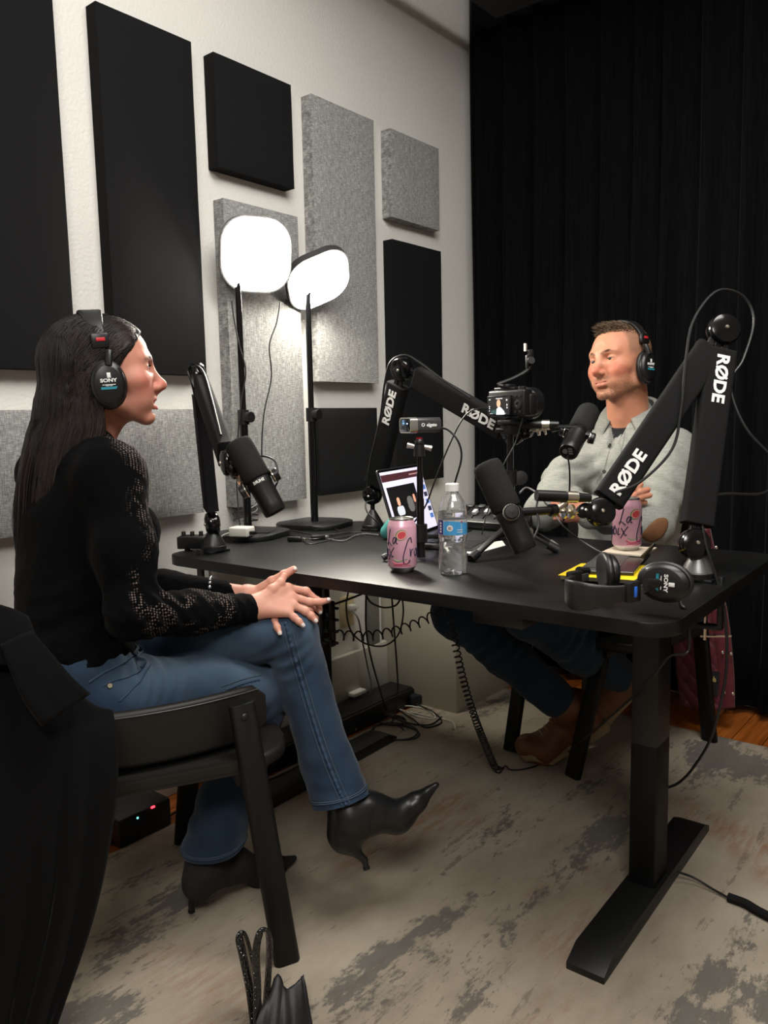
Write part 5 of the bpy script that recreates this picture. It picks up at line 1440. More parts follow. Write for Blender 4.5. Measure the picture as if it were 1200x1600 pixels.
def knit():
    m, nt, b = _nt('black lace knit')
    tc = N(nt, 'ShaderNodeTexCoord')
    at = N(nt, 'ShaderNodeAttribute', attribute_name='Col')        # red channel marks the openwork areas
    sp = N(nt, 'ShaderNodeSeparateColor'); nt.links.new(at.outputs['Color'], sp.inputs[0])
    mp = N(nt, 'ShaderNodeMapping'); mp.inputs['Rotation'].default_value = (0.3, 0.5, 0.7); mp.inputs['Scale'].default_value = (1, 1, 1)
    nt.links.new(tc.outputs['Object'], mp.inputs['Vector'])
    vo = N(nt, 'ShaderNodeTexVoronoi'); set_in(vo, Scale=200.0, Randomness=0.15)
    nt.links.new(mp.outputs[0], vo.inputs['Vector'])
    hole = ramp(nt, [(0.30, (1, 1, 1)), (0.40, (0, 0, 0))]); nt.links.new(vo.outputs['Distance'], hole.inputs[0])
    nz = N(nt, 'ShaderNodeTexNoise'); set_in(nz, Scale=17.0, Detail=2.0, Distortion=1.2); nt.links.new(tc.outputs['Object'], nz.inputs['Vector'])
    area = ramp(nt, [(0.46, (0, 0, 0)), (0.53, (1, 1, 1))]); nt.links.new(nz.outputs['Fac'], area.inputs[0])
    m1 = N(nt, 'ShaderNodeMath', operation='MULTIPLY'); nt.links.new(hole.outputs[0], m1.inputs[0]); nt.links.new(area.outputs[0], m1.inputs[1])
    m2 = N(nt, 'ShaderNodeMath', operation='MULTIPLY'); nt.links.new(m1.outputs[0], m2.inputs[0]); nt.links.new(sp.outputs[0], m2.inputs[1])
    mx = N(nt, 'ShaderNodeMixRGB'); mx.inputs[1].default_value = (0.0016, 0.0016, 0.0019, 1); mx.inputs[2].default_value = (0.15, 0.115, 0.10, 1)
    nt.links.new(m2.outputs[0], mx.inputs[0]); nt.links.new(mx.outputs[0], b.inputs['Base Color'])
    b.inputs['Roughness'].default_value = 0.9; b.inputs['Specular IOR Level'].default_value = 0.06; b.inputs['Sheen Weight'].default_value = 0.015
    bp = N(nt, 'ShaderNodeBump'); set_in(bp, Strength=0.4, Distance=0.001); nt.links.new(vo.outputs['Distance'], bp.inputs['Height']); nt.links.new(bp.outputs[0], b.inputs['Normal'])
    return m

def woman():
    HM = head_matrix(AD(164, 581, 1.64), (0.44, 0.90, 0), pitch=0.07, roll=0.0)
    sh_c = Vector((-1.550, 0.858, 0.985))
    W = thing('person', 'seated woman in black lace-sleeve top and blue jeans, legs crossed, speaking', 'person', (-1.40, 0.85, RZ))
    neck = Vector((-1.540, 0.868, 1.035))
    V, Q, C_ = make_head(HM, inv_pt(HM, neck), dict(skin=srgb(192, 134, 114), blush=srgb(186, 100, 86), lips=srgb(184, 92, 88), browc=srgb(70, 48, 38), neck_r=0.049, jaw=0.93, brow=0.0085, nose=0.1125, mouth_open=0.008, lash=0.8, eye_open=0.0030))
    head = (xf(HM, V), Q); cols = [C_]
    # hands ------------------------------------------------------------
    rh = Vol(AD(385, 985, 1.58)-Vector((0.06, 0.06, 0.0)), AD(520, 870, 1.80)+Vector((0.10, 0.06, 0.03)), 0.0016) if False else None
    def H(x, y, d): return tuple(AD(x, y, d))
    lo = Vector((-1.40, 0.98, 0.62)); hi = Vector((-1.05, 1.36, 0.82))
    parts = []
    for side in ('r', 'l'):
        v = Vol(lo, hi, 0.0017)
        if side == 'r':
            wr = H(392, 952, 1.665); el = H(360, 957, 1.64)
            v.cap(el, wr, 0.024, 0.0225, 0.012)
            mc = [H(449, 919, 1.715), H(456, 933, 1.705), H(458, 946, 1.690), H(451, 957, 1.672)]
            for q, rr_ in zip(mc, (0.0125, 0.0122, 0.0115, 0.0105)): v.cap(wr, q, 0.0185, rr_, 0.012)
            v.cap(H(400, 940, 1.67), H(435, 922, 1.70), 0.016, 0.0125, 0.014)
            finger(v, [mc[0], H(478, 924, 1.735), H(495, 938, 1.742), H(500, 953, 1.742)], 0.0098, 0.0064)
            finger(v, [mc[1], H(484, 941, 1.715), H(500, 940.5, 1.722), H(513, 938, 1.728)], 0.0096, 0.0062)
            finger(v, [mc[2], H(477, 955, 1.69), H(486, 962, 1.69), H(493, 970, 1.69)], 0.0090, 0.0060)
            finger(v, [mc[3], H(460, 965, 1.665), H(467, 971, 1.66), H(473, 977, 1.66)], 0.0080, 0.0054)
            finger(v, [H(406, 940, 1.67), H(425, 921, 1.685), H(438, 911, 1.70), H(444, 900, 1.712)], 0.0115, 0.0074)
        else:
            wr = H(386, 930, 1.735); el = H(350, 940, 1.74)
            v.cap(el, wr, 0.023, 0.021, 0.012)
            mc = [H(442, 918, 1.755), H(446, 930, 1.765), H(444, 946, 1.765), H(434, 958, 1.755)]
            for q, rr_ in zip(mc, (0.012, 0.0118, 0.0112, 0.010)): v.cap(wr, q, 0.017, rr_, 0.012)
            finger(v, [H(398, 926, 1.735), H(425, 909, 1.735), H(444, 898, 1.735), H(459, 889.5, 1.737)], 0.0125, 0.0078)
            finger(v, [mc[0], H(472, 931, 1.772), H(489, 945, 1.775), H(500, 956, 1.772)], 0.0092, 0.0062)
            finger(v, [mc[1], H(470, 946, 1.775), H(484, 957, 1.770), H(494, 966, 1.765)], 0.0092, 0.0062)
            finger(v, [mc[2], H(458, 960, 1.765), H(466, 968, 1.755), H(475, 975, 1.745)], 0.0088, 0.0060)
            finger(v, [H(424, 958, 1.70), H(429, 970, 1.675), H(433, 980, 1.660), H(437, 989, 1.652)], 0.0085, 0.0056)
        HV, HQ = v.mesh(); HV = relax(HV, HQ, 2)
        base = np.repeat(np.array(srgb(206, 154, 134))[None], len(HV), 0)
        k = (0.35*(snoise(HV, 90, 2)*0.5+0.5))[:, None]; base = base*(1-k)+np.array(srgb(204, 124, 108))*k
        parts.append((HV, HQ)); cols.append(base)
    # torso and arms under the clothes, one body
    bv = Vol((-1.86, 0.62, 0.45), (-1.15, 1.22, 1.10), 0.008)
    bv.ell((-1.47, 0.81, 0.58), (0.13, 0.10, 0.10), 0.0); bv.ell((-1.52, 0.83, 0.82), (0.12, 0.085, 0.17), 0.08); bv.cap((-1.66, 0.87, 0.97), (-1.43, 0.86, 0.975), 0.045, k=0.06); bv.cap((-1.54, 0.868, 0.95), tuple(neck), 0.05, k=0.03)
    bv.path([(-1.405, 0.855, 0.97), (-1.315, 0.825, 0.725), H(392, 952, 1.665)], [0.036, 0.03, 0.021], 0.03); bv.path([(-1.68, 0.885, 0.97), (-1.60, 0.93, 0.74), H(386, 930, 1.735)], [0.036, 0.03, 0.021], 0.03)
    BV, BQ = bv.mesh(); cols.append(np.repeat(np.array(srgb(192, 134, 114))[None], len(BV), 0))
    body = np_obj('body', [head]+parts+[(BV, BQ)], M_skin, W, np.concatenate(cols))
    eyes(HM, W, (0.0, 1, -0.02))
    # nails with white tips
    M_nail = mat('pale nail', (0.72, 0.66, 0.62), 0.25, var=0.02)
    for (x, y, d, x2, y2, d2) in ((511, 937.5, 1.722, 516, 936, 1.724), (500, 955, 1.735, 501.5, 959, 1.735), (459, 887.5, 1.731, 463, 890, 1.731), (492, 968, 1.683, 495.5, 972, 1.683), (472, 975, 1.654, 475.5, 979, 1.654), (436, 987, 1.646, 438.5, 992, 1.645)):
        a, b_ = AD(x, y, d-0.003), AD(x2, y2, d2-0.003)
        MB().tube([a, (a+b_)/2, b_], 0.004, 8, radii=[0.0042, 0.0048, 0.0030]).obj('fingernail', M_nail, W)
    # top ---------------------------------------------------------------
    v = Vol((-1.90, 0.60, 0.46), (-1.12, 1.20, 1.13), 0.0052)
    v.ell((-1.475, 0.795, 0.60), (0.150, 0.118, 0.10), 0)
    v.ell((-1.500, 0.815, 0.71), (0.135, 0.108, 0.13), 0.06)
    v.ell((-1.525, 0.835, 0.86), (0.145, 0.100, 0.14), 0.07)
    for sx in (-0.062, 0.070): v.ell((-1.525+sx, 0.925, 0.855), (0.066, 0.062, 0.066), 0.035)
    v.cap((-1.675, 0.875, 0.968), (-1.415, 0.858, 0.975), 0.058, 0.058, 0.05)
    v.cap((-1.54, 0.855, 0.99), (-1.540, 0.862, 1.066), 0.080, 0.053, 0.03)
    v.cap((-1.525, 0.862, 1.030), (-1.418, 0.860, 0.985), 0.060, 0.058, 0.05); v.cap((-1.555, 0.862, 1.030), (-1.665, 0.872, 0.980), 0.060, 0.058, 0.05)
    el_r = (-1.300, 0.822, 0.722); wr_r = H(396, 951, 1.67)
    v.path([(-1.400, 0.856, 0.972), (-1.335, 0.838, 0.84), el_r], [0.062, 0.054, 0.046], 0.035)
    v.path([el_r, (-1.292, 0.95, 0.700), wr_r], [0.046, 0.043, 0.030], 0.025)
    el_l = (-1.62, 0.92, 0.735); wr_l = H(384, 931, 1.74)
    v.path([(-1.690, 0.885, 0.968), el_l], [0.060, 0.046], 0.035)
    v.path([el_l, (-1.47, 1.02, 0.712), wr_l], [0.046, 0.040, 0.029], 0.025)
    v.cut(tuple(AD(396, 950, 1.668)), tuple((AD(397, 951, 1.67)-AD(360, 957, 1.63)).normalized()))
    V, Q = v.mesh(); V = relax(V, Q, 2)
    V = V+np_normals(V, Q)*(0.0022*snoise(V, (30, 30, 22), 8)+0.0010*snoise(V, 90, 9)+folds(V, (-1.27, 0.86, 0.72), (0.09, 0.09, 0.08), (0.1, 0.8, 0.6), 0.026, 0.0035, 0.3, 2)
        +folds(V, (-1.36, 0.74, 0.66), (0.16, 0.14, 0.12), (0, -0.3, 1), 0.045, 0.0035, 0.4, 5)+folds(V, (-1.28, 1.02, 0.69), (0.08, 0.08, 0.06), (0.2, 1, 0.4), 0.022, 0.0018, 0.4, 6))[:, None]
    A_ = np_spline([(-1.395, 0.875, 1.00), (-1.325, 0.862, 0.84), (-1.285, 0.845, 0.735), (-1.280, 0.93, 0.705), (-1.28, 0.985, 0.70)], 8)
    dA = np.min(np.sqrt(((V[:, None]-A_[None])**2).sum(2)), 1)
    m_ = np.clip((0.058-dA)/0.012, 0, 1)*(V[:, 1] > 0.80)
    m_ = np.maximum(m_, np.clip((V[:, 2]-1.012)/0.01, 0, 1)*(V[:, 1] > 0.86))
    Cc = np.stack([m_, np.zeros(len(V)), np.zeros(len(V))], 1)
    np_obj('lace_top', [(V, Q)], knit(), W, Cc)
    # bracelet on the far wrist
    bc = AD(331, 932, 1.735); fx = (AD(384, 931, 1.74)-AD(320, 935, 1.73)).normalized()
    F = frame(fx); br_ = MB()
    for k in range(22):
        a = 2*math.pi*k/22; br_.sphere(bc+F @ Vector((0.0415*math.cos(a), 0.0415*math.sin(a), 0)), 0.0042, 8, 6)
    br_.obj('bracelet', mat('silver beads', (0.6, 0.6, 0.6), 0.25, 0.9, var=0.1), W)
    # jeans -------------------------------------------------------------
    v = Vol((-1.72, 0.56, 0.10), (-0.98, 1.32, 0.74), 0.0052)
    v.ell((-1.455, 0.800, 0.555), (0.150, 0.120, 0.100), 0)
    v.ell((-1.470, 0.790, 0.615), (0.142, 0.108, 0.06), 0.03)
    hr, kr, ar = (-1.360, 0.815, 0.540), (-1.285, 1.130, 0.485), (-1.345, 0.985, 0.155)
    hl, kl, al = (-1.50, 0.880, 0.600), (-1.228, 1.162, 0.615), (-1.088, 1.163, 0.270)
    v.path([hr, (-1.318, 0.98, 0.518), kr], [0.088, 0.076, 0.062], 0.02)
    v.path([kr, (-1.302, 1.10, 0.38), (-1.325, 1.035, 0.25), (-1.338, 1.010, 0.150)], [0.060, 0.055, 0.058, 0.068], 0.014)
    v.path([hl, (-1.36, 1.04, 0.632), kl], [0.080, 0.070, 0.061], 0.010)
    v.path([kl, (-1.190, 1.168, 0.48), (-1.135, 1.164, 0.36), (-1.083, 1.160, 0.262)], [0.060, 0.055, 0.057, 0.063], 0.010)
    V, Q = v.mesh()
    # hems: flat open cuts across each flared leg
    V = relax(V, Q, 2)
    Nn = np_normals(V, Q)
    V = V+Nn*(0.0026*snoise(V, (26, 26, 13), 21)+0.0011*snoise(V, (60, 60, 40), 22)
        +folds(V, (-1.285, 0.85, 0.63), (0.10, 0.07, 0.09), (0.2, 1.0, -0.55), 0.024, 0.0042, 0.35, 1)+folds(V, (-1.19, 1.11, 0.575), (0.065, 0.07, 0.055), (0.1, 0.7, -1.0), 0.026, 0.0036, 0.35, 2)
        +folds(V, (-1.26, 1.08, 0.44), (0.07, 0.08, 0.06), (0.1, 0.7, -1.0), 0.034, 0.0030, 0.35, 3)+folds(V, (-1.09, 1.165, 0.31), (0.10, 0.10, 0.06), (0, 0.2, 1), 0.042, 0.0014, 0.5, 4)+folds(V, (-1.33, 1.0, 0.20), (0.12, 0.12, 0.07), (0, 0.2, 1), 0.045, 0.0025, 0.5, 7))[:, None]
    basec = np.array((0.0105, 0.0235, 0.047)); light = np.array((0.066, 0.102, 0.150))
    pale_k = np.zeros(len(V))  # denim paler along the tops of both thighs
    for P_ in (np_spline([(-1.29, 0.84, 0.62), (-1.28, 0.98, 0.59), (-1.245, 1.10, 0.54)], 8), np_spline([(-1.23, 1.06, 0.68), (-1.17, 1.17, 0.64)], 8)):
        d = np.min(np.sqrt(((V[:, None]-P_[None])**2).sum(2)), 1); pale_k = np.maximum(pale_k, np.clip(1-d/0.085, 0, 1))
    dd = np.abs(V[:, 2]-0.58); 
    k = (0.10+0.75*pale_k+0.12*snoise(V, 30, 4))[:, None].clip(0, 1)
    jeans = np_obj('jeans', [(V, Q)], M_denim, W, basec*(1-k)+light*k)
    # trim the flared legs to a hem
    bm = bmesh.new(); bm.from_mesh(jeans.data)
    for (pp, nn, sel) in (((-1.338, 1.01, 0.156), (0.02, 0.06, -1), lambda c: c.x < -1.22 and c.z < 0.2), ((-1.090, 1.160, 0.280), (0.30, 0.0, -0.95), lambda c: c.x > -1.2 and c.z < 0.34)):
        pp, nn = Vector(pp), Vector(nn).normalized()
        gv = [q for q in bm.verts if (q.co-pp).dot(nn) > 0 and sel(q.co)]
        for q in gv: q.co -= nn*(q.co-pp).dot(nn)
    bm.to_mesh(jeans.data); bm.free()
    # stitched outseams, hems, pocket, waistband, button
    bvj = bvh_of(jeans)
    def pxseam(name, pxs, r_, m, lift=0.001, pucker=0.0):
        out, rad = [], []
        for k_, q_ in enumerate(spline([Vector((x, y, 0)) for x, y in pxs], 14)):
            h_ = bvj.ray_cast(CAM, _ray(q_.x, q_.y).normalized())
            if h_[0] is not None: out.append(h_[0]+h_[1]*lift); rad.append(r_*(1+pucker*math.sin(k_*1.9)))
        if len(out) > 2: MB().tube(out, r_, 6, radii=rad).obj(name, m, W)
    ls = [(446, 972), (456, 1010), (470, 1060), (488, 1120), (508, 1180), (528, 1230), (541, 1258)]
    pxseam('outseam', ls, 0.0030, M_denim_seam, 0.0006, 0.45)
    pxseam('seam_stitch', [(x+7, y) for x, y in ls], 0.0009, M_stitch)
    pxseam('seam_stitch', [(x-6, y+1) for x, y in ls], 0.0007, M_stitch)
    pxseam('outseam', [(352, 1078), (380, 1068), (405, 1062)], 0.0022, M_denim_seam, 0.0006, 0.4)
    pxseam('seam_stitch', [(345, 1073), (378, 1062), (408, 1055)], 0.0008, M_stitch)
    pxseam('outseam', [(402, 1215), (398, 1265), (392, 1320)], 0.0026, M_denim_seam, 0.0006, 0.4)
    for (c, rad, ax) in (((-1.338, 1.01, 0.166), 0.069, (0.02, 0.06, -1)), ((-1.092, 1.160, 0.292), 0.064, (0.30, 0.0, -0.95))):
        F = frame(ax); ring = [Vector(c)+F @ Vector((rad*math.cos(a), rad*math.sin(a), 0)) for a in np.linspace(0, 2*math.pi, 24)]
        seamline('hem', jeans, ring, 0.0022, M_denim_seam, W)
        seamline('hem_stitch', jeans, [p_-Vector(ax)*0.004 for p_ in ring], 0.0012, M_stitch, W)
    def on(x, y, d=1.5): return AD(x, y, d)
    vw = (CF*1.0).normalized()
    seamline('pocket_edge', jeans, [on(162, 1072), on(178, 1064), on(200, 1058), on(222, 1046), on(232, 1025)], 0.0018, M_denim_seam, W, dirn=_ray(195, 1060).normalized())
    seamline('pocket_edge', jeans, [on(188, 1095), on(205, 1078), on(222, 1060), on(236, 1036)], 0.0018, M_denim_seam, W, dirn=_ray(205, 1070).normalized())
    seamline('waistband', jeans, [on(140, 1066), on(165, 1050), on(190, 1038), on(215, 1020)], 0.0024, M_denim_seam, W, dirn=_ray(180, 1045).normalized())
    hit = bvj.ray_cast(CAM, _ray(172, 1072).normalized())
    if hit[0] is not None: MB().cyl(hit[0], hit[0]+hit[1]*0.003, 0.0055, 0.0045, 14).obj('rivet', mat('old brass', (0.10, 0.085, 0.06), 0.4, 0.8, var=0.1), W)
    for pts_ in ([(206, 1010), (213, 1016), (207, 1024), (214, 1030)], [(215, 1008), (222, 1018), (216, 1030), (226, 1036), (222, 1045)]):
        out = []
        for (x, y) in pts_:
            h_ = bvj.ray_cast(CAM, _ray(x, y).normalized())
            out.append((h_[0]+h_[1]*0.006) if h_[0] is not None else AD(x, y, 1.47))
        MB().tube(spline(out, 6), 0.003, 6).obj('denim_lace', M_denim_seam, W)
    # ankle boots --------------------------------------------------------
    M_boot = mat('black boot leather', (0.0075, 0.0075, 0.008), 0.34, bump=0.12, scale=160, spec=0.45, dist=0.0008)
    M_suede = mat('black boot suede', (0.006, 0.006, 0.0065), 0.8, bump=0.3, scale=500)
    def boot(ankle, heel_tip, ball, toe, up, m, sole_n):
        A, Ht, Bl, To = (np.array(q) for q in (ankle, heel_tip, ball, toe))
        lo_ = np.minimum.reduce([A, Ht, Bl, To])-0.08; hi_ = np.maximum.reduce([A, Ht, Bl, To])+0.10
        v = Vol(lo_, hi_, 0.0026)
        u = np.array(Vector(up).normalized()); sn = np.array(Vector(sole_n).normalized())
        fw = (To-Bl); fw = fw/np.linalg.norm(fw); hb = A-u*0.055-np.array((Bl-A)/np.linalg.norm(Bl-A))*0.028
        v.cap(A+u*0.045, A-u*0.005, 0.035, 0.037, 0.01)
        v.cap(A-u*0.005, hb, 0.040, 0.031, 0.03)
        v.cap(A-u*0.02, (A+Bl)/2+sn*0.022, 0.037, 0.031, 0.03)
        v.cap(hb, (A+Bl)/2+sn*0.004, 0.026, 0.028, 0.02)
        v.cap((A+Bl)/2+sn*0.022, Bl+sn*0.024, 0.033, 0.030, 0.03)
        v.cap(Bl+sn*0.020, (Bl+To)/2+sn*0.014, 0.032, 0.021, 0.02); v.cap((Bl+To)/2+sn*0.013, To+sn*0.008, 0.021, 0.0065, 0.012)
        v.cap(hb-u*0.012, Ht+u*0.02, 0.017, 0.0068, 0.02)
        v.cap(Ht+u*0.02, Ht+u*0.004, 0.0064, 0.0062, 0.004)
        V, Q = v.mesh(); V = relax(V, Q, 2)
        V = V+np_normals(V, Q)*(0.0012*snoise(V, 45, 31))[:, None]
        o = np_obj('ankle_boot', [(V, Q)], m, W)
        MB().cyl(Ht, Ht+u*0.005, 0.0078, 0.0078, 12).obj('heel_tip', M_blackplastic, o)
        return o
    boot((-1.345, 0.995, 0.125), (-1.372, 0.968, RZ+0.001), (-1.338, 1.135, RZ+0.006), (-1.322, 1.235, RZ+0.012), (0.03, 0.04, 1), M_suede, (0, -0.05, 1))
    hu = (AD(545, 1268, 1.67)-AD(563, 1340, 1.665)).normalized()
    boot(tuple(AD(546, 1270, 1.665)), tuple(AD(573, 1358, 1.655)), tuple(AD(628, 1291, 1.685)), tuple(AD(684, 1232, 1.71)), tuple(hu), M_boot, tuple((hu*0.9+Vector((-0.3, -0.1, 0.2))).normalized()))
    # hair --------------------------------------------------------------
    hv = Vol((-0.13, -0.24, -0.44), (0.13, 0.12, 0.14), 0.0042)
    hv.ell((0, -0.020, 0.036), (0.081, 0.099, 0.0815), 0)
    hv.ell((0, 0.024, 0.018), (0.0715, 0.0790, 0.0880), 0.02)
    hv.ell((0, -0.052, 0.0), (0.081, 0.072, 0.085), 0.03)
    for z_, cy, hx, hy in ((-0.07, -0.075, 0.080, 0.070), (-0.14, -0.098, 0.084, 0.072), (-0.20, -0.118, 0.086, 0.062), (-0.26, -0.134, 0.086, 0.052), (-0.31, -0.146, 0.082, 0.042), (-0.350, -0.152, 0.070, 0.030)):
        hv.ell((0, cy, z_), (hx, hy, 0.065 if z_ > -0.34 else 0.045), 0.03)
    for s in (-1, 1): hv.cap((s*0.060, -0.035, -0.01), (s*0.066, -0.060, -0.13), 0.024, 0.020, 0.03)
    # open the face
    hv.ell((0, 0.108, -0.040), (0.098, 0.086, 0.090), 0.008, 's')
    gy = (hv.lo[1]+hv.res*np.arange(hv.n[1]))[None, :, None]; gz = (hv.lo[2]+hv.res*np.arange(hv.n[2]))[None, None, :]; gx = np.abs(hv.lo[0]+hv.res*np.arange(hv.n[0]))[:, None, None]
    hv.f = np.where(gz > -0.02, np.maximum(hv.f, gy-0.90*gz-0.013-0.10*(gx-0.03)), hv.f).astype(np.float32)      # hairline from temple to brow
    V, Q = hv.mesh(); V = relax(V, Q, 3)
    kk = np.clip(0.5+0.5*snoise(V, (160, 160, 6), 3), 0, 1)[:, None]*0.6
    V = V+np_normals(V, Q)*(0.0020*snoise(V, (120, 120, 5), 7))[:, None]
    dark, mid, warm = np.array((0.0030, 0.0022, 0.0020)), np.array((0.0095, 0.0058, 0.0045)), np.array((0.026, 0.0125, 0.009))
    hair = np_obj('hair', [(xf(HM, V), Q)], M_hair, W, dark*(1-kk)+mid*kk)
    from mathutils.bvhtree import BVHTree
    hb = BVHTree.FromPolygons([tuple(q) for q in V], [tuple(q) for q in Q])
    def lift(p_, e):
        l_, n_, _, _ = hb.find_nearest(p_)
        return l_+n_*e if (p_-l_).dot(n_) < e else p_
    r = random.Random(5); curves, cc = [], []
    def sk_(p_, e):
        d = p_-Vector((0, -0.020, 0.036)); d = Vector((d.x/(0.081+e), d.y/(0.099+e), d.z/(0.0815+e))).normalized()
        return Vector((0, -0.020, 0.036))+Vector((d.x*(0.081+e), d.y*(0.099+e), d.z*(0.0815+e)))
    for i in range(3300):
        s = 1 if r.random() < 0.62 else -1
        a = r.random(); u = r.random()
        if i >= 2600: a *= 0.6; u *= 0.25
        # roots run from the parting down the side hairline; hair sweeps back over the ear and falls down the back
        root = Vector((s*(0.006+0.082*a), 0.128-0.145*u-0.092*a*a, 0.094+0.014*u-0.071*a**1.6))
        e = 0.0015+0.004*r.random()
        root = sk_(root, 0.0005)
        tgt_y = -0.030-0.065*u+0.012*r.uniform(-1, 1)
        back = Vector((s*(0.050+0.036*a), tgt_y, 0.010-0.02*a)); back = sk_(back, e+0.004)
        mid0 = sk_((root+back)/2+Vector((0, 0, 0.012)), e+0.001)
        q = r.random()                                   # where across the fall of hair it ends up (0 front .. 1 back)
        q = 0.35*(1-u)*0+q
        side = s*(0.090-0.050*q**3)*(r.uniform(0.05, 1) if q > 0.72 else 1)+r.uniform(-.003, .004)
        m1 = Vector((side*0.97, -0.020-0.120*q, -0.085)); m2 = Vector((side, -0.050-0.135*q, -0.18))
        L = r.uniform(0.29, 0.385)+0.01*q
        end = Vector((side*(0.94-0.1*r.random()), -0.088-0.112*q-0.25*max(0, L-0.30), -L))
        el_ = 0.0006+0.0026*r.random()
        P = np.array([tuple(HM @ (lift(q_, el_*min(1, 0.2+k_*0.12)) if q_.z > -0.30 else q_)) for k_, q_ in enumerate(spline([root, mid0, back, m1, m2, (m2+end)/2+Vector((0, -0.004, 0)), end], 3))])
        curves.append(P); t = r.random()
        col = dark*(1-t)+mid*t if r.random() < 0.82 else mid*(1-t)+warm*t
        if i >= 2600: col = col*0.5+warm*(0.4+0.7*t)  # front strands paler: light on the front of the hair put into their colour
        cc.append(col)
    for i in range(1100):      # the back of the crown
        x_ = r.uniform(-0.075, 0.078); u = r.random(); e = 0.0006+0.0028*r.random()
        k1 = (1-(x_/0.085)**2)**0.5
        pts = [sk_(Vector((x_*0.35, 0.02-0.05*u, 0.115)), 0.0005), sk_(Vector((x_*0.8, -0.075, 0.088)), 0.002), sk_(Vector((x_, -0.115*k1-0.015, 0.03)), 0.003), Vector((x_, -0.040-0.092*k1, -0.03)), Vector((x_*1.04, -0.050-0.100*k1, -0.09)), Vector((x_*1.05, -0.075-0.115*k1, -0.18)), Vector((x_*0.98, -0.115-0.095*k1+r.uniform(-.01, .006), -r.uniform(0.28, 0.38)))]
        P = np.array([tuple(HM @ (lift(q_, e) if q_.z > -0.30 else q_)) for q_ in spline(pts, 3)])
        curves.append(P); t = r.random(); cc.append(dark*(1-t)+mid*t if r.random() < 0.85 else mid*(1-t)+warm*t)
    st = strands('hair_strands', curves, 0.00105, hair, cc); st['kind'] = 'stuff'
    # brows and lashes
    curves, cc = [], []
    for s in (-1, 1):
        for i in range(60):
            t = r.random(); p_ = Vector((s*(0.014+0.033*t), 0.0965-0.026*t*t-0.002, 0.0165+0.006*math.sin(t*2.6)+r.uniform(-.002, .002)))
            e_ = p_+Vector((s*0.007, -0.002, 0.003*(1-2*t)+0.001)); curves.append(np_spline([HM @ p_, HM @ ((p_+e_)/2+Vector((0, 0.001, 0))), HM @ e_], 2)); cc.append(dark*1.5)
        for i in range(16):
            t = i/15; p_ = Vector((s*(0.022+0.020*t), 0.0855-0.007*t, 0.0035)); e_ = p_+Vector((s*0.002*(t-0.4), 0.0075, 0.003)); curves.append(np_spline([HM @ p_, HM @ ((p_+e_)/2-Vector((0, 0, 0.001))), HM @ e_], 2)); cc.append(dark)
    o = strands('brow_hairs', curves, 0.0005, W, cc); o['kind'] = 'stuff'
    headphones(HM, 'black headphones with red badge worn by the woman')
    return W, HM
WOMAN, WHM = woman()
# ------------------------------------------------------------------ man
def chambray():
    m, nt, b = _nt('pale grey chambray')
    tc = N(nt, 'ShaderNodeTexCoord')
    out = []
    for sc in ((40, 40, 500), (420, 420, 40)):
        mp = N(nt, 'ShaderNodeMapping'); mp.inputs['Scale'].default_value = sc
        nz = N(nt, 'ShaderNodeTexNoise'); set_in(nz, Scale=1.0, Detail=3.0)
        nt.links.new(tc.outputs['Object'], mp.inputs['Vector']); nt.links.new(mp.outputs[0], nz.inputs['Vector']); out.append(nz)
    ad = N(nt, 'ShaderNodeMath', operation='ADD'); nt.links.new(out[0].outputs['Fac'], ad.inputs[0]); nt.links.new(out[1].outputs['Fac'], ad.inputs[1])
    cr = ramp(nt, [(0.35, srgb(128, 130, 124)), (0.65, srgb(160, 161, 154))])
    hf = N(nt, 'ShaderNodeMath', operation='MULTIPLY'); hf.inputs[1].default_value = 0.5; nt.links.new(ad.outputs[0], hf.inputs[0])
    nt.links.new(hf.outputs[0], cr.inputs[0]); nt.links.new(cr.outputs[0], b.inputs['Base Color'])
    b.inputs['Roughness'].default_value = 0.9; b.inputs['Specular IOR Level'].default_value = 0.15
    bp = N(nt, 'ShaderNodeBump'); set_in(bp, Strength=0.25, Distance=0.001); nt.links.new(hf.outputs[0], bp.inputs['Height']); nt.links.new(bp.outputs[0], b.inputs['Normal'])
    return m
M_shirt = chambray()
M_shirtseam = mat('shirt seam', srgb(104, 106, 100), 0.9, bump=0.3, scale=500)
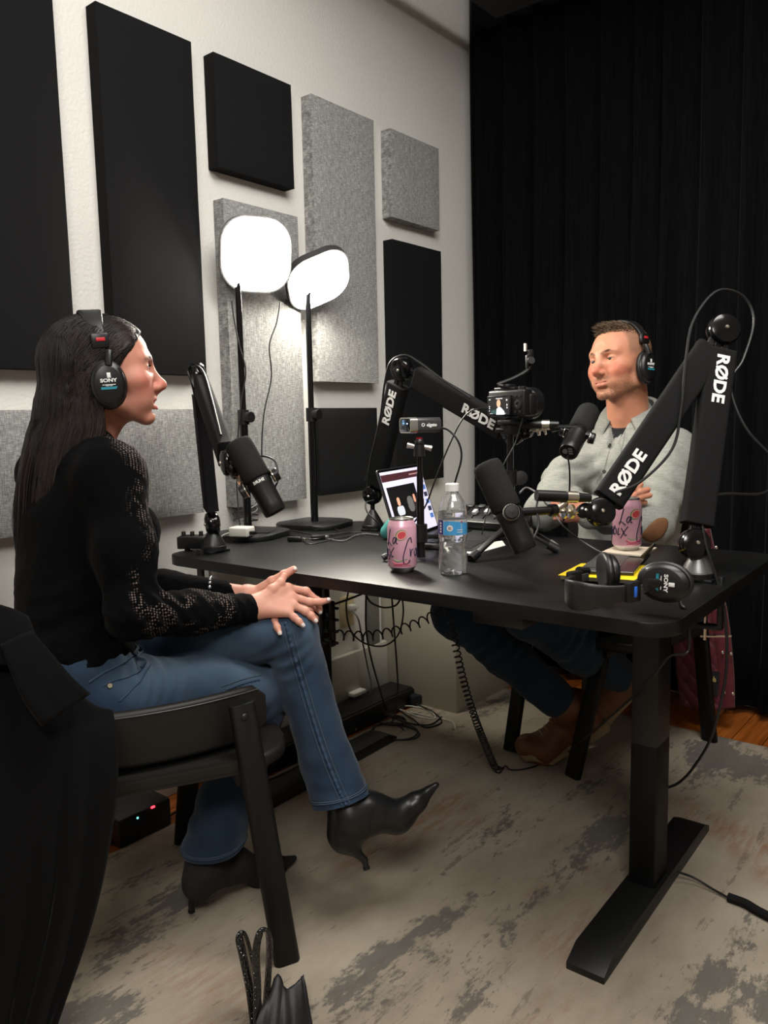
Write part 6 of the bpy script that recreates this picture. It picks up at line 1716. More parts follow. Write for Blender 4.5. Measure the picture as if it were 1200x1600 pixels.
def man():
    HM = head_matrix(AD(969, 566, 2.38), (-0.285, -0.958, 0), pitch=0.05, roll=0.10)
    W = thing('person', 'seated man in pale grey button-down shirt, arms crossed, wearing brown boots', 'person', (-1.0, 2.4, RZ))
    neck = Vector((-0.966, 2.378, 1.045))
    hairc = np.array((0.085, 0.062, 0.042))
    V, Q, C_ = make_head(HM, inv_pt(HM, neck), dict(man=True, skin=srgb(202, 142, 112), blush=srgb(194, 98, 78), lips=srgb(184, 104, 92), browc=srgb(92, 64, 44), browa=0.8, neck_r=0.060, jaw=1.06, brow=0.0115,
        nose=0.1125, smile=0.0045, lip=0.50, mouth_w=0.0290, slit=0.62, lipa=0.5, stubble=srgb(122, 86, 62), hair=srgb(112, 92, 74), lash=0.6, eye_open=0.0034))
    head = (xf(HM, V), Q); cols = [C_]
    def H(x, y, d): return tuple(AD(x, y, d))
    parts = []
    v = Vol((-1.25, 1.86, 0.72), (-0.70, 2.36, 0.95), 0.002)
    # right hand lies on the left upper arm, fingers toward his left
    wr = H(958, 792, 2.20); mc = [H(985, 771, 2.165), H(985, 778, 2.16), H(985, 785, 2.16), H(981, 792, 2.165)]
    v.cap(H(930, 797, 2.21), wr, 0.030, 0.028, 0.015)
    for q, rr_ in zip(mc, (0.0135, 0.014, 0.0135, 0.012)): v.cap(wr, q, 0.020, rr_, 0.014)
    for q, e1, e2, r_ in ((mc[0], (994, 763, 2.15), (1001, 757, 2.155), 0.0100), (mc[1], (1000, 769, 2.145), (1012, 765, 2.15), 0.0102), (mc[2], (1002, 777, 2.145), (1015, 774, 2.15), 0.0098), (mc[3], (997, 786, 2.15), (1008, 785, 2.155), 0.0088)):
        finger(v, [q, H(*e1), H(*e2)], r_, r_*0.78)
    finger(v, [H(965, 783, 2.19), H(978, 766, 2.17), H(986, 756, 2.165)], 0.012, 0.009)
    # left hand tucked at the right elbow
    wl = H(905, 800, 2.115); ml_ = [H(886, 790, 2.13), H(884, 797, 2.125), H(884, 804, 2.125), H(887, 810, 2.13)]
    v.cap(H(925, 806, 2.11), wl, 0.029, 0.026, 0.015)
    for q, rr_ in zip(ml_, (0.013, 0.0135, 0.013, 0.012)): v.cap(wl, q, 0.019, rr_, 0.014)
    for q, e1, e2, r_ in ((ml_[0], (874, 785, 2.145), (865, 786, 2.165), 0.0098), (ml_[1], (871, 793, 2.14), (861, 794, 2.16), 0.0100), (ml_[2], (872, 801, 2.14), (862, 802, 2.16), 0.0096), (ml_[3], (877, 809, 2.14), (868, 810, 2.155), 0.0086)):
        finger(v, [q, H(*e1), H(*e2)], r_, r_*0.78)
    finger(v, [H(902, 793, 2.13), H(890, 781, 2.125), H(880, 776, 2.13)], 0.0115, 0.0088)
    HV, HQ = v.mesh(); HV = relax(HV, HQ, 2)
    base = np.repeat(np.array(srgb(202, 142, 114))[None], len(HV), 0); k = (0.5*(snoise(HV, 80, 2)*0.5+0.5))[:, None]
    cols.append(base*(1-k)+np.array(srgb(204, 116, 96))*k); parts.append((HV, HQ))
    bv = Vol((-1.30, 2.0, 0.48), (-0.66, 2.62, 1.10), 0.009)
    bv.ell((-0.975, 2.42, 0.60), (0.15, 0.11, 0.11), 0.0); bv.ell((-0.975, 2.39, 0.84), (0.15, 0.095, 0.17), 0.08); bv.cap((-1.07, 2.385, 0.95), (-0.85, 2.39, 0.955), 0.040, k=0.06); bv.cap((-0.972, 2.385, 0.95), tuple(neck), 0.058, k=0.03)
    BV, BQ = bv.mesh(); cols.append(np.repeat(np.array(srgb(202, 142, 112))[None], len(BV), 0))
    np_obj('body', [head]+parts+[(BV, BQ)], M_skin, W, np.concatenate(cols))
    eyes(HM, W, (0.10, 1, 0.02))
    # t-shirt at the neck and shirt ----------------------------------------
    v = Vol((-1.36, 1.86, 0.50), (-0.62, 2.66, 1.18), 0.0056)
    v.ell((-0.975, 2.40, 0.60), (0.180, 0.130, 0.13), 0)
    v.ell((-0.968, 2.385, 0.80), (0.170, 0.125, 0.19), 0.08)
    v.ell((-0.962, 2.378, 0.905), (0.172, 0.115, 0.105), 0.06)
    v.cap((-1.085, 2.375, 0.962), (-0.838, 2.392, 0.970), 0.060, 0.060, 0.05)
    v.cap((-0.962, 2.385, 0.985), (-0.966, 2.385, 1.075), 0.098, 0.066, 0.05)
    shL, elL, wrL = (-0.835, 2.385, 0.960), tuple(AD(1020, 824, 2.185)), H(922, 806, 2.112)
    shR, elR, wrR = (-1.085, 2.370, 0.952), tuple(AD(851, 798, 2.30)), H(930, 797, 2.212)
    mL = Vector(shL).lerp(Vector(elL), 0.5)+Vector((0.012, 0.0, 0.005)); mR = Vector(shR).lerp(Vector(elR), 0.5)+Vector((-0.012, 0, 0.005))
    v.path([shL, tuple(mL), elL], [0.066, 0.060, 0.053], 0.04)
    v.path([elL, (-0.89, 2.085, 0.800), wrL], [0.052, 0.048, 0.038], 0.03)
    v.path([shR, tuple(mR), elR], [0.066, 0.060, 0.053], 0.04)
    v.path([elR, (-1.06, 2.13, 0.825), wrR], [0.052, 0.046, 0.038], 0.03)
    v.cap((-0.968, 2.335, 1.13), (-0.982, 2.282, 0.985), 0.046, 0.014, 0.005, 's')
    V, Q = v.mesh(); V = relax(V, Q, 2)
    V = V+np_normals(V, Q)*(0.0030*snoise(V, (17, 17, 11), 4)+0.0026*snoise(V, (34, 34, 20), 14)+0.0013*snoise(V, (60, 60, 40), 9)
        +folds(V, (-0.90, 2.27, 0.86), (0.10, 0.10, 0.12), (0.75, 0.1, 0.75), 0.050, 0.0065, 0.30, 1)+folds(V, (-1.05, 2.27, 0.86), (0.09, 0.10, 0.12), (-0.75, 0.1, 0.75), 0.052, 0.0065, 0.30, 2)
        +folds(V, mL, (0.10, 0.13, 0.10), (0.3, 0.5, 0.9), 0.046, 0.0060, 0.30, 3)+folds(V, mR, (0.10, 0.13, 0.10), (-0.5, 0.5, 0.9), 0.046, 0.0060, 0.30, 4)
        +folds(V, (-0.90, 2.07, 0.80), (0.13, 0.08, 0.07), (1, 0.1, 0.5), 0.042, 0.0050, 0.35, 5)+folds(V, (-1.09, 2.14, 0.82), (0.12, 0.08, 0.07), (1, 0, -0.5), 0.040, 0.0050, 0.35, 6))[:, None]
    shirt = np_obj('shirt', [(V, Q)], M_shirt, W)
    bvs = bvh_of(shirt)
    def hit(x, y):
        h_ = bvs.ray_cast(CAM, _ray(x, y).normalized())
        return (h_[0], h_[1]) if h_[0] is not None else (AD(x, y, 2.25), -CF)
    def strip(name, pts, w, m, par, lift=0.002, th=0.0025):
        """flat band on the shirt front between pixel-seen points"""
        ctr = [hit(x, y) for x, y in pts]
        P_ = spline([c for c, n_ in ctr], 6); b = MB(); out = []
        for i, p_ in enumerate(P_):
            l_, n_, _, _ = bvs.find_nearest(p_); t_ = (P_[min(i+1, len(P_)-1)]-P_[max(i-1, 0)]).normalized()
            s_ = n_.cross(t_).normalized(); row = []
            for q in (-1, -0.5, 0, 0.5, 1):
                c_ = l_+s_*w*q/2; l2, n2, _, _ = bvs.find_nearest(c_); row.append(l2+n2*(lift+(th if abs(q) < 1 else 0)))
            out.append(row)
        b.grid(lambda i, j: out[i][j], len(out), 5)
        return b.obj(name, m, par, angle=60)
    pl = strip('placket', [(968, 676), (962, 705), (954, 735), (948, 765), (946, 790)], 0.034, M_shirt, W)
    for e_ in (-1, 1):
        strip('placket_seam', [(968+e_*9, 676), (962+e_*9.5, 705), (954+e_*9.5, 735), (948+e_*9.5, 765), (946+e_*9.5, 790)], 0.0016, M_shirtseam, W, 0.0036, 0.0004)
    M_btn = mat('dark shirt button', (0.035, 0.028, 0.024), 0.35, var=0.2, scale=200)
    for (x, y) in ((947, 696), (941, 737), (938, 776)):
        p_, n_ = hit(x+4, y); F = frame(n_)
        MB().lathe([(1e-6, 0.0045), (0.0035, 0.0052), (0.0052, 0.0050), (0.0056, 0.0038), (0.0056, 0.002)], p_+n_*0.002, F, 14).obj('button', M_btn, W)
    # neckline: dark undershirt patch and two collar leaves with a stand
    R3 = HM.to_3x3()
    nc = Vector((-0.967, 2.383, 1.092))
    ring_in, ring_out = [], []
    uv = Vol((-1.12, 2.20, 0.84), (-0.82, 2.52, 1.10), 0.004)
    uv.cap((-0.972, 2.385, 0.92), (-0.968, 2.376, 1.032), 0.104, 0.0685, 0.0); uv.cut((-0.967, 2.34, 1.050), (0, -0.42, 1))
    UV, UQ = uv.mesh(); np_obj('undershirt', [(relax(UV, UQ, 1), UQ)], mat('black undershirt', (0.006, 0.006, 0.007), 0.9, bump=0.2, scale=500), W)
    b = MB()
    na, nr_ = 33, 7
    def collar(i, j):
        # angle 0 at the back, +-pi at the front opening
        a = (-1+2*i/(na-1))*math.radians(158)
        fr = abs(a)/math.radians(158)                       # 0 back .. 1 front tip
        t = j/(nr_-1)
        rise = 0.040*(1-0.55*fr**2)
        drop = 0.012+0.058*max(0, (fr-0.35)/0.65)**1.3
        # stand goes up, leaf folds over and falls
        if t < 0.4:
            q = t/0.4; rad = 0.0685+0.001*q; z = -0.006+rise*q
        else:
            q = (t-0.4)/0.6; rad = 0.0705+0.008*math.sin(q*math.pi/2)+(0.022+0.016*fr)*q; z = -0.006+rise-(rise*0.85+drop)*q+0.006*math.sin(q*math.pi)
        aa = a*(1-0.02*t) if t < 0.4 else a*(1-0.10*((t-0.4)/0.6)*fr)
        x, y = math.sin(aa)*rad*1.03, math.cos(aa)*rad*1.10
        p_ = Vector((x, y+0.002, z)); p_ = Euler((0.30, 0, 0)).to_matrix() @ p_
        return nc+Vector((0, 0.004, -0.012))+p_
    b.grid(collar, na, nr_)
    co = b.obj('collar', M_shirt, W, angle=70)
    sm = co.modifiers.new('cloth thickness', 'SOLIDIFY'); sm.thickness = 0.0022; sm.offset = 1
    for i, j in ((1, nr_-1), (na-2, nr_-1)):
        p_ = collar(i, j); MB().sphere(p_+Vector((0, -0.002, 0.010)), 0.0048, 10, 6).obj('collar_button', M_btn, W)
    # elbow patch
    b = MB(); ctr = bvs.find_nearest(Vector((-0.735, 2.105, 0.775)))[0]
    M_patch = mat('brown suede', srgb(116, 78, 48), 0.9, bump=0.35, scale=260, var=0.2, dist=0.001)
    ax = (AD(1040, 812, 2.1)-AD(1008, 850, 2.1)).normalized(); cpt, cn = hit(1024, 832); sdv = cn.cross(ax).normalized()
    rings = []
    for k in range(6):
        row = []
        for q in range(28):
            a = 2*math.pi*q/28; p_ = cpt+ax*0.056*k/5*math.cos(a)+sdv*0.026*k/5*math.sin(a)
            l_, n_, _, _ = bvs.find_nearest(p_); row.append(l_+n_*(0.0035 if k < 5 else 0.0005))
        rings.append(row)
    b.grid(lambda i, j: rings[j][i], 28, 6, closed_u=True); b.obj('elbow_patch', M_patch, W, angle=70)
    # jeans -------------------------------------------------------------------
    hR, kR, aR = (-1.075, 2.34, 0.545), (-1.300, 1.905, 0.500), (-1.078, 2.105, 0.228)
    hL, kL, aL = (-0.880, 2.36, 0.545), (-1.085, 1.960, 0.515), (-0.965, 2.295, 0.275)
    v = Vol((-1.46, 1.80, 0.10), (-0.72, 2.60, 0.68), 0.007)
    v.ell((-0.98, 2.39, 0.545), (0.175, 0.135, 0.105), 0)
    v.path([hR, (-1.19, 2.12, 0.545), kR], [0.098, 0.088, 0.070], 0.03); v.path([kR, (-1.19, 2.02, 0.36), aR], [0.068, 0.066, 0.060], 0.03)
    v.path([hL, (-0.98, 2.16, 0.55), kL], [0.098, 0.088, 0.070], 0.03); v.path([kL, (-1.01, 2.14, 0.38), aL], [0.068, 0.066, 0.060], 0.03)
    V, Q = v.mesh(); V = relax(V, Q, 2); V = V+np_normals(V, Q)*(0.0035*snoise(V, (20, 20, 14), 2)+0.0014*snoise(V, 50, 3)+folds(V, (-1.20, 1.98, 0.42), (0.12, 0.12, 0.10), (0.6, 0.5, -0.7), 0.042, 0.006, 0.35, 2)+folds(V, (-1.0, 2.10, 0.45), (0.12, 0.12, 0.10), (0.6, 0.5, -0.7), 0.042, 0.006, 0.35, 3))[:, None]
    k = (0.25+0.2*snoise(V, 14, 6)).clip(0, 1)[:, None]
    np_obj('jeans', [(V, Q)], M_denim, W, np.array((0.012, 0.024, 0.045))*(1-k)+np.array((0.035, 0.062, 0.100))*k)
    # lace-up boots -------------------------------------------------------------
    M_bl = mat('brown oiled leather', srgb(112, 70, 40), 0.5, bump=0.3, scale=60, var=0.22, dist=0.0015)
    M_sole = mat('pale wedge sole', srgb(150, 128, 98), 0.8, bump=0.2, scale=120, var=0.1)
    M_lace = mat('tan boot lace', srgb(170, 140, 96), 0.8, bump=0.3, scale=400)
    def work_boot(ankle, heel, ball, toe, up, shaft):
        A, He, Ba, To = (Vector(q) for q in (ankle, heel, ball, toe)); up = Vector(up).normalized()
        pts = np.array([A, He, Ba, To, Vector(shaft)]); v = Vol(pts.min(0)-0.09, pts.max(0)+0.09, 0.003)
        fw = (Ba-He).normalized(); n_ = up; side = fw.cross(n_).normalized()
        def T(q): return tuple(q)
        S_ = Vector(shaft); v.cap(T(S_), T(A), 0.056, 0.054, 0.01); v.cap(T(A), T(A-n_*0.01), 0.054, 0.052, 0.01); v.cap(T(A-n_*0.01), T(He+n_*0.048+fw*0.01), 0.050, 0.040, 0.03)
        v.cap(T(A-n_*0.02+fw*0.01), T(Ba+n_*0.040), 0.046, 0.040, 0.03); v.cap(T(He+n_*0.040+fw*0.02), T(Ba+n_*0.036), 0.038, 0.042, 0.03)
        v.cap(T(Ba+n_*0.036), T(To+n_*0.034-fw*0.035), 0.042, 0.036, 0.03)
        for s_ in (-1, 1): v.cap(T(To+n_*0.060-fw*0.015+side*0.012*s_), T(Ba+n_*0.070+side*0.026*s_-fw*0.01), 0.0025, 0.0025, 0.006, 's')
        v.cut(T(He+n_*0.018), T(-n_)) if False else None
        V, Q = v.mesh(); V = relax(V, Q, 2); V = V+np_normals(V, Q)*(0.002*snoise(V, 40, 6))[:, None]
        bt = np_obj('work_boot', [(V, Q)], M_bl, W)
        # wedge sole follows heel, ball, toe
        def sec(p_, w): return [p_+side*w*math.cos(a)*1.0 for a in ()]
        b = MB(); st_ = []
        L_ = [(He-fw*0.040, 0.012), (He-fw*0.030, 0.034), (He, 0.042), ((He+Ba)/2, 0.040), (Ba, 0.047), (To-fw*0.03, 0.043), (To-fw*0.010, 0.028), (To+fw*0.000, 0.010)]
        th = 0.026
        def fn(i, j):
            p_, w = L_[i]; a = j % 4
            return p_+side*(w if a in (0, 1) else -w)+n_*(0.0 if a in (0, 3) else th*(1.15 if i < 4 else 0.85))
        b.grid(fn, len(L_), 5); b._add([fn(0, j) for j in range(4)], [(0, 1, 2, 3)]); b._add([fn(len(L_)-1, j) for j in range(4)], [(3, 2, 1, 0)])
        so = b.obj('sole', M_sole, bt, angle=50); m_ = so.modifiers.new('round', 'BEVEL'); m_.width = 0.003; m_.segments = 2
        bb = bvh_of(bt)
        for i in range(6):
            t = i/5; c_ = (Ba+n_*0.075).lerp(A+n_*0.030+fw*0.05, t)
            P_ = []
            for s_ in (-1, -0.5, 0, 0.5, 1):
                l_, nn, _, _ = bb.find_nearest(c_+side*0.026*s_); P_.append(l_+nn*0.002)
            MB().tube(spline(P_, 3), 0.0021, 6).obj('lace', M_lace, bt)
        MB().tube(spline([bb.find_nearest(To+n_*0.05-fw*0.02+side*q)[0] for q in (-0.030, -0.015, 0, 0.015, 0.030)], 4), 0.0016, 6).obj('toe_seam', M_lace, bt)
        return bt
    fw_ = (Vector((-1.165, 2.085, 0))-Vector((-0.995, 2.235, 0))).normalized()
    toe = Vector((-1.172, 2.075, RZ+0.004)); ball = toe-fw_*0.085+Vector((0, 0, 0.0)); heel = ball-fw_*0.155+Vector((0, 0, 0.085))
    upv = ((heel-ball).cross(Vector((fw_.y, -fw_.x, 0)))).normalized(); upv = upv if upv.z > 0 else -upv
    work_boot(heel+upv*0.095+fw_*0.03, heel, ball, toe, upv, (-1.050, 2.135, 0.195))
    toe2, heel2 = Vector((-1.065, 2.215, RZ+0.012)), Vector((-0.945, 2.365, 0.195)); f2 = (toe2-heel2).normalized(); ball2 = toe2.lerp(heel2, 0.34)
    sd2 = Vector((f2.y, -f2.x, 0)).normalized(); up2 = f2.cross(sd2).normalized(); up2 = up2 if up2.z > 0 else -up2
    work_boot(heel2+up2*0.085+f2*0.03, heel2, ball2, toe2, up2, (-0.960, 2.305, 0.265))
    # hair -----------------------------------------------------------------------
    r = random.Random(11); curves, cc = [], []
    c0 = Vector((0, -0.014, 0.036))
    tone = [np.array(srgb(92, 74, 58)), np.array(srgb(124, 102, 80)), np.array(srgb(150, 132, 110)), np.array(srgb(70, 56, 44))]
    def sk(d, off): 
        d = d.normalized(); return c0+Vector((d.x*(0.0745+off), d.y*(0.096+off), d.z*(0.079+off)))
    n_ = 0
    while n_ < 7600:
        th = r.uniform(0, 2*math.pi); ph = math.acos(1-r.random()*1.75)
        d = Vector((math.sin(ph)*math.sin(th), math.sin(ph)*math.cos(th), math.cos(ph)))
        q_ = sk(d, 0)
        x_, y_, z_ = abs(q_.x), q_.y, q_.z
        if y_ > 0.040 and z_ < 0.079-0.10*max(0, 0.03-x_)*0.5+0.9*max(0, x_-0.040)*0: 
            if not (x_ > 0.050 and y_ < 0.046 and z_ > 0.02): continue
        if y_ > 0.058 and x_ > 0.047: continue
        if -0.03 < y_ <= 0.040 and z_ < -0.004: continue
        if y_ <= -0.03 and z_ < -0.055: continue
        n_ += 1
        topk = max(0.0, min(1.0, (z_-0.062)/0.030)); L = 0.0045+0.016*topk*r.uniform(0.6, 1.15)+(0.010*topk if y_ > 0.035 else 0)
        flow = Vector((0.35*r.uniform(-1, 1)+0.35, 0.9*(0.8 if y_ > 0.0 else 0.2)+r.uniform(-.3, .3), 0.15))*topk+Vector((0, -0.4, -0.8))*(1-topk)
        p0 = sk(d, -0.001); nrm = d.normalized()
        up_ = 0.30+0.35*topk*(1 if y_ > 0.02 else 0.6)
        p1 = p0+(nrm*up_+flow*0.5)*L*0.6; p2 = p1+(nrm*0.20+flow)*L*0.6
        curves.append(np.array([tuple(HM @ p0), tuple(HM @ p1), tuple(HM @ p2)])); cc.append(tone[r.choice((0, 0, 1, 1, 2, 3))]*r.uniform(0.6, 1.0))
    o = strands('hair', curves, 0.0009, W, cc, seg=3); o['kind'] = 'stuff'
    curves, cc = [], []
    for s in (-1, 1):
        for i in range(110):
            t = r.random(); p_ = Vector((s*(0.013+0.034*t), 0.0955-0.024*t*t-0.001, 0.0175+0.005*math.sin(t*2.6)+r.uniform(-.003, .003)))
            e_ = p_+Vector((s*0.006, 0.001, 0.002*(1-2*t)+0.001)); curves.append(np.array([tuple(HM @ p_), tuple(HM @ ((p_+e_)/2+Vector((0, 0.001, 0)))), tuple(HM @ e_)])); cc.append(np.array(srgb(104, 78, 56))*0.8)
    o = strands('brow_hairs', curves, 0.0005, W, cc, seg=3); o['kind'] = 'stuff'
    headphones(HM, 'black headphones with red badge worn by the man')
    return W, HM
MAN, MHM = man()
# ================================================================== things on and under the desk
M_can = mat('pink can print', srgb(226, 172, 190), 0.34, 0.30, var=0.05, scale=14)
M_alu = mat('aluminium', (0.66, 0.65, 0.63), 0.28, 1.0, bump=0.03, scale=300)
M_ink = mat('navy print', srgb(22, 24, 60), 0.45, var=0.05)
M_guava = mat('guava red print', srgb(206, 74, 82), 0.45, var=0.12, scale=400)
M_guava2 = mat('guava pink print', srgb(236, 168, 168), 0.45, var=0.1, scale=400)
M_leaf = mat('green print', srgb(104, 150, 84), 0.45, var=0.1)
M_red = mat('crimson print', srgb(186, 34, 70), 0.45, var=0.1)
LET = {'L': [[(0.30, 1.0), (0.20, 0.6), (0.05, 0.05), (-0.02, -0.02), (0.12, 0.12), (0.45, -0.12)]],
       'a': [[(0.30, 0.42), (0.14, 0.45), (0.03, 0.22), (0.10, 0.04), (0.26, 0.30), (0.33, 0.45), (0.30, 0.12), (0.42, 0.06)]],
       'C': [[(0.52, 0.82), (0.46, 1.05), (0.28, 0.90), (0.04, 0.25), (0.06, -0.08), (0.26, -0.10), (0.40, 0.05)]],
       'r': [[(0.02, 0.45), (0.05, 0.03), (0.12, 0.35), (0.26, 0.42)]],
       'o': [[(0.15, 0.42), (0.02, 0.24), (0.10, 0.03), (0.26, 0.14), (0.24, 0.36), (0.13, 0.43)]],
       'i': [[(0.08, 0.42), (0.03, 0.10), (0.08, 0.03), (0.16, 0.10)], [(0.13, 0.60), (0.15, 0.63)]],
       'x': [[(0.02, 0.42), (0.16, 0.20), (0.26, 0.02), (0.36, 0.06)], [(0.42, 0.52), (0.18, 0.20), (-0.02, -0.16)]]}
def soda_can(label, p, turn):
    t = thing('drink_can', label, 'can', tuple(p), 'pink drink cans')
    r, H = 0.0332, 0.1225
    p = Vector(p)
    prof = [(1e-6, 0.006), (0.020, 0.004), (0.0235, 0.0), (0.0252, 0.002)]
    MB().lathe(prof + [(0.0290, 0.0085), (r-0.0008, 0.013)], p, None, 40).obj('can_base', M_alu, t)
    MB().lathe([(r-0.0006, 0.0125), (r, 0.015), (r, H-0.020), (r-0.0014, H-0.0155), (0.0272, H-0.004)], p, None, 48, closed=True).obj('can_body', M_can, t, angle=60)
    MB().lathe([(0.0270, H-0.0042), (0.0276, H-0.0015), (0.0270, H), (0.0258, H-0.0008), (0.0250, H-0.0045), (1e-6, H-0.0040)], p, None, 40).obj('can_lid', M_alu, t)
    tb = MB().prism(rrect(0.015, 0.024, 0.007, 5), 0.0012, p+Vector((0, 0, H-0.0032)), Matrix.Rotation(turn+0.6, 3, 'Z')); tb.cyl(p+Vector((0, 0, H-0.004)), p+Vector((0, 0, H-0.0012)), 0.003, seg=10); tb.obj('pull_tab', M_alu, t)
    toc = math.atan2(CAM.y-p.y, CAM.x-p.x)
    def on(s, z, lift=0.0003):       # s metres round the can, positive to the viewer's right
        a = toc+turn+s/r
        return p+Vector(((r+lift)*math.cos(a), (r+lift)*math.sin(a), z))
    art = MB()
    def write(word, s0, z0, h, w):
        x = s0
        for ch in word:
            for st in LET[ch]:
                P_ = [on(x+q[0]*w, z0+q[1]*h) for q in st]
                art.tube(spline(P_, 5), 0.00125, 5, radii=None)
            x += w*{'L': 0.50, 'a': 0.50, 'C': 0.50, 'r': 0.32, 'o': 0.36, 'i': 0.24, 'x': 0.5}[ch]
    for k in (-1, 0, 1):
        o_ = k*0.088
        write('La', o_-0.034, 0.066, 0.034, 0.032); write('C', o_+0.006, 0.028, 0.050, 0.042); write('roix', o_+0.023, 0.037, 0.042, 0.038)
    art.obj('script_lettering', M_ink, t)
    def disc(s, z, rx, rz, m, nm, lift, tilt=0.5):
        b = MB(); vs = [on(s, z, lift)]
        for i in range(24):
            a = 2*math.pi*i/24; u, v_ = rx*math.cos(a), rz*math.sin(a); vs.append(on(s+u*math.cos(tilt)-v_*math.sin(tilt), z+u*math.sin(tilt)+v_*math.cos(tilt), lift))
        b._add(vs, [(0, i+1, (i+1) % 24+1) for i in range(24)]); b.obj(nm, m, t)
    for k in (-1, 0, 1):
        s_ = k*0.088+0.003
        disc(s_, 0.087, 0.0135, 0.0115, M_leaf, 'fruit_rind', 0.0004); disc(s_+0.001, 0.087, 0.0118, 0.0098, M_guava2, 'fruit_flesh', 0.0006); disc(s_+0.0015, 0.087, 0.0095, 0.0076, M_guava, 'fruit_heart', 0.0008)
        sw = MB()
        sw.tube(spline([on(s_-0.022, 0.026), on(s_-0.012, 0.021), on(s_+0.004, 0.022), on(s_+0.020, 0.026)], 5), 0.0012, 5); sw.obj('crimson_sweep', M_red, t)
        g = MB(); g.tube(spline([on(s_-0.018, 0.032), on(s_-0.006, 0.028), on(s_+0.012, 0.033)], 5), 0.0011, 5); g.obj('green_sweep', M_leaf, t)
        sm = MB()
        for i in range(7): sm._add([on(s_-0.020+0.006*i, 0.0165), on(s_-0.0155+0.006*i, 0.0165), on(s_-0.0155+0.006*i, 0.0185), on(s_-0.020+0.006*i, 0.0185)], [(0, 1, 2, 3)])
        sm.obj('small_print', M_red, t)
    return t
soda_can('pink guava drink can by the water bottle near the desk front', AZ(629, 892, DZ), -0.15)
NB = 0.0
# ------------------------------------------------------------------ books, pad, pen under the second can and headphones
def slab(name, corners, z0, z1, m, parent=None, bevel=0.001):
    ps = [AZ(x, y, z1) for x, y in corners]
    b = MB(); n = len(ps)
    vs = [Vector((p.x, p.y, z0)) for p in ps] + [Vector((p.x, p.y, z1)) for p in ps]
    b._add(vs, [tuple(reversed(range(n))), tuple(range(n, 2*n))] + [(i, (i+1) % n, n+(i+1) % n, n+i) for i in range(n)])
    o = b.obj(name, m, parent, smooth=False)
    if bevel: q = o.modifiers.new('soft edge', 'BEVEL'); q.width = bevel; q.segments = 2
    return o
M_yellow = mat('yellow notebook cover', srgb(236, 205, 32), 0.45, bump=0.1, scale=300, var=0.03)
M_pages = mat('paper pages', srgb(222, 214, 196), 0.8, bump=0.3, scale=700, var=0.05, stretch=(1, 1, 8))
M_cream = mat('cream card', srgb(224, 210, 190), 0.75, bump=0.1, scale=200, var=0.04)
M_paper = mat('white paper', srgb(222, 220, 212), 0.8, bump=0.08, scale=60, var=0.02)
yb = thing('notebook', 'thick yellow notebook lying under the headphones', 'notebook', tuple(AZ(940, 900, DZ)))
yc = [(872, 898), (908, 880), (1022, 884), (992, 906)]
slab('back_cover', yc, DZ+0.0005, DZ+0.0025, M_yellow, yb); slab('pages', [(876, 897), (909, 881), (1020, 885), (990, 904)], DZ+0.0025, DZ+0.0135, M_pages, yb, 0); slab('front_cover', yc, DZ+0.0135, DZ+0.0155, M_yellow, yb)
pl_ = thing('planner', 'slim glossy black planner between the yellow notebook and the cream pad', 'notebook', tuple(AZ(945, 880, DZ+0.02)))
slab('cover', [(902, 891), (941, 861), (1016, 864), (990, 894)], DZ+0.0158, DZ+0.0235, M_glossblack, pl_)
slab('cover_picture', [(918, 886), (944, 865), (985, 867), (966, 888)], DZ+0.0235, DZ+0.0242, mat('grey cover picture', (0.06, 0.06, 0.062), 0.35, var=0.8, scale=60), pl_, 0)
pad = thing('notepad', 'cream notepad carrying the second pink can', 'notepad', tuple(AZ(985, 858, DZ+0.024)))
pc = [(940, 862), (961, 852.5), (1026, 855), (1006, 868)]
slab('pad_cover', pc, DZ+0.0245, DZ+0.0285, M_cream, pad, 0.0006)
_c2 = AZ(979, 858.5, DZ+0.0285)
soda_can('pink guava drink can standing on the cream notepad before the man', (_c2.x, _c2.y, DZ+0.0287), 0.50)
MB().tube([AZ(968, 862.5, DZ+0.031), AZ(984, 861.5, DZ+0.031), AZ(997, 860.5, DZ+0.031)], 0.0026, 8).obj('pen', M_glossblack) if False else None
pn = thing('pen', 'black and brass pen leaning on the cream notepad edge', 'pen', tuple(AZ(1012, 864, DZ+0.03)))
pa, pb_ = AZ(1004, 870, DZ+0.032), AZ(1022, 851, DZ+0.040)
MB().cyl(pa, pa.lerp(pb_, 0.82), 0.0042, seg=14).obj('pen_barrel', mat('dark brass', (0.16, 0.13, 0.06), 0.35, 0.8, var=0.1), pn); MB().cyl(pa.lerp(pb_, 0.82), pb_, 0.0040, 0.0034, seg=14).obj('pen_cap', M_glossblack, pn)

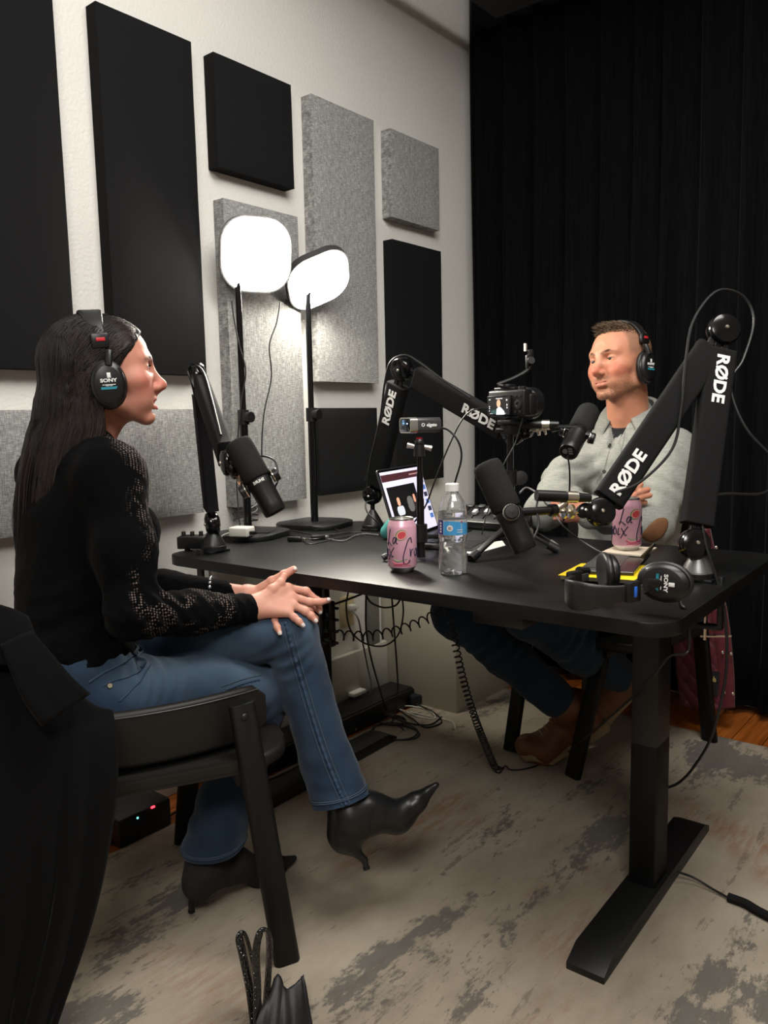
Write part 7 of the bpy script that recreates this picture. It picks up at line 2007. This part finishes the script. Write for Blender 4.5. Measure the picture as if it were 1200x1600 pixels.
# headphones lying on the books: band toward the camera's left, cups up on edge
_hx = Vector((0.974, -0.237, 0)).normalized(); _hz = Vector((-0.237, -0.974, 0)).normalized(); _hy = _hz.cross(_hx)
_ho = AZ(974, 899, DZ+0.066)
HPM = Matrix(((_hx.x, _hy.x, _hz.x, _ho.x), (_hx.y, _hy.y, _hz.y, _ho.y), (_hx.z, _hy.z, _hz.z, _ho.z), (0, 0, 0, 1)))
hp_desk = headphones(HPM, 'black headphones with blue badge lying on the yellow notebook', scale=1.03, badge=(0.03, 0.16, 0.75), cs=0.76, squeeze=0.70, cup_dirs={1: (0.05, -0.99, 0.08), -1: (0.78, 0.62, 0.0)})
_ce = AZ(1066, 951, DZ)
tag(MB().tube(spline([AZ(1040, 899, DZ+0.040), AZ(1056, 910, DZ+0.012), AZ(1063, 935, DZ+0.005), _ce+Vector((0, 0, 0.006)), _ce+ex*0.010+Vector((0, 0, -0.012)), _ce+ex*0.012+Vector((0, 0, -0.075)), AD(1046, 1025, 1.40), AD(1020, 1056, 1.50), AD(985, 1092, 1.72), AD(930, 1140, 2.02), AZ(880, 1180, RZ+0.012), AZ(830, 1199, RZ+0.004), AZ(800, 1203, RZ+0.004), AZ(790, 1197, RZ+0.02), AZ(783, 1203, RZ+0.004)], 8), 0.0026, 8).obj('headphone_cord', M_rubber), 'black cord from the lying headphones over the desk corner to the floor coil', 'cable')

def coil(label, pts, r, turns, rad, m, taper=None):
    P_ = spline(pts, 30); L = [0.0]
    for a, b_ in zip(P_, P_[1:]): L.append(L[-1]+(b_-a).length)
    n = int(turns*14); out = []; x = None
    for i in range(n+1):
        s = i/n; tt = taper(s) if taper else s; d = tt*L[-1]
        k = max(0, min(len(P_)-2, int(np.searchsorted(L, d))-1)); f_ = (d-L[k])/max(1e-9, L[k+1]-L[k]); c = P_[k].lerp(P_[k+1], min(1, max(0, f_))); t_ = (P_[k+1]-P_[k]).normalized()
        if x is None: x = frame(t_).col[0].copy()
        x = (x-t_*x.dot(t_)).normalized(); y = t_.cross(x); a = 2*math.pi*turns*s
        out.append(c+(x*math.cos(a)+y*math.sin(a))*r)
    return tag(MB().tube(out, rad, 6).obj('coiled_cable', m), label, 'cable')
coil('tightly coiled black cord hanging from under the desk to the rug', [AD(703, 965, 2.16), AD(712, 1010, 2.18), AD(726, 1070, 2.21), AD(745, 1130, 2.25), AZ(772, 1196, RZ+0.02), AZ(780, 1203, RZ+0.014)], 0.0095, 44, 0.0022, M_rubber, lambda s: s**0.78)
coil('stretched black coil cord sagging under the desk from tray to knee', [AD(488, 978, 1.98), AD(530, 992, 2.02), AD(590, 992, 2.07), AD(650, 975, 2.12), AD(700, 950, 2.16)], 0.0125, 15, 0.0022, M_rubber)

# ------------------------------------------------------------------ water bottle
def clear(name, ior, col=(1, 1, 1), tr=1.0, rough=0.02):
    m, nt, b = _nt(name)
    b.inputs['Base Color'].default_value = c4(col); b.inputs['Roughness'].default_value = rough; b.inputs['Transmission Weight'].default_value = tr; b.inputs['IOR'].default_value = ior
    nz = N(nt, 'ShaderNodeTexNoise'); set_in(nz, Scale=30.0, Detail=1.0); bp = N(nt, 'ShaderNodeBump'); set_in(bp, Strength=0.05, Distance=0.001)
    nt.links.new(nz.outputs['Fac'], bp.inputs['Height']); nt.links.new(bp.outputs[0], b.inputs['Normal'])
    return m
bp_ = AZ(708, 896, DZ); bt = thing('water_bottle', 'clear plastic water bottle with white cap and blue label', 'bottle', tuple(bp_))
prof = [(0.020, 0.0025), (0.0275, 0.0), (0.0305, 0.004), (0.0318, 0.012), (0.0318, 0.030), (0.0300, 0.060), (0.0298, 0.075), (0.0318, 0.082), (0.0322, 0.088), (0.0322, 0.127), (0.0320, 0.134), (0.0300, 0.150), (0.0250, 0.164), (0.0185, 0.174), (0.0140, 0.180), (0.0128, 0.184), (0.0128, 0.190)]
def bottle_r(z): return float(np.interp(z, [q[1] for q in prof], [q[0] for q in prof]))
zs = sorted(set([q[1] for q in prof if q[1] > 0.0001] + list(np.linspace(0.004, 0.19, 60))))
def bl(off, z0, z1):
    zz_ = [z for z in zs if z0 <= z <= z1]; ng = 72
    def fn(i, j):
        a = 2*math.pi*i/ng; z = zz_[j]; r = bottle_r(z)-off
        k = np.interp(z, [0, 0.008, 0.018, 0.066, 0.080], [0, 0, 1, 1, 0])
        r += 0.0011*k*(abs(math.sin(4*a+z*165))-0.5)
        kb = np.interp(z, [0, 0.014, 0.02], [1, 0.7, 0]); r -= 0.0022*kb*max(0, math.cos(5*a))
        return bp_+Vector((r*math.cos(a), r*math.sin(a), z))
    return fn, ng, len(zz_)
b = MB(); f1, ng, nv = bl(0, 0.0, 0.19); b.grid(f1, ng, nv, closed_u=True); f2, ng2, nv2 = bl(0.0006, 0.0, 0.19); b.grid(lambda i, j: f2(i, nv2-1-j), ng2, nv2, closed_u=True)
b._add([f1(i, 0) for i in range(ng)] + [bp_+Vector((0, 0, 0.006))], [(i, (i+1) % ng, ng) for i in range(ng)])
b._add([f2(i, 0) for i in range(ng)] + [bp_+Vector((0, 0, 0.0068))], [((i+1) % ng, i, ng) for i in range(ng)])
b._add([f1(i, nv-1) for i in range(ng)]+[f2(i, nv2-1) for i in range(ng)], [(i, (i+1) % ng, ng+(i+1) % ng, ng+i) for i in range(ng)])
b.obj('bottle_shell', clear('clear plastic', 1.45, (0.97, 0.975, 0.975), 0.93, 0.03), bt, angle=50)
b = MB(); f3, ng, nv = bl(0.0009, 0.0, 0.140); b.grid(f3, ng, nv, closed_u=True)
b._add([f3(i, 0) for i in range(ng)] + [bp_+Vector((0, 0, 0.0075))], [(i, (i+1) % ng, ng) for i in range(ng)]); b._add([f3(i, nv-1) for i in range(ng)], [tuple(range(ng))])
b.obj('water', clear('water', 1.33), bt, angle=50)
cap = MB(); nc_ = 48
cap.grid(lambda i, j: bp_+Vector(((0.0148+(0.0004 if i % 2 else 0)-(0.0012 if j == 3 else 0))*math.cos(2*math.pi*i/nc_), (0.0148+(0.0004 if i % 2 else 0)-(0.0012 if j == 3 else 0))*math.sin(2*math.pi*i/nc_), (0.185, 0.187, 0.200, 0.2015)[j])), nc_, 4, closed_u=True)
cap._add([bp_+Vector((0.0138*math.cos(2*math.pi*i/nc_), 0.0138*math.sin(2*math.pi*i/nc_), 0.2015)) for i in range(nc_)], [tuple(range(nc_))]); cap.obj('cap', mat('white plastic', (0.78, 0.78, 0.76), 0.4, var=0.02), bt)
toc = math.atan2(CAM.y-bp_.y, CAM.x-bp_.x)
def lab_patch(nm, m, s0, s1, zlo, zhi, off):
    n_ = 16; b = MB(); R_ = 0.0323+off
    def fn(i, j):
        u = i/(n_-1); s = s0+(s1-s0)*u; a = toc+s/R_; lo = zlo(u) if callable(zlo) else zlo; hi = zhi(u) if callable(zhi) else zhi
        return bp_+Vector((R_*math.cos(a), R_*math.sin(a), lo+(hi-lo)*j))
    b.grid(fn, n_, 2); o = b.obj(nm, m, bt, angle=None); return o
full = math.pi*0.0324
lab_patch('label_white', mat('label white', srgb(222, 224, 226), 0.4, var=0.02), -full, full, 0.090, 0.124, 0.0000)
lab_patch('label_blue', mat('label blue', srgb(66, 150, 205), 0.4, var=0.08, scale=50), -0.026, full, 0.091, lambda u: 0.119-0.012*max(0, u-0.15)*2.2+0.006*math.sin(u*3), 0.0002)
lab_patch('label_purple', mat('label purple', srgb(58, 50, 112), 0.4, var=0.05), -0.045, -0.0225, 0.091, 0.1235, 0.0003)
def dot(nm, m, s, z, rr, off):
    b = MB(); R_ = 0.0323+off; vs = []
    for i in range(22):
        a = 2*math.pi*i/22; q = toc+(s+rr*math.cos(a))/R_; vs.append(bp_+Vector((R_*math.cos(q), R_*math.sin(q), z+rr*math.sin(a))))
    b._add(vs, [tuple(range(22))]); b.obj(nm, m, bt)
dot('label_emblem', mat('emblem white', srgb(226, 222, 214), 0.4, var=0.02), -0.006, 0.106, 0.0068, 0.0005)
for k in range(2): lab_patch('emblem_mark', mat('emblem brown', srgb(150, 110, 90), 0.5, var=0.05), -0.0095, -0.0025, 0.1030+0.0035*k, 0.1048+0.0035*k, 0.0008)
for k in range(4): lab_patch('purple_mark', M_whiteprint, -0.0325, -0.0275, 0.0955+0.0062*k, 0.0995+0.0062*k, 0.0006)
for k in range(2): lab_patch('blue_mark', M_whiteprint, 0.010, 0.024, 0.0965+0.005*k, 0.0978+0.005*k, 0.0006)
dot('label_red_dot', M_red, 0.021, 0.1195, 0.0022, 0.0005)

# ------------------------------------------------------------------ papers, laptop, mixer, teal case
tag(slab('paper_sheet', [(664, 848), (704, 828), (776, 833), (790, 852), (738, 866)], DZ+0.0003, DZ+0.0012, M_paper, None, 0), 'white printed sheet lying under the bottle\'s far side and the stand leg', 'paper', 'papers on the desk')
pp = slab('paper_sheet', [(650, 851), (672, 838), (742, 845), (728, 861)], DZ+0.0013, DZ+0.0021, M_paper, None, 0); tag(pp, 'white sheet sticking out between the tripod and the bottle', 'paper', 'papers on the desk')
lx = Vector((-0.241, 0.968, 0)).normalized(); lnh = Vector((lx.y, -lx.x, 0)); tl = math.radians(17)
ln_ = lnh*math.cos(tl)+Vector((0, 0, math.sin(tl))); lu = ln_.cross(lx).normalized(); lu = lu if lu.z > 0 else -lu
lc_ = AD(640, 783, 2.25); LF = Matrix((lx, lu, ln_)).transposed()
lap = thing('laptop', 'open laptop with lit screen behind the webcam tripod', 'laptop', tuple(lc_))
LS = lambda u, v, q=0.0: lc_+lx*u+lu*v+ln_*q
LWd, LHt = 0.300, 0.205
MB().prism(rrect(LWd, LHt, 0.008, 5), 0.005, LS(0, 0, -0.005), LF, bevel=0.001).obj('lid', M_lampback, lap)
MB().prism(rrect(LWd-0.004, LHt-0.004, 0.006, 4), 0.0006, LS(0, 0, 0), LF).obj('bezel', M_glossblack, lap)
def scrq(nm, m, u0, u1, v0, v1, q=0.0012, par=None): 
    return MB().box(LS((u0+u1)/2, (v0+v1)/2, q), (u1-u0, v1-v0, 0.0003), LF).obj(nm, m, par or lap, smooth=False)
S1 = scrq('screen', emit_mat('screen lilac white', srgb(206, 202, 224), 1.0), -0.142, 0.142, -0.092, 0.094)
scrq('menu_bar', emit_mat('screen menu bar', srgb(62, 28, 34), 1.0), -0.142, 0.142, 0.066, 0.086, 0.0016, S1)
for i in range(9): scrq('menu_mark', emit_mat('screen mark', srgb(196, 150, 150), 1.0), 0.045+0.010*i, 0.050+0.010*i, 0.074, 0.078, 0.0019, S1)
scrq('video_frame', emit_mat('screen black', srgb(6, 6, 8), 1.0), -0.128, 0.062, -0.050, 0.050, 0.0016, S1)
for (u, v, w, h, c) in ((-0.075, -0.020, 0.046, 0.026, (196, 200, 206)), (-0.076, 0.006, 0.018, 0.024, (224, 160, 130)), (0.000, -0.008, 0.040, 0.046, (96, 94, 92)), (0.034, 0.006, 0.014, 0.024, (214, 150, 124)), (0.034, -0.018, 0.030, 0.024, (40, 36, 36))):
    MB().prism(rrect(w, h, min(w, h)*0.4, 4), 0.0003, LS(u, v, 0.0020), LF).obj('video_figure', emit_mat('screen figure', srgb(*c), 0.9), S1, smooth=False)
for i in range(6): scrq('side_tile', emit_mat('screen tile blue', srgb(70, 104, 168), 1.0) if i % 2 else emit_mat('screen tile dark', srgb(40, 44, 60), 1.0), 0.112, 0.136, 0.046-0.022*i, 0.060-0.022*i, 0.0016, S1)
for i, (u0, u1, v) in enumerate(((-0.10, 0.02, -0.060), (-0.08, -0.01, -0.070), (-0.122, -0.10, -0.082))): scrq('caption_line', emit_mat('screen text', srgb(120, 118, 140), 1.0), u0, u1, v, v+0.0025, 0.0016, S1)
hg = lc_-lu*(LHt/2); hg = Vector((hg.x, hg.y, DZ+0.006)); BFm = Matrix((lx, lnh, lx.cross(lnh))).transposed()
kb = MB().box(hg+lnh*0.105+Vector((0, 0, 0.002)), (LWd, 0.205, 0.012), BFm, bevel=0.003).obj('keyboard_base', M_lampback, lap)
for r_ in range(5):
    for c_ in range(13): pass
kk_ = MB()
for r_ in range(5):
    for c_ in range(13): kk_.box(hg+lnh*(0.030+0.019*r_)+lx*(-0.117+0.0195*c_)+Vector((0, 0, 0.009)), (0.0165, 0.016, 0.003), BFm)
o = kk_.obj('keys', M_blackplastic, kb); o['kind'] = 'stuff'
MB().box(hg+lnh*0.160+Vector((0, 0, 0.0082)), (0.11, 0.07, 0.0008), BFm).obj('trackpad', M_lampback, kb)
mx_ = AZ(768, 835, DZ); mp_ = thing('audio_mixer', 'black audio mixer with white faders behind the leaning microphone', 'mixer', tuple(mx_))
MF = Matrix.Rotation(math.radians(2), 3, 'Z') @ Euler((math.radians(24), 0, 0)).to_matrix()
mc_ = Vector((mx_.x, 1.992, DZ+0.044))
MB().box(mc_, (0.24, 0.10, 0.034), MF, bevel=0.005).obj('case', M_blackplastic, mp_)
for i in range(6):
    c = mc_+MF @ Vector((-0.095+0.038*i, 0.0, 0.0175)); o = MB().box(c, (0.004, 0.060, 0.001), MF).obj('fader_slot', M_glossblack, mp_)
    MB().box(c+MF @ Vector((0, -0.010+0.006*(i % 3), 0.006)), (0.013, 0.020, 0.011), MF, bevel=0.002).obj('fader_cap', mat('white fader', (0.55, 0.55, 0.55), 0.4, var=0.03) if i < 4 else M_micbody, mp_)
    MB().box(c+MF @ Vector((0, 0.038, 0.002)), (0.020, 0.016, 0.005), MF, bevel=0.002).obj('pad_button', M_lampback, mp_)
tc_ = AZ(619, 842, DZ); te = thing('pouch', 'small teal rounded case behind the pink can by the bottle', 'case', tuple(tc_))
v = Vol(np.array(tc_)-0.09, np.array(tc_)+0.12, 0.003)
tr = CR.copy(); tr.z = 0; tr.normalize(); ta = Vector((-tr.y, tr.x, 0))
v.path([tuple(tc_-tr*0.026+Vector((0, 0, 0.020))), tuple(tc_-tr*0.004+Vector((0, 0, 0.034))), tuple(tc_+tr*0.030+Vector((0, 0, 0.016)))], [0.020, 0.025, 0.015], 0.02)
v.cut((0, 0, DZ+0.0006), (0, 0, -1)); V, Q = v.mesh()
np_obj('shell', [(relax(V, Q, 2), Q)], mat('teal plastic', srgb(84, 160, 158), 0.35, var=0.06, scale=30), te)
MB().tube([tuple(tc_+tr*0.045+Vector((0, 0, 0.012)))] + [tuple(tc_+tr*0.045+Vector((0, 0, 0.026)))], 0.010, 12).obj('white_plug_cap', M_whitecable, te)

# ------------------------------------------------------------------ left end of the desk
ifc = Vector((-1.757, 1.322, DZ)); IF = Matrix.Rotation(math.radians(38), 3, 'Z')
iface = thing('audio_interface', 'small black audio interface with four knobs at the desk\'s left front corner', 'audio interface', tuple(ifc))
MB().box(ifc+Vector((0, 0, 0.022)), (0.098, 0.052, 0.034), IF, bevel=0.004).obj('case', M_blackplastic, iface)
for i in range(4):
    c = ifc+IF @ Vector((-0.036+0.024*i, 0.0, 0.038)); MB().lathe([(0.0062, 0), (0.0058, 0.011), (0.0050, 0.0125), (1e-6, 0.0125)], c, IF, 16).obj('knob', M_micbody, iface)
for sx in (-0.025, 0.042): MB().box(ifc+IF @ Vector((sx, 0, 0.003)), (0.010, 0.04, 0.006), IF).obj('rubber_foot', M_rubber, iface)
ad_ = AZ(378, 838, DZ+0.0165); AFm = Matrix.Rotation(math.radians(20), 3, 'Z')
adp = thing('power_adapter', 'white square power adapter resting on the left lamp base', 'power adapter', tuple(ad_))
MB().box(ad_+Vector((0, 0, 0.0145)), (0.062, 0.048, 0.028), AFm, bevel=0.005, seg=3).obj('case', mat('white gloss plastic', (0.66, 0.64, 0.58), 0.3, var=0.02), adp)
MB().box(ad_+AFm @ Vector((0.037, -0.004, 0.012)), (0.022, 0.016, 0.010), AFm, bevel=0.002).obj('usb_plug', M_blackplastic, adp)
tag(MB().tube(spline([ad_+AFm @ Vector((0.048, -0.004, 0.012)), AZ(420, 832, DZ+0.018), AZ(440, 826, DZ+0.012), AZ(470, 832, DZ+0.006), AZ(500, 836, DZ+0.005), AZ(530, 834, DZ+0.005), AZ(560, 832, DZ+0.004), AZ(610, 838, DZ+0.004)], 8), 0.0022, 7).obj('usb_cable', M_rubber), 'black cable leaving the white adapter across the desk', 'cable')
tag(MB().tube(spline([AZ(362, 832, DZ+0.028), AZ(350, 836, DZ+0.02), AZ(340, 843, DZ+0.006), AZ(330, 842, DZ+0.004), AZ(322, 838, DZ+0.004)], 8), 0.0026, 7).obj('white_cable', M_whitecable), 'short white cable from the white adapter toward the audio interface', 'cable')
lo_ = []
for k in range(70):
    a = k*0.42; lo_.append(AZ(384, 822, DZ+0.022)+tr*(0.038*math.cos(a))+ta*(0.026*math.sin(a))+Vector((0, 0, 0.022+0.020*math.sin(a*0.5+0.6)+0.0006*k)))
tag(MB().tube(lo_, 0.0027, 7).obj('cable_loop', M_greycable), 'grey cable coiled in a loop behind the white adapter', 'cable')
for (x, y, rz_, lb) in ((461, 846, 0.5, 'small black cable adapter nearest the white power adapter'), (497, 843, 0.9, 'small black cable adapter lying farther from the white power adapter')):
    c = AZ(x, y, DZ); Rm_ = Matrix.Rotation(rz_, 3, 'Z'); tt = thing('cable_adapter', lb, 'adapter', tuple(c), 'small black adapters')
    MB().box(c+Vector((0, 0, 0.0075)), (0.042, 0.020, 0.013), Rm_, bevel=0.003).obj('case', M_blackplastic, tt); MB().box(c+Rm_ @ Vector((0.026, 0, 0.0075)), (0.012, 0.012, 0.006), Rm_, bevel=0.001).obj('plug', M_chrome, tt)
for pts, lb in (([(473, 843), (482, 850), (500, 848), (520, 843), (545, 838), (570, 836)], 'thin black wire looping between the two small adapters'), ([(430, 826), (455, 836), (480, 842), (508, 840), (530, 830), (512, 825), (488, 830)], 'thin black wire curled in front of the second lamp base'), ([(512, 842), (536, 845), (552, 838), (566, 834), (592, 836)], 'grey wire running from the adapters toward the pink can')):
    tag(MB().tube(spline([AZ(x, y, DZ+0.004) for x, y in pts], 8), 0.0017, 6).obj('wire', M_greycable if 'grey' in lb else M_rubber), lb, 'cable')
tag(MB().tube(spline([AD(584, 782, 2.36), AD(572, 786, 2.34), AD(574, 800, 2.31), AD(592, 818, 2.28), AZ(606, 836, DZ+0.004), AZ(622, 846, DZ+0.004)], 8), 0.0026, 7).obj('cable', M_rubber), 'black cable drooping in front of the middle boom arm\'s cone', 'cable')
tag(MB().tube(spline([AZ(820, 842, DZ+0.004), AD(833, 800, 1.98), AD(862, 800, 1.94), AD(880, 822, 1.92), AZ(905, 842, DZ+0.01), AZ(930, 858, DZ+0.012), AZ(950, 868, DZ+0.03)], 8), 0.0018, 7).obj('cable', M_greycable), 'thin grey cable crossing the desk toward the cream notepad', 'cable')
tag(MB().tube(spline([AD(812, 770, 1.70), AD(822, 762, 1.75), AD(836, 768, 1.72), AD(846, 778, 1.62), AD(856, 790, 1.6)], 8), 0.0020, 7).obj('cable', M_greycable), 'short grey cable arching over the nearest microphone\'s yoke', 'cable')
# plug with a cable end near the stand's right leg
pe = thing('cable_connector', 'silver cable connector by the stand\'s right leg', 'connector', tuple(AZ(866, 848, DZ)))
a_, b2 = AZ(862, 846, DZ+0.010), AZ(871, 853, DZ+0.008); MB().cyl(a_, b2, 0.005, seg=12).obj('shell', M_silver, pe)
MB().tube(spline([a_, AZ(850, 838, DZ+0.012), AZ(835, 828, DZ+0.016), AD(822, 812, 1.97)], 6), 0.0020, 6).obj('lead', M_rubber, pe)

# ------------------------------------------------------------------ under the desk
def wire(nm, lb, pts, r, m): return tag(MB().tube(spline(pts, 8), r, 7).obj(nm, m), lb, 'cable')
wire('hanging_cable', 'black cable hanging straight from desk underside to the floor pile', [AD(572, 925, 2.06), AD(572, 980, 2.12), AD(578, 1020, 2.2), AD(590, 1065, 2.32), AZ(606, 1112, RZ+0.005), AZ(630, 1140, RZ+0.005)], 0.0028, M_rubber)
wire('hanging_cable', 'black cable hanging down the middle of the cream boxing', [AD(612, 930, 2.10), AD(616, 985, 2.15), AD(620, 1040, 2.22), AD(621, 1085, 2.28), AZ(612, 1128, RZ+0.006), AZ(588, 1120, RZ+0.005)], 0.0026, M_rubber)
wire('hanging_cable', 'black cable loop swinging wide below the desk', [AD(545, 920, 2.03), AD(541, 950, 2.05), AD(548, 985, 2.08), AD(570, 1005, 2.1), AD(600, 1009, 2.12), AD(622, 992, 2.13), AD(630, 960, 2.12), AD(628, 930, 2.1)], 0.0024, M_rubber)
wire('hanging_cable', 'short black cable loop just below the desk edge', [AD(570, 922, 2.05), AD(578, 940, 2.06), AD(598, 949, 2.08), AD(618, 946, 2.09), AD(628, 932, 2.1)], 0.0026, M_rubber)
wire('hanging_cable', 'black cable slanting from the tray up to the desk underside', [AD(508, 948, 1.98), AD(540, 938, 2.01), AD(570, 926, 2.04), AD(582, 920, 2.06)], 0.0030, M_rubber)
wire('outlet_cable', 'grey power cord dropping from the wall outlet to the floor', [AX(550, 953, -1.87), AX(560, 968, -1.84), AX(566, 1000, -1.84), AX(574, 1040, -1.84), AX(580, 1075, -1.83), AX(570, 1110, -1.84), AZ(556, 1140, RZ+0.006)], 0.0032, M_greycable)
for i, (cx, cy, rr_, lb) in enumerate(((618, 1146, 0.085, 'largest loop of black cable on the rug'), (612, 1128, 0.055, 'small loop of black cable at the foot of the hanging cords'))):
    c = AZ(cx, cy, RZ); P_ = [c+Vector((rr_*math.cos(a)*(1+0.06*math.sin(3*a)), rr_*0.75*math.sin(a), 0.004+0.003*math.sin(a*1.5)+0.004*k)) for k, a in enumerate(np.linspace(0.3, 13.0, 60)/1.0)] if False else [c+Vector((rr_*math.cos(a)*(1+0.05*math.sin(2.3*a)), rr_*0.78*math.sin(a)*(1+0.06*math.cos(1.7*a)), 0.004+0.00009*k)) for k, a in enumerate(np.linspace(0.3, 13.0, 80))]
    wire('floor_cable', lb, P_, 0.0027, M_rubber)
wire('floor_cable', 'pale grey cable curving over the rug beside the black pile', [AZ(592, 1085, RZ+0.01), AZ(604, 1104, RZ+0.006), AZ(640, 1103, RZ+0.004), AZ(670, 1110, RZ+0.004), AZ(680, 1122, RZ+0.004), AZ(655, 1120, RZ+0.004), AZ(625, 1108, RZ+0.004)], 0.0020, M_whitecable)
wire('floor_cable', 'pale grey cable end trailing toward the cream boxing', [AZ(640, 1112, RZ+0.004), AZ(676, 1120, RZ+0.004), AZ(706, 1128, RZ+0.004), AZ(712, 1140, RZ+0.004)], 0.0018, M_whitecable)
wire('floor_cable', 'black cable running along the wall base to the pile', [AZ(530, 1120, RZ+0.004), AZ(560, 1124, RZ+0.004), AZ(600, 1118, RZ+0.006), AZ(640, 1130, RZ+0.004), AZ(672, 1132, RZ+0.004), AZ(690, 1120, RZ+0.004)], 0.0027, M_rubber)
wire('floor_cable', 'tangled black cable end nearest the power brick', [AZ(600, 1096, RZ+0.006), AZ(640, 1120, RZ+0.006), AZ(664, 1136, RZ+0.004), AZ(690, 1128, RZ+0.004), AZ(676, 1112, RZ+0.006), AZ(650, 1100, RZ+0.012)], 0.0027, M_rubber)
pbk = AZ(642, 1092, RZ); pk = thing('power_brick', 'black power brick on the rug against the cream boxing', 'power supply', tuple(pbk))
MB().box(pbk+Vector((0, 0.0, 0.020)), (0.15, 0.065, 0.036), Matrix.Rotation(-0.5, 3, 'Z'), bevel=0.006).obj('case', mat('dark slate plastic', (0.010, 0.013, 0.018), 0.4, var=0.05), pk)
MB().cyl(AZ(611, 1082, RZ+0.03), AZ(619, 1088, RZ+0.028), 0.006, seg=10).obj('connector', M_silver, pk)
ol = AX(541, 955, WX); ot = thing('outlet', 'cream wall outlet plate with a plug beneath the desk', 'outlet', tuple(ol))
MB().box(ol+Vector((0.003, 0, 0)), (0.006, 0.075, 0.115), None, bevel=0.002).obj('plate', mat('cream plastic', srgb(206, 190, 150), 0.4, var=0.03), ot)
MB().box(ol+Vector((0.018, 0.012, 0.012)), (0.028, 0.028, 0.026), None, bevel=0.005).obj('plug', M_whitecable, ot)
tr_ = thing('cable_spine', 'black toothed cable carrier hanging under the desk by the woman\'s hand', 'cable tray', tuple(AD(510, 975, 1.97)))
for dx_ in (-7, 9):
    b = MB().box(AD(510+dx_, 975, 1.97), (0.010, 0.016, 0.115), DR, bevel=0.002)
    for k in range(4): b.box(AD(510+dx_+3, 950+18*k, 1.97), (0.026, 0.008, 0.006), DR, bevel=0.001)
    b.obj('carrier_link', M_blackplastic, tr_)
MB().box(AD(511, 962, 1.97), (0.03, 0.014, 0.020), DR, bevel=0.002).box(AD(511, 1000, 1.97), (0.03, 0.012, 0.010), DR, bevel=0.002).box(AD(508, 935, 1.97), (0.010, 0.012, 0.05), DR, bevel=0.002).obj('cross_link', M_blackplastic, tr_)
wa = AX(557, 1082, -1.87); wt_ = thing('power_adapter', 'small white adapter plugged in low on the wall base', 'power adapter', tuple(wa))
MB().box(Vector((-1.866, wa.y, wa.z)), (0.030, 0.070, 0.016), None, bevel=0.003).obj('case', M_whitecable, wt_)
sp_ = AZ(222, 1302, 0.0); sp_ = Vector((-1.80, sp_.y, 0.0)); spt = thing('power_strip', 'black power unit with red and green lights on the floor by the wall', 'power strip', tuple(sp_))
_y0, _y1 = AX(186, 1300, -1.74).y, AX(268, 1262, -1.74).y
MB().box((-1.80, (_y0+_y1)/2, 0.040), (0.12, _y1-_y0, 0.078), None, bevel=0.008).obj('case', M_blackplastic, spt)
MB().box(AX(239, 1261, -1.7393), (0.003, 0.010, 0.005), None).obj('red_light', emit_mat('red indicator', (1, 0.03, 0.05), 5.0), spt)
MB().sphere(AX(215, 1278, -1.7398), 0.003, 8, 6).obj('green_light', emit_mat('green indicator', (0.2, 0.9, 0.7), 2.0), spt)
wire('floor_cable', 'black cable lying along the wall behind the chair legs', [Vector((-1.78, 1.02, 0.006)), Vector((-1.745, 1.12, 0.014)), Vector((-1.77, 1.25, 0.016)), Vector((-1.72, 1.42, 0.016)), Vector((-1.70, 1.60, 0.016)), Vector((-1.74, 1.8, 0.016))], 0.0035, M_rubber)
fs = thing('foot_cable', 'black cord with thick sleeve coming from the desk foot at the right edge', 'cable', tuple(AZ(1140, 1408, RZ)))
MB().tube(spline([AZ(1058, 1362, RZ+0.030), AZ(1085, 1372, RZ+0.018), AZ(1115, 1390, RZ+0.008), AZ(1140, 1404, RZ+0.006)], 8), 0.0028, 8).obj('cord', M_rubber, fs)
MB().tube(spline([AZ(1138, 1402, RZ+0.009), AZ(1165, 1412, RZ+0.010), AZ(1185, 1424, RZ+0.010), AZ(1225, 1444, RZ+0.010)], 6), 0.010, 10).obj('sleeve', M_sleeve, fs)

cb_ = thing('plain_box', 'long low black plain box on the floor against the wall under the desk', 'plain box', (-1.82, 1.86, 0.0))  # one black box for the dark shapes along the wall
MB().box((-1.815, 1.87, 0.034), (0.125, 0.92, 0.066), None, bevel=0.008).obj('case', M_rubber, cb_)
MB().box((-1.815, 1.87, 0.068), (0.105, 0.90, 0.004), None, bevel=0.001).obj('lid', M_blackplastic, cb_)
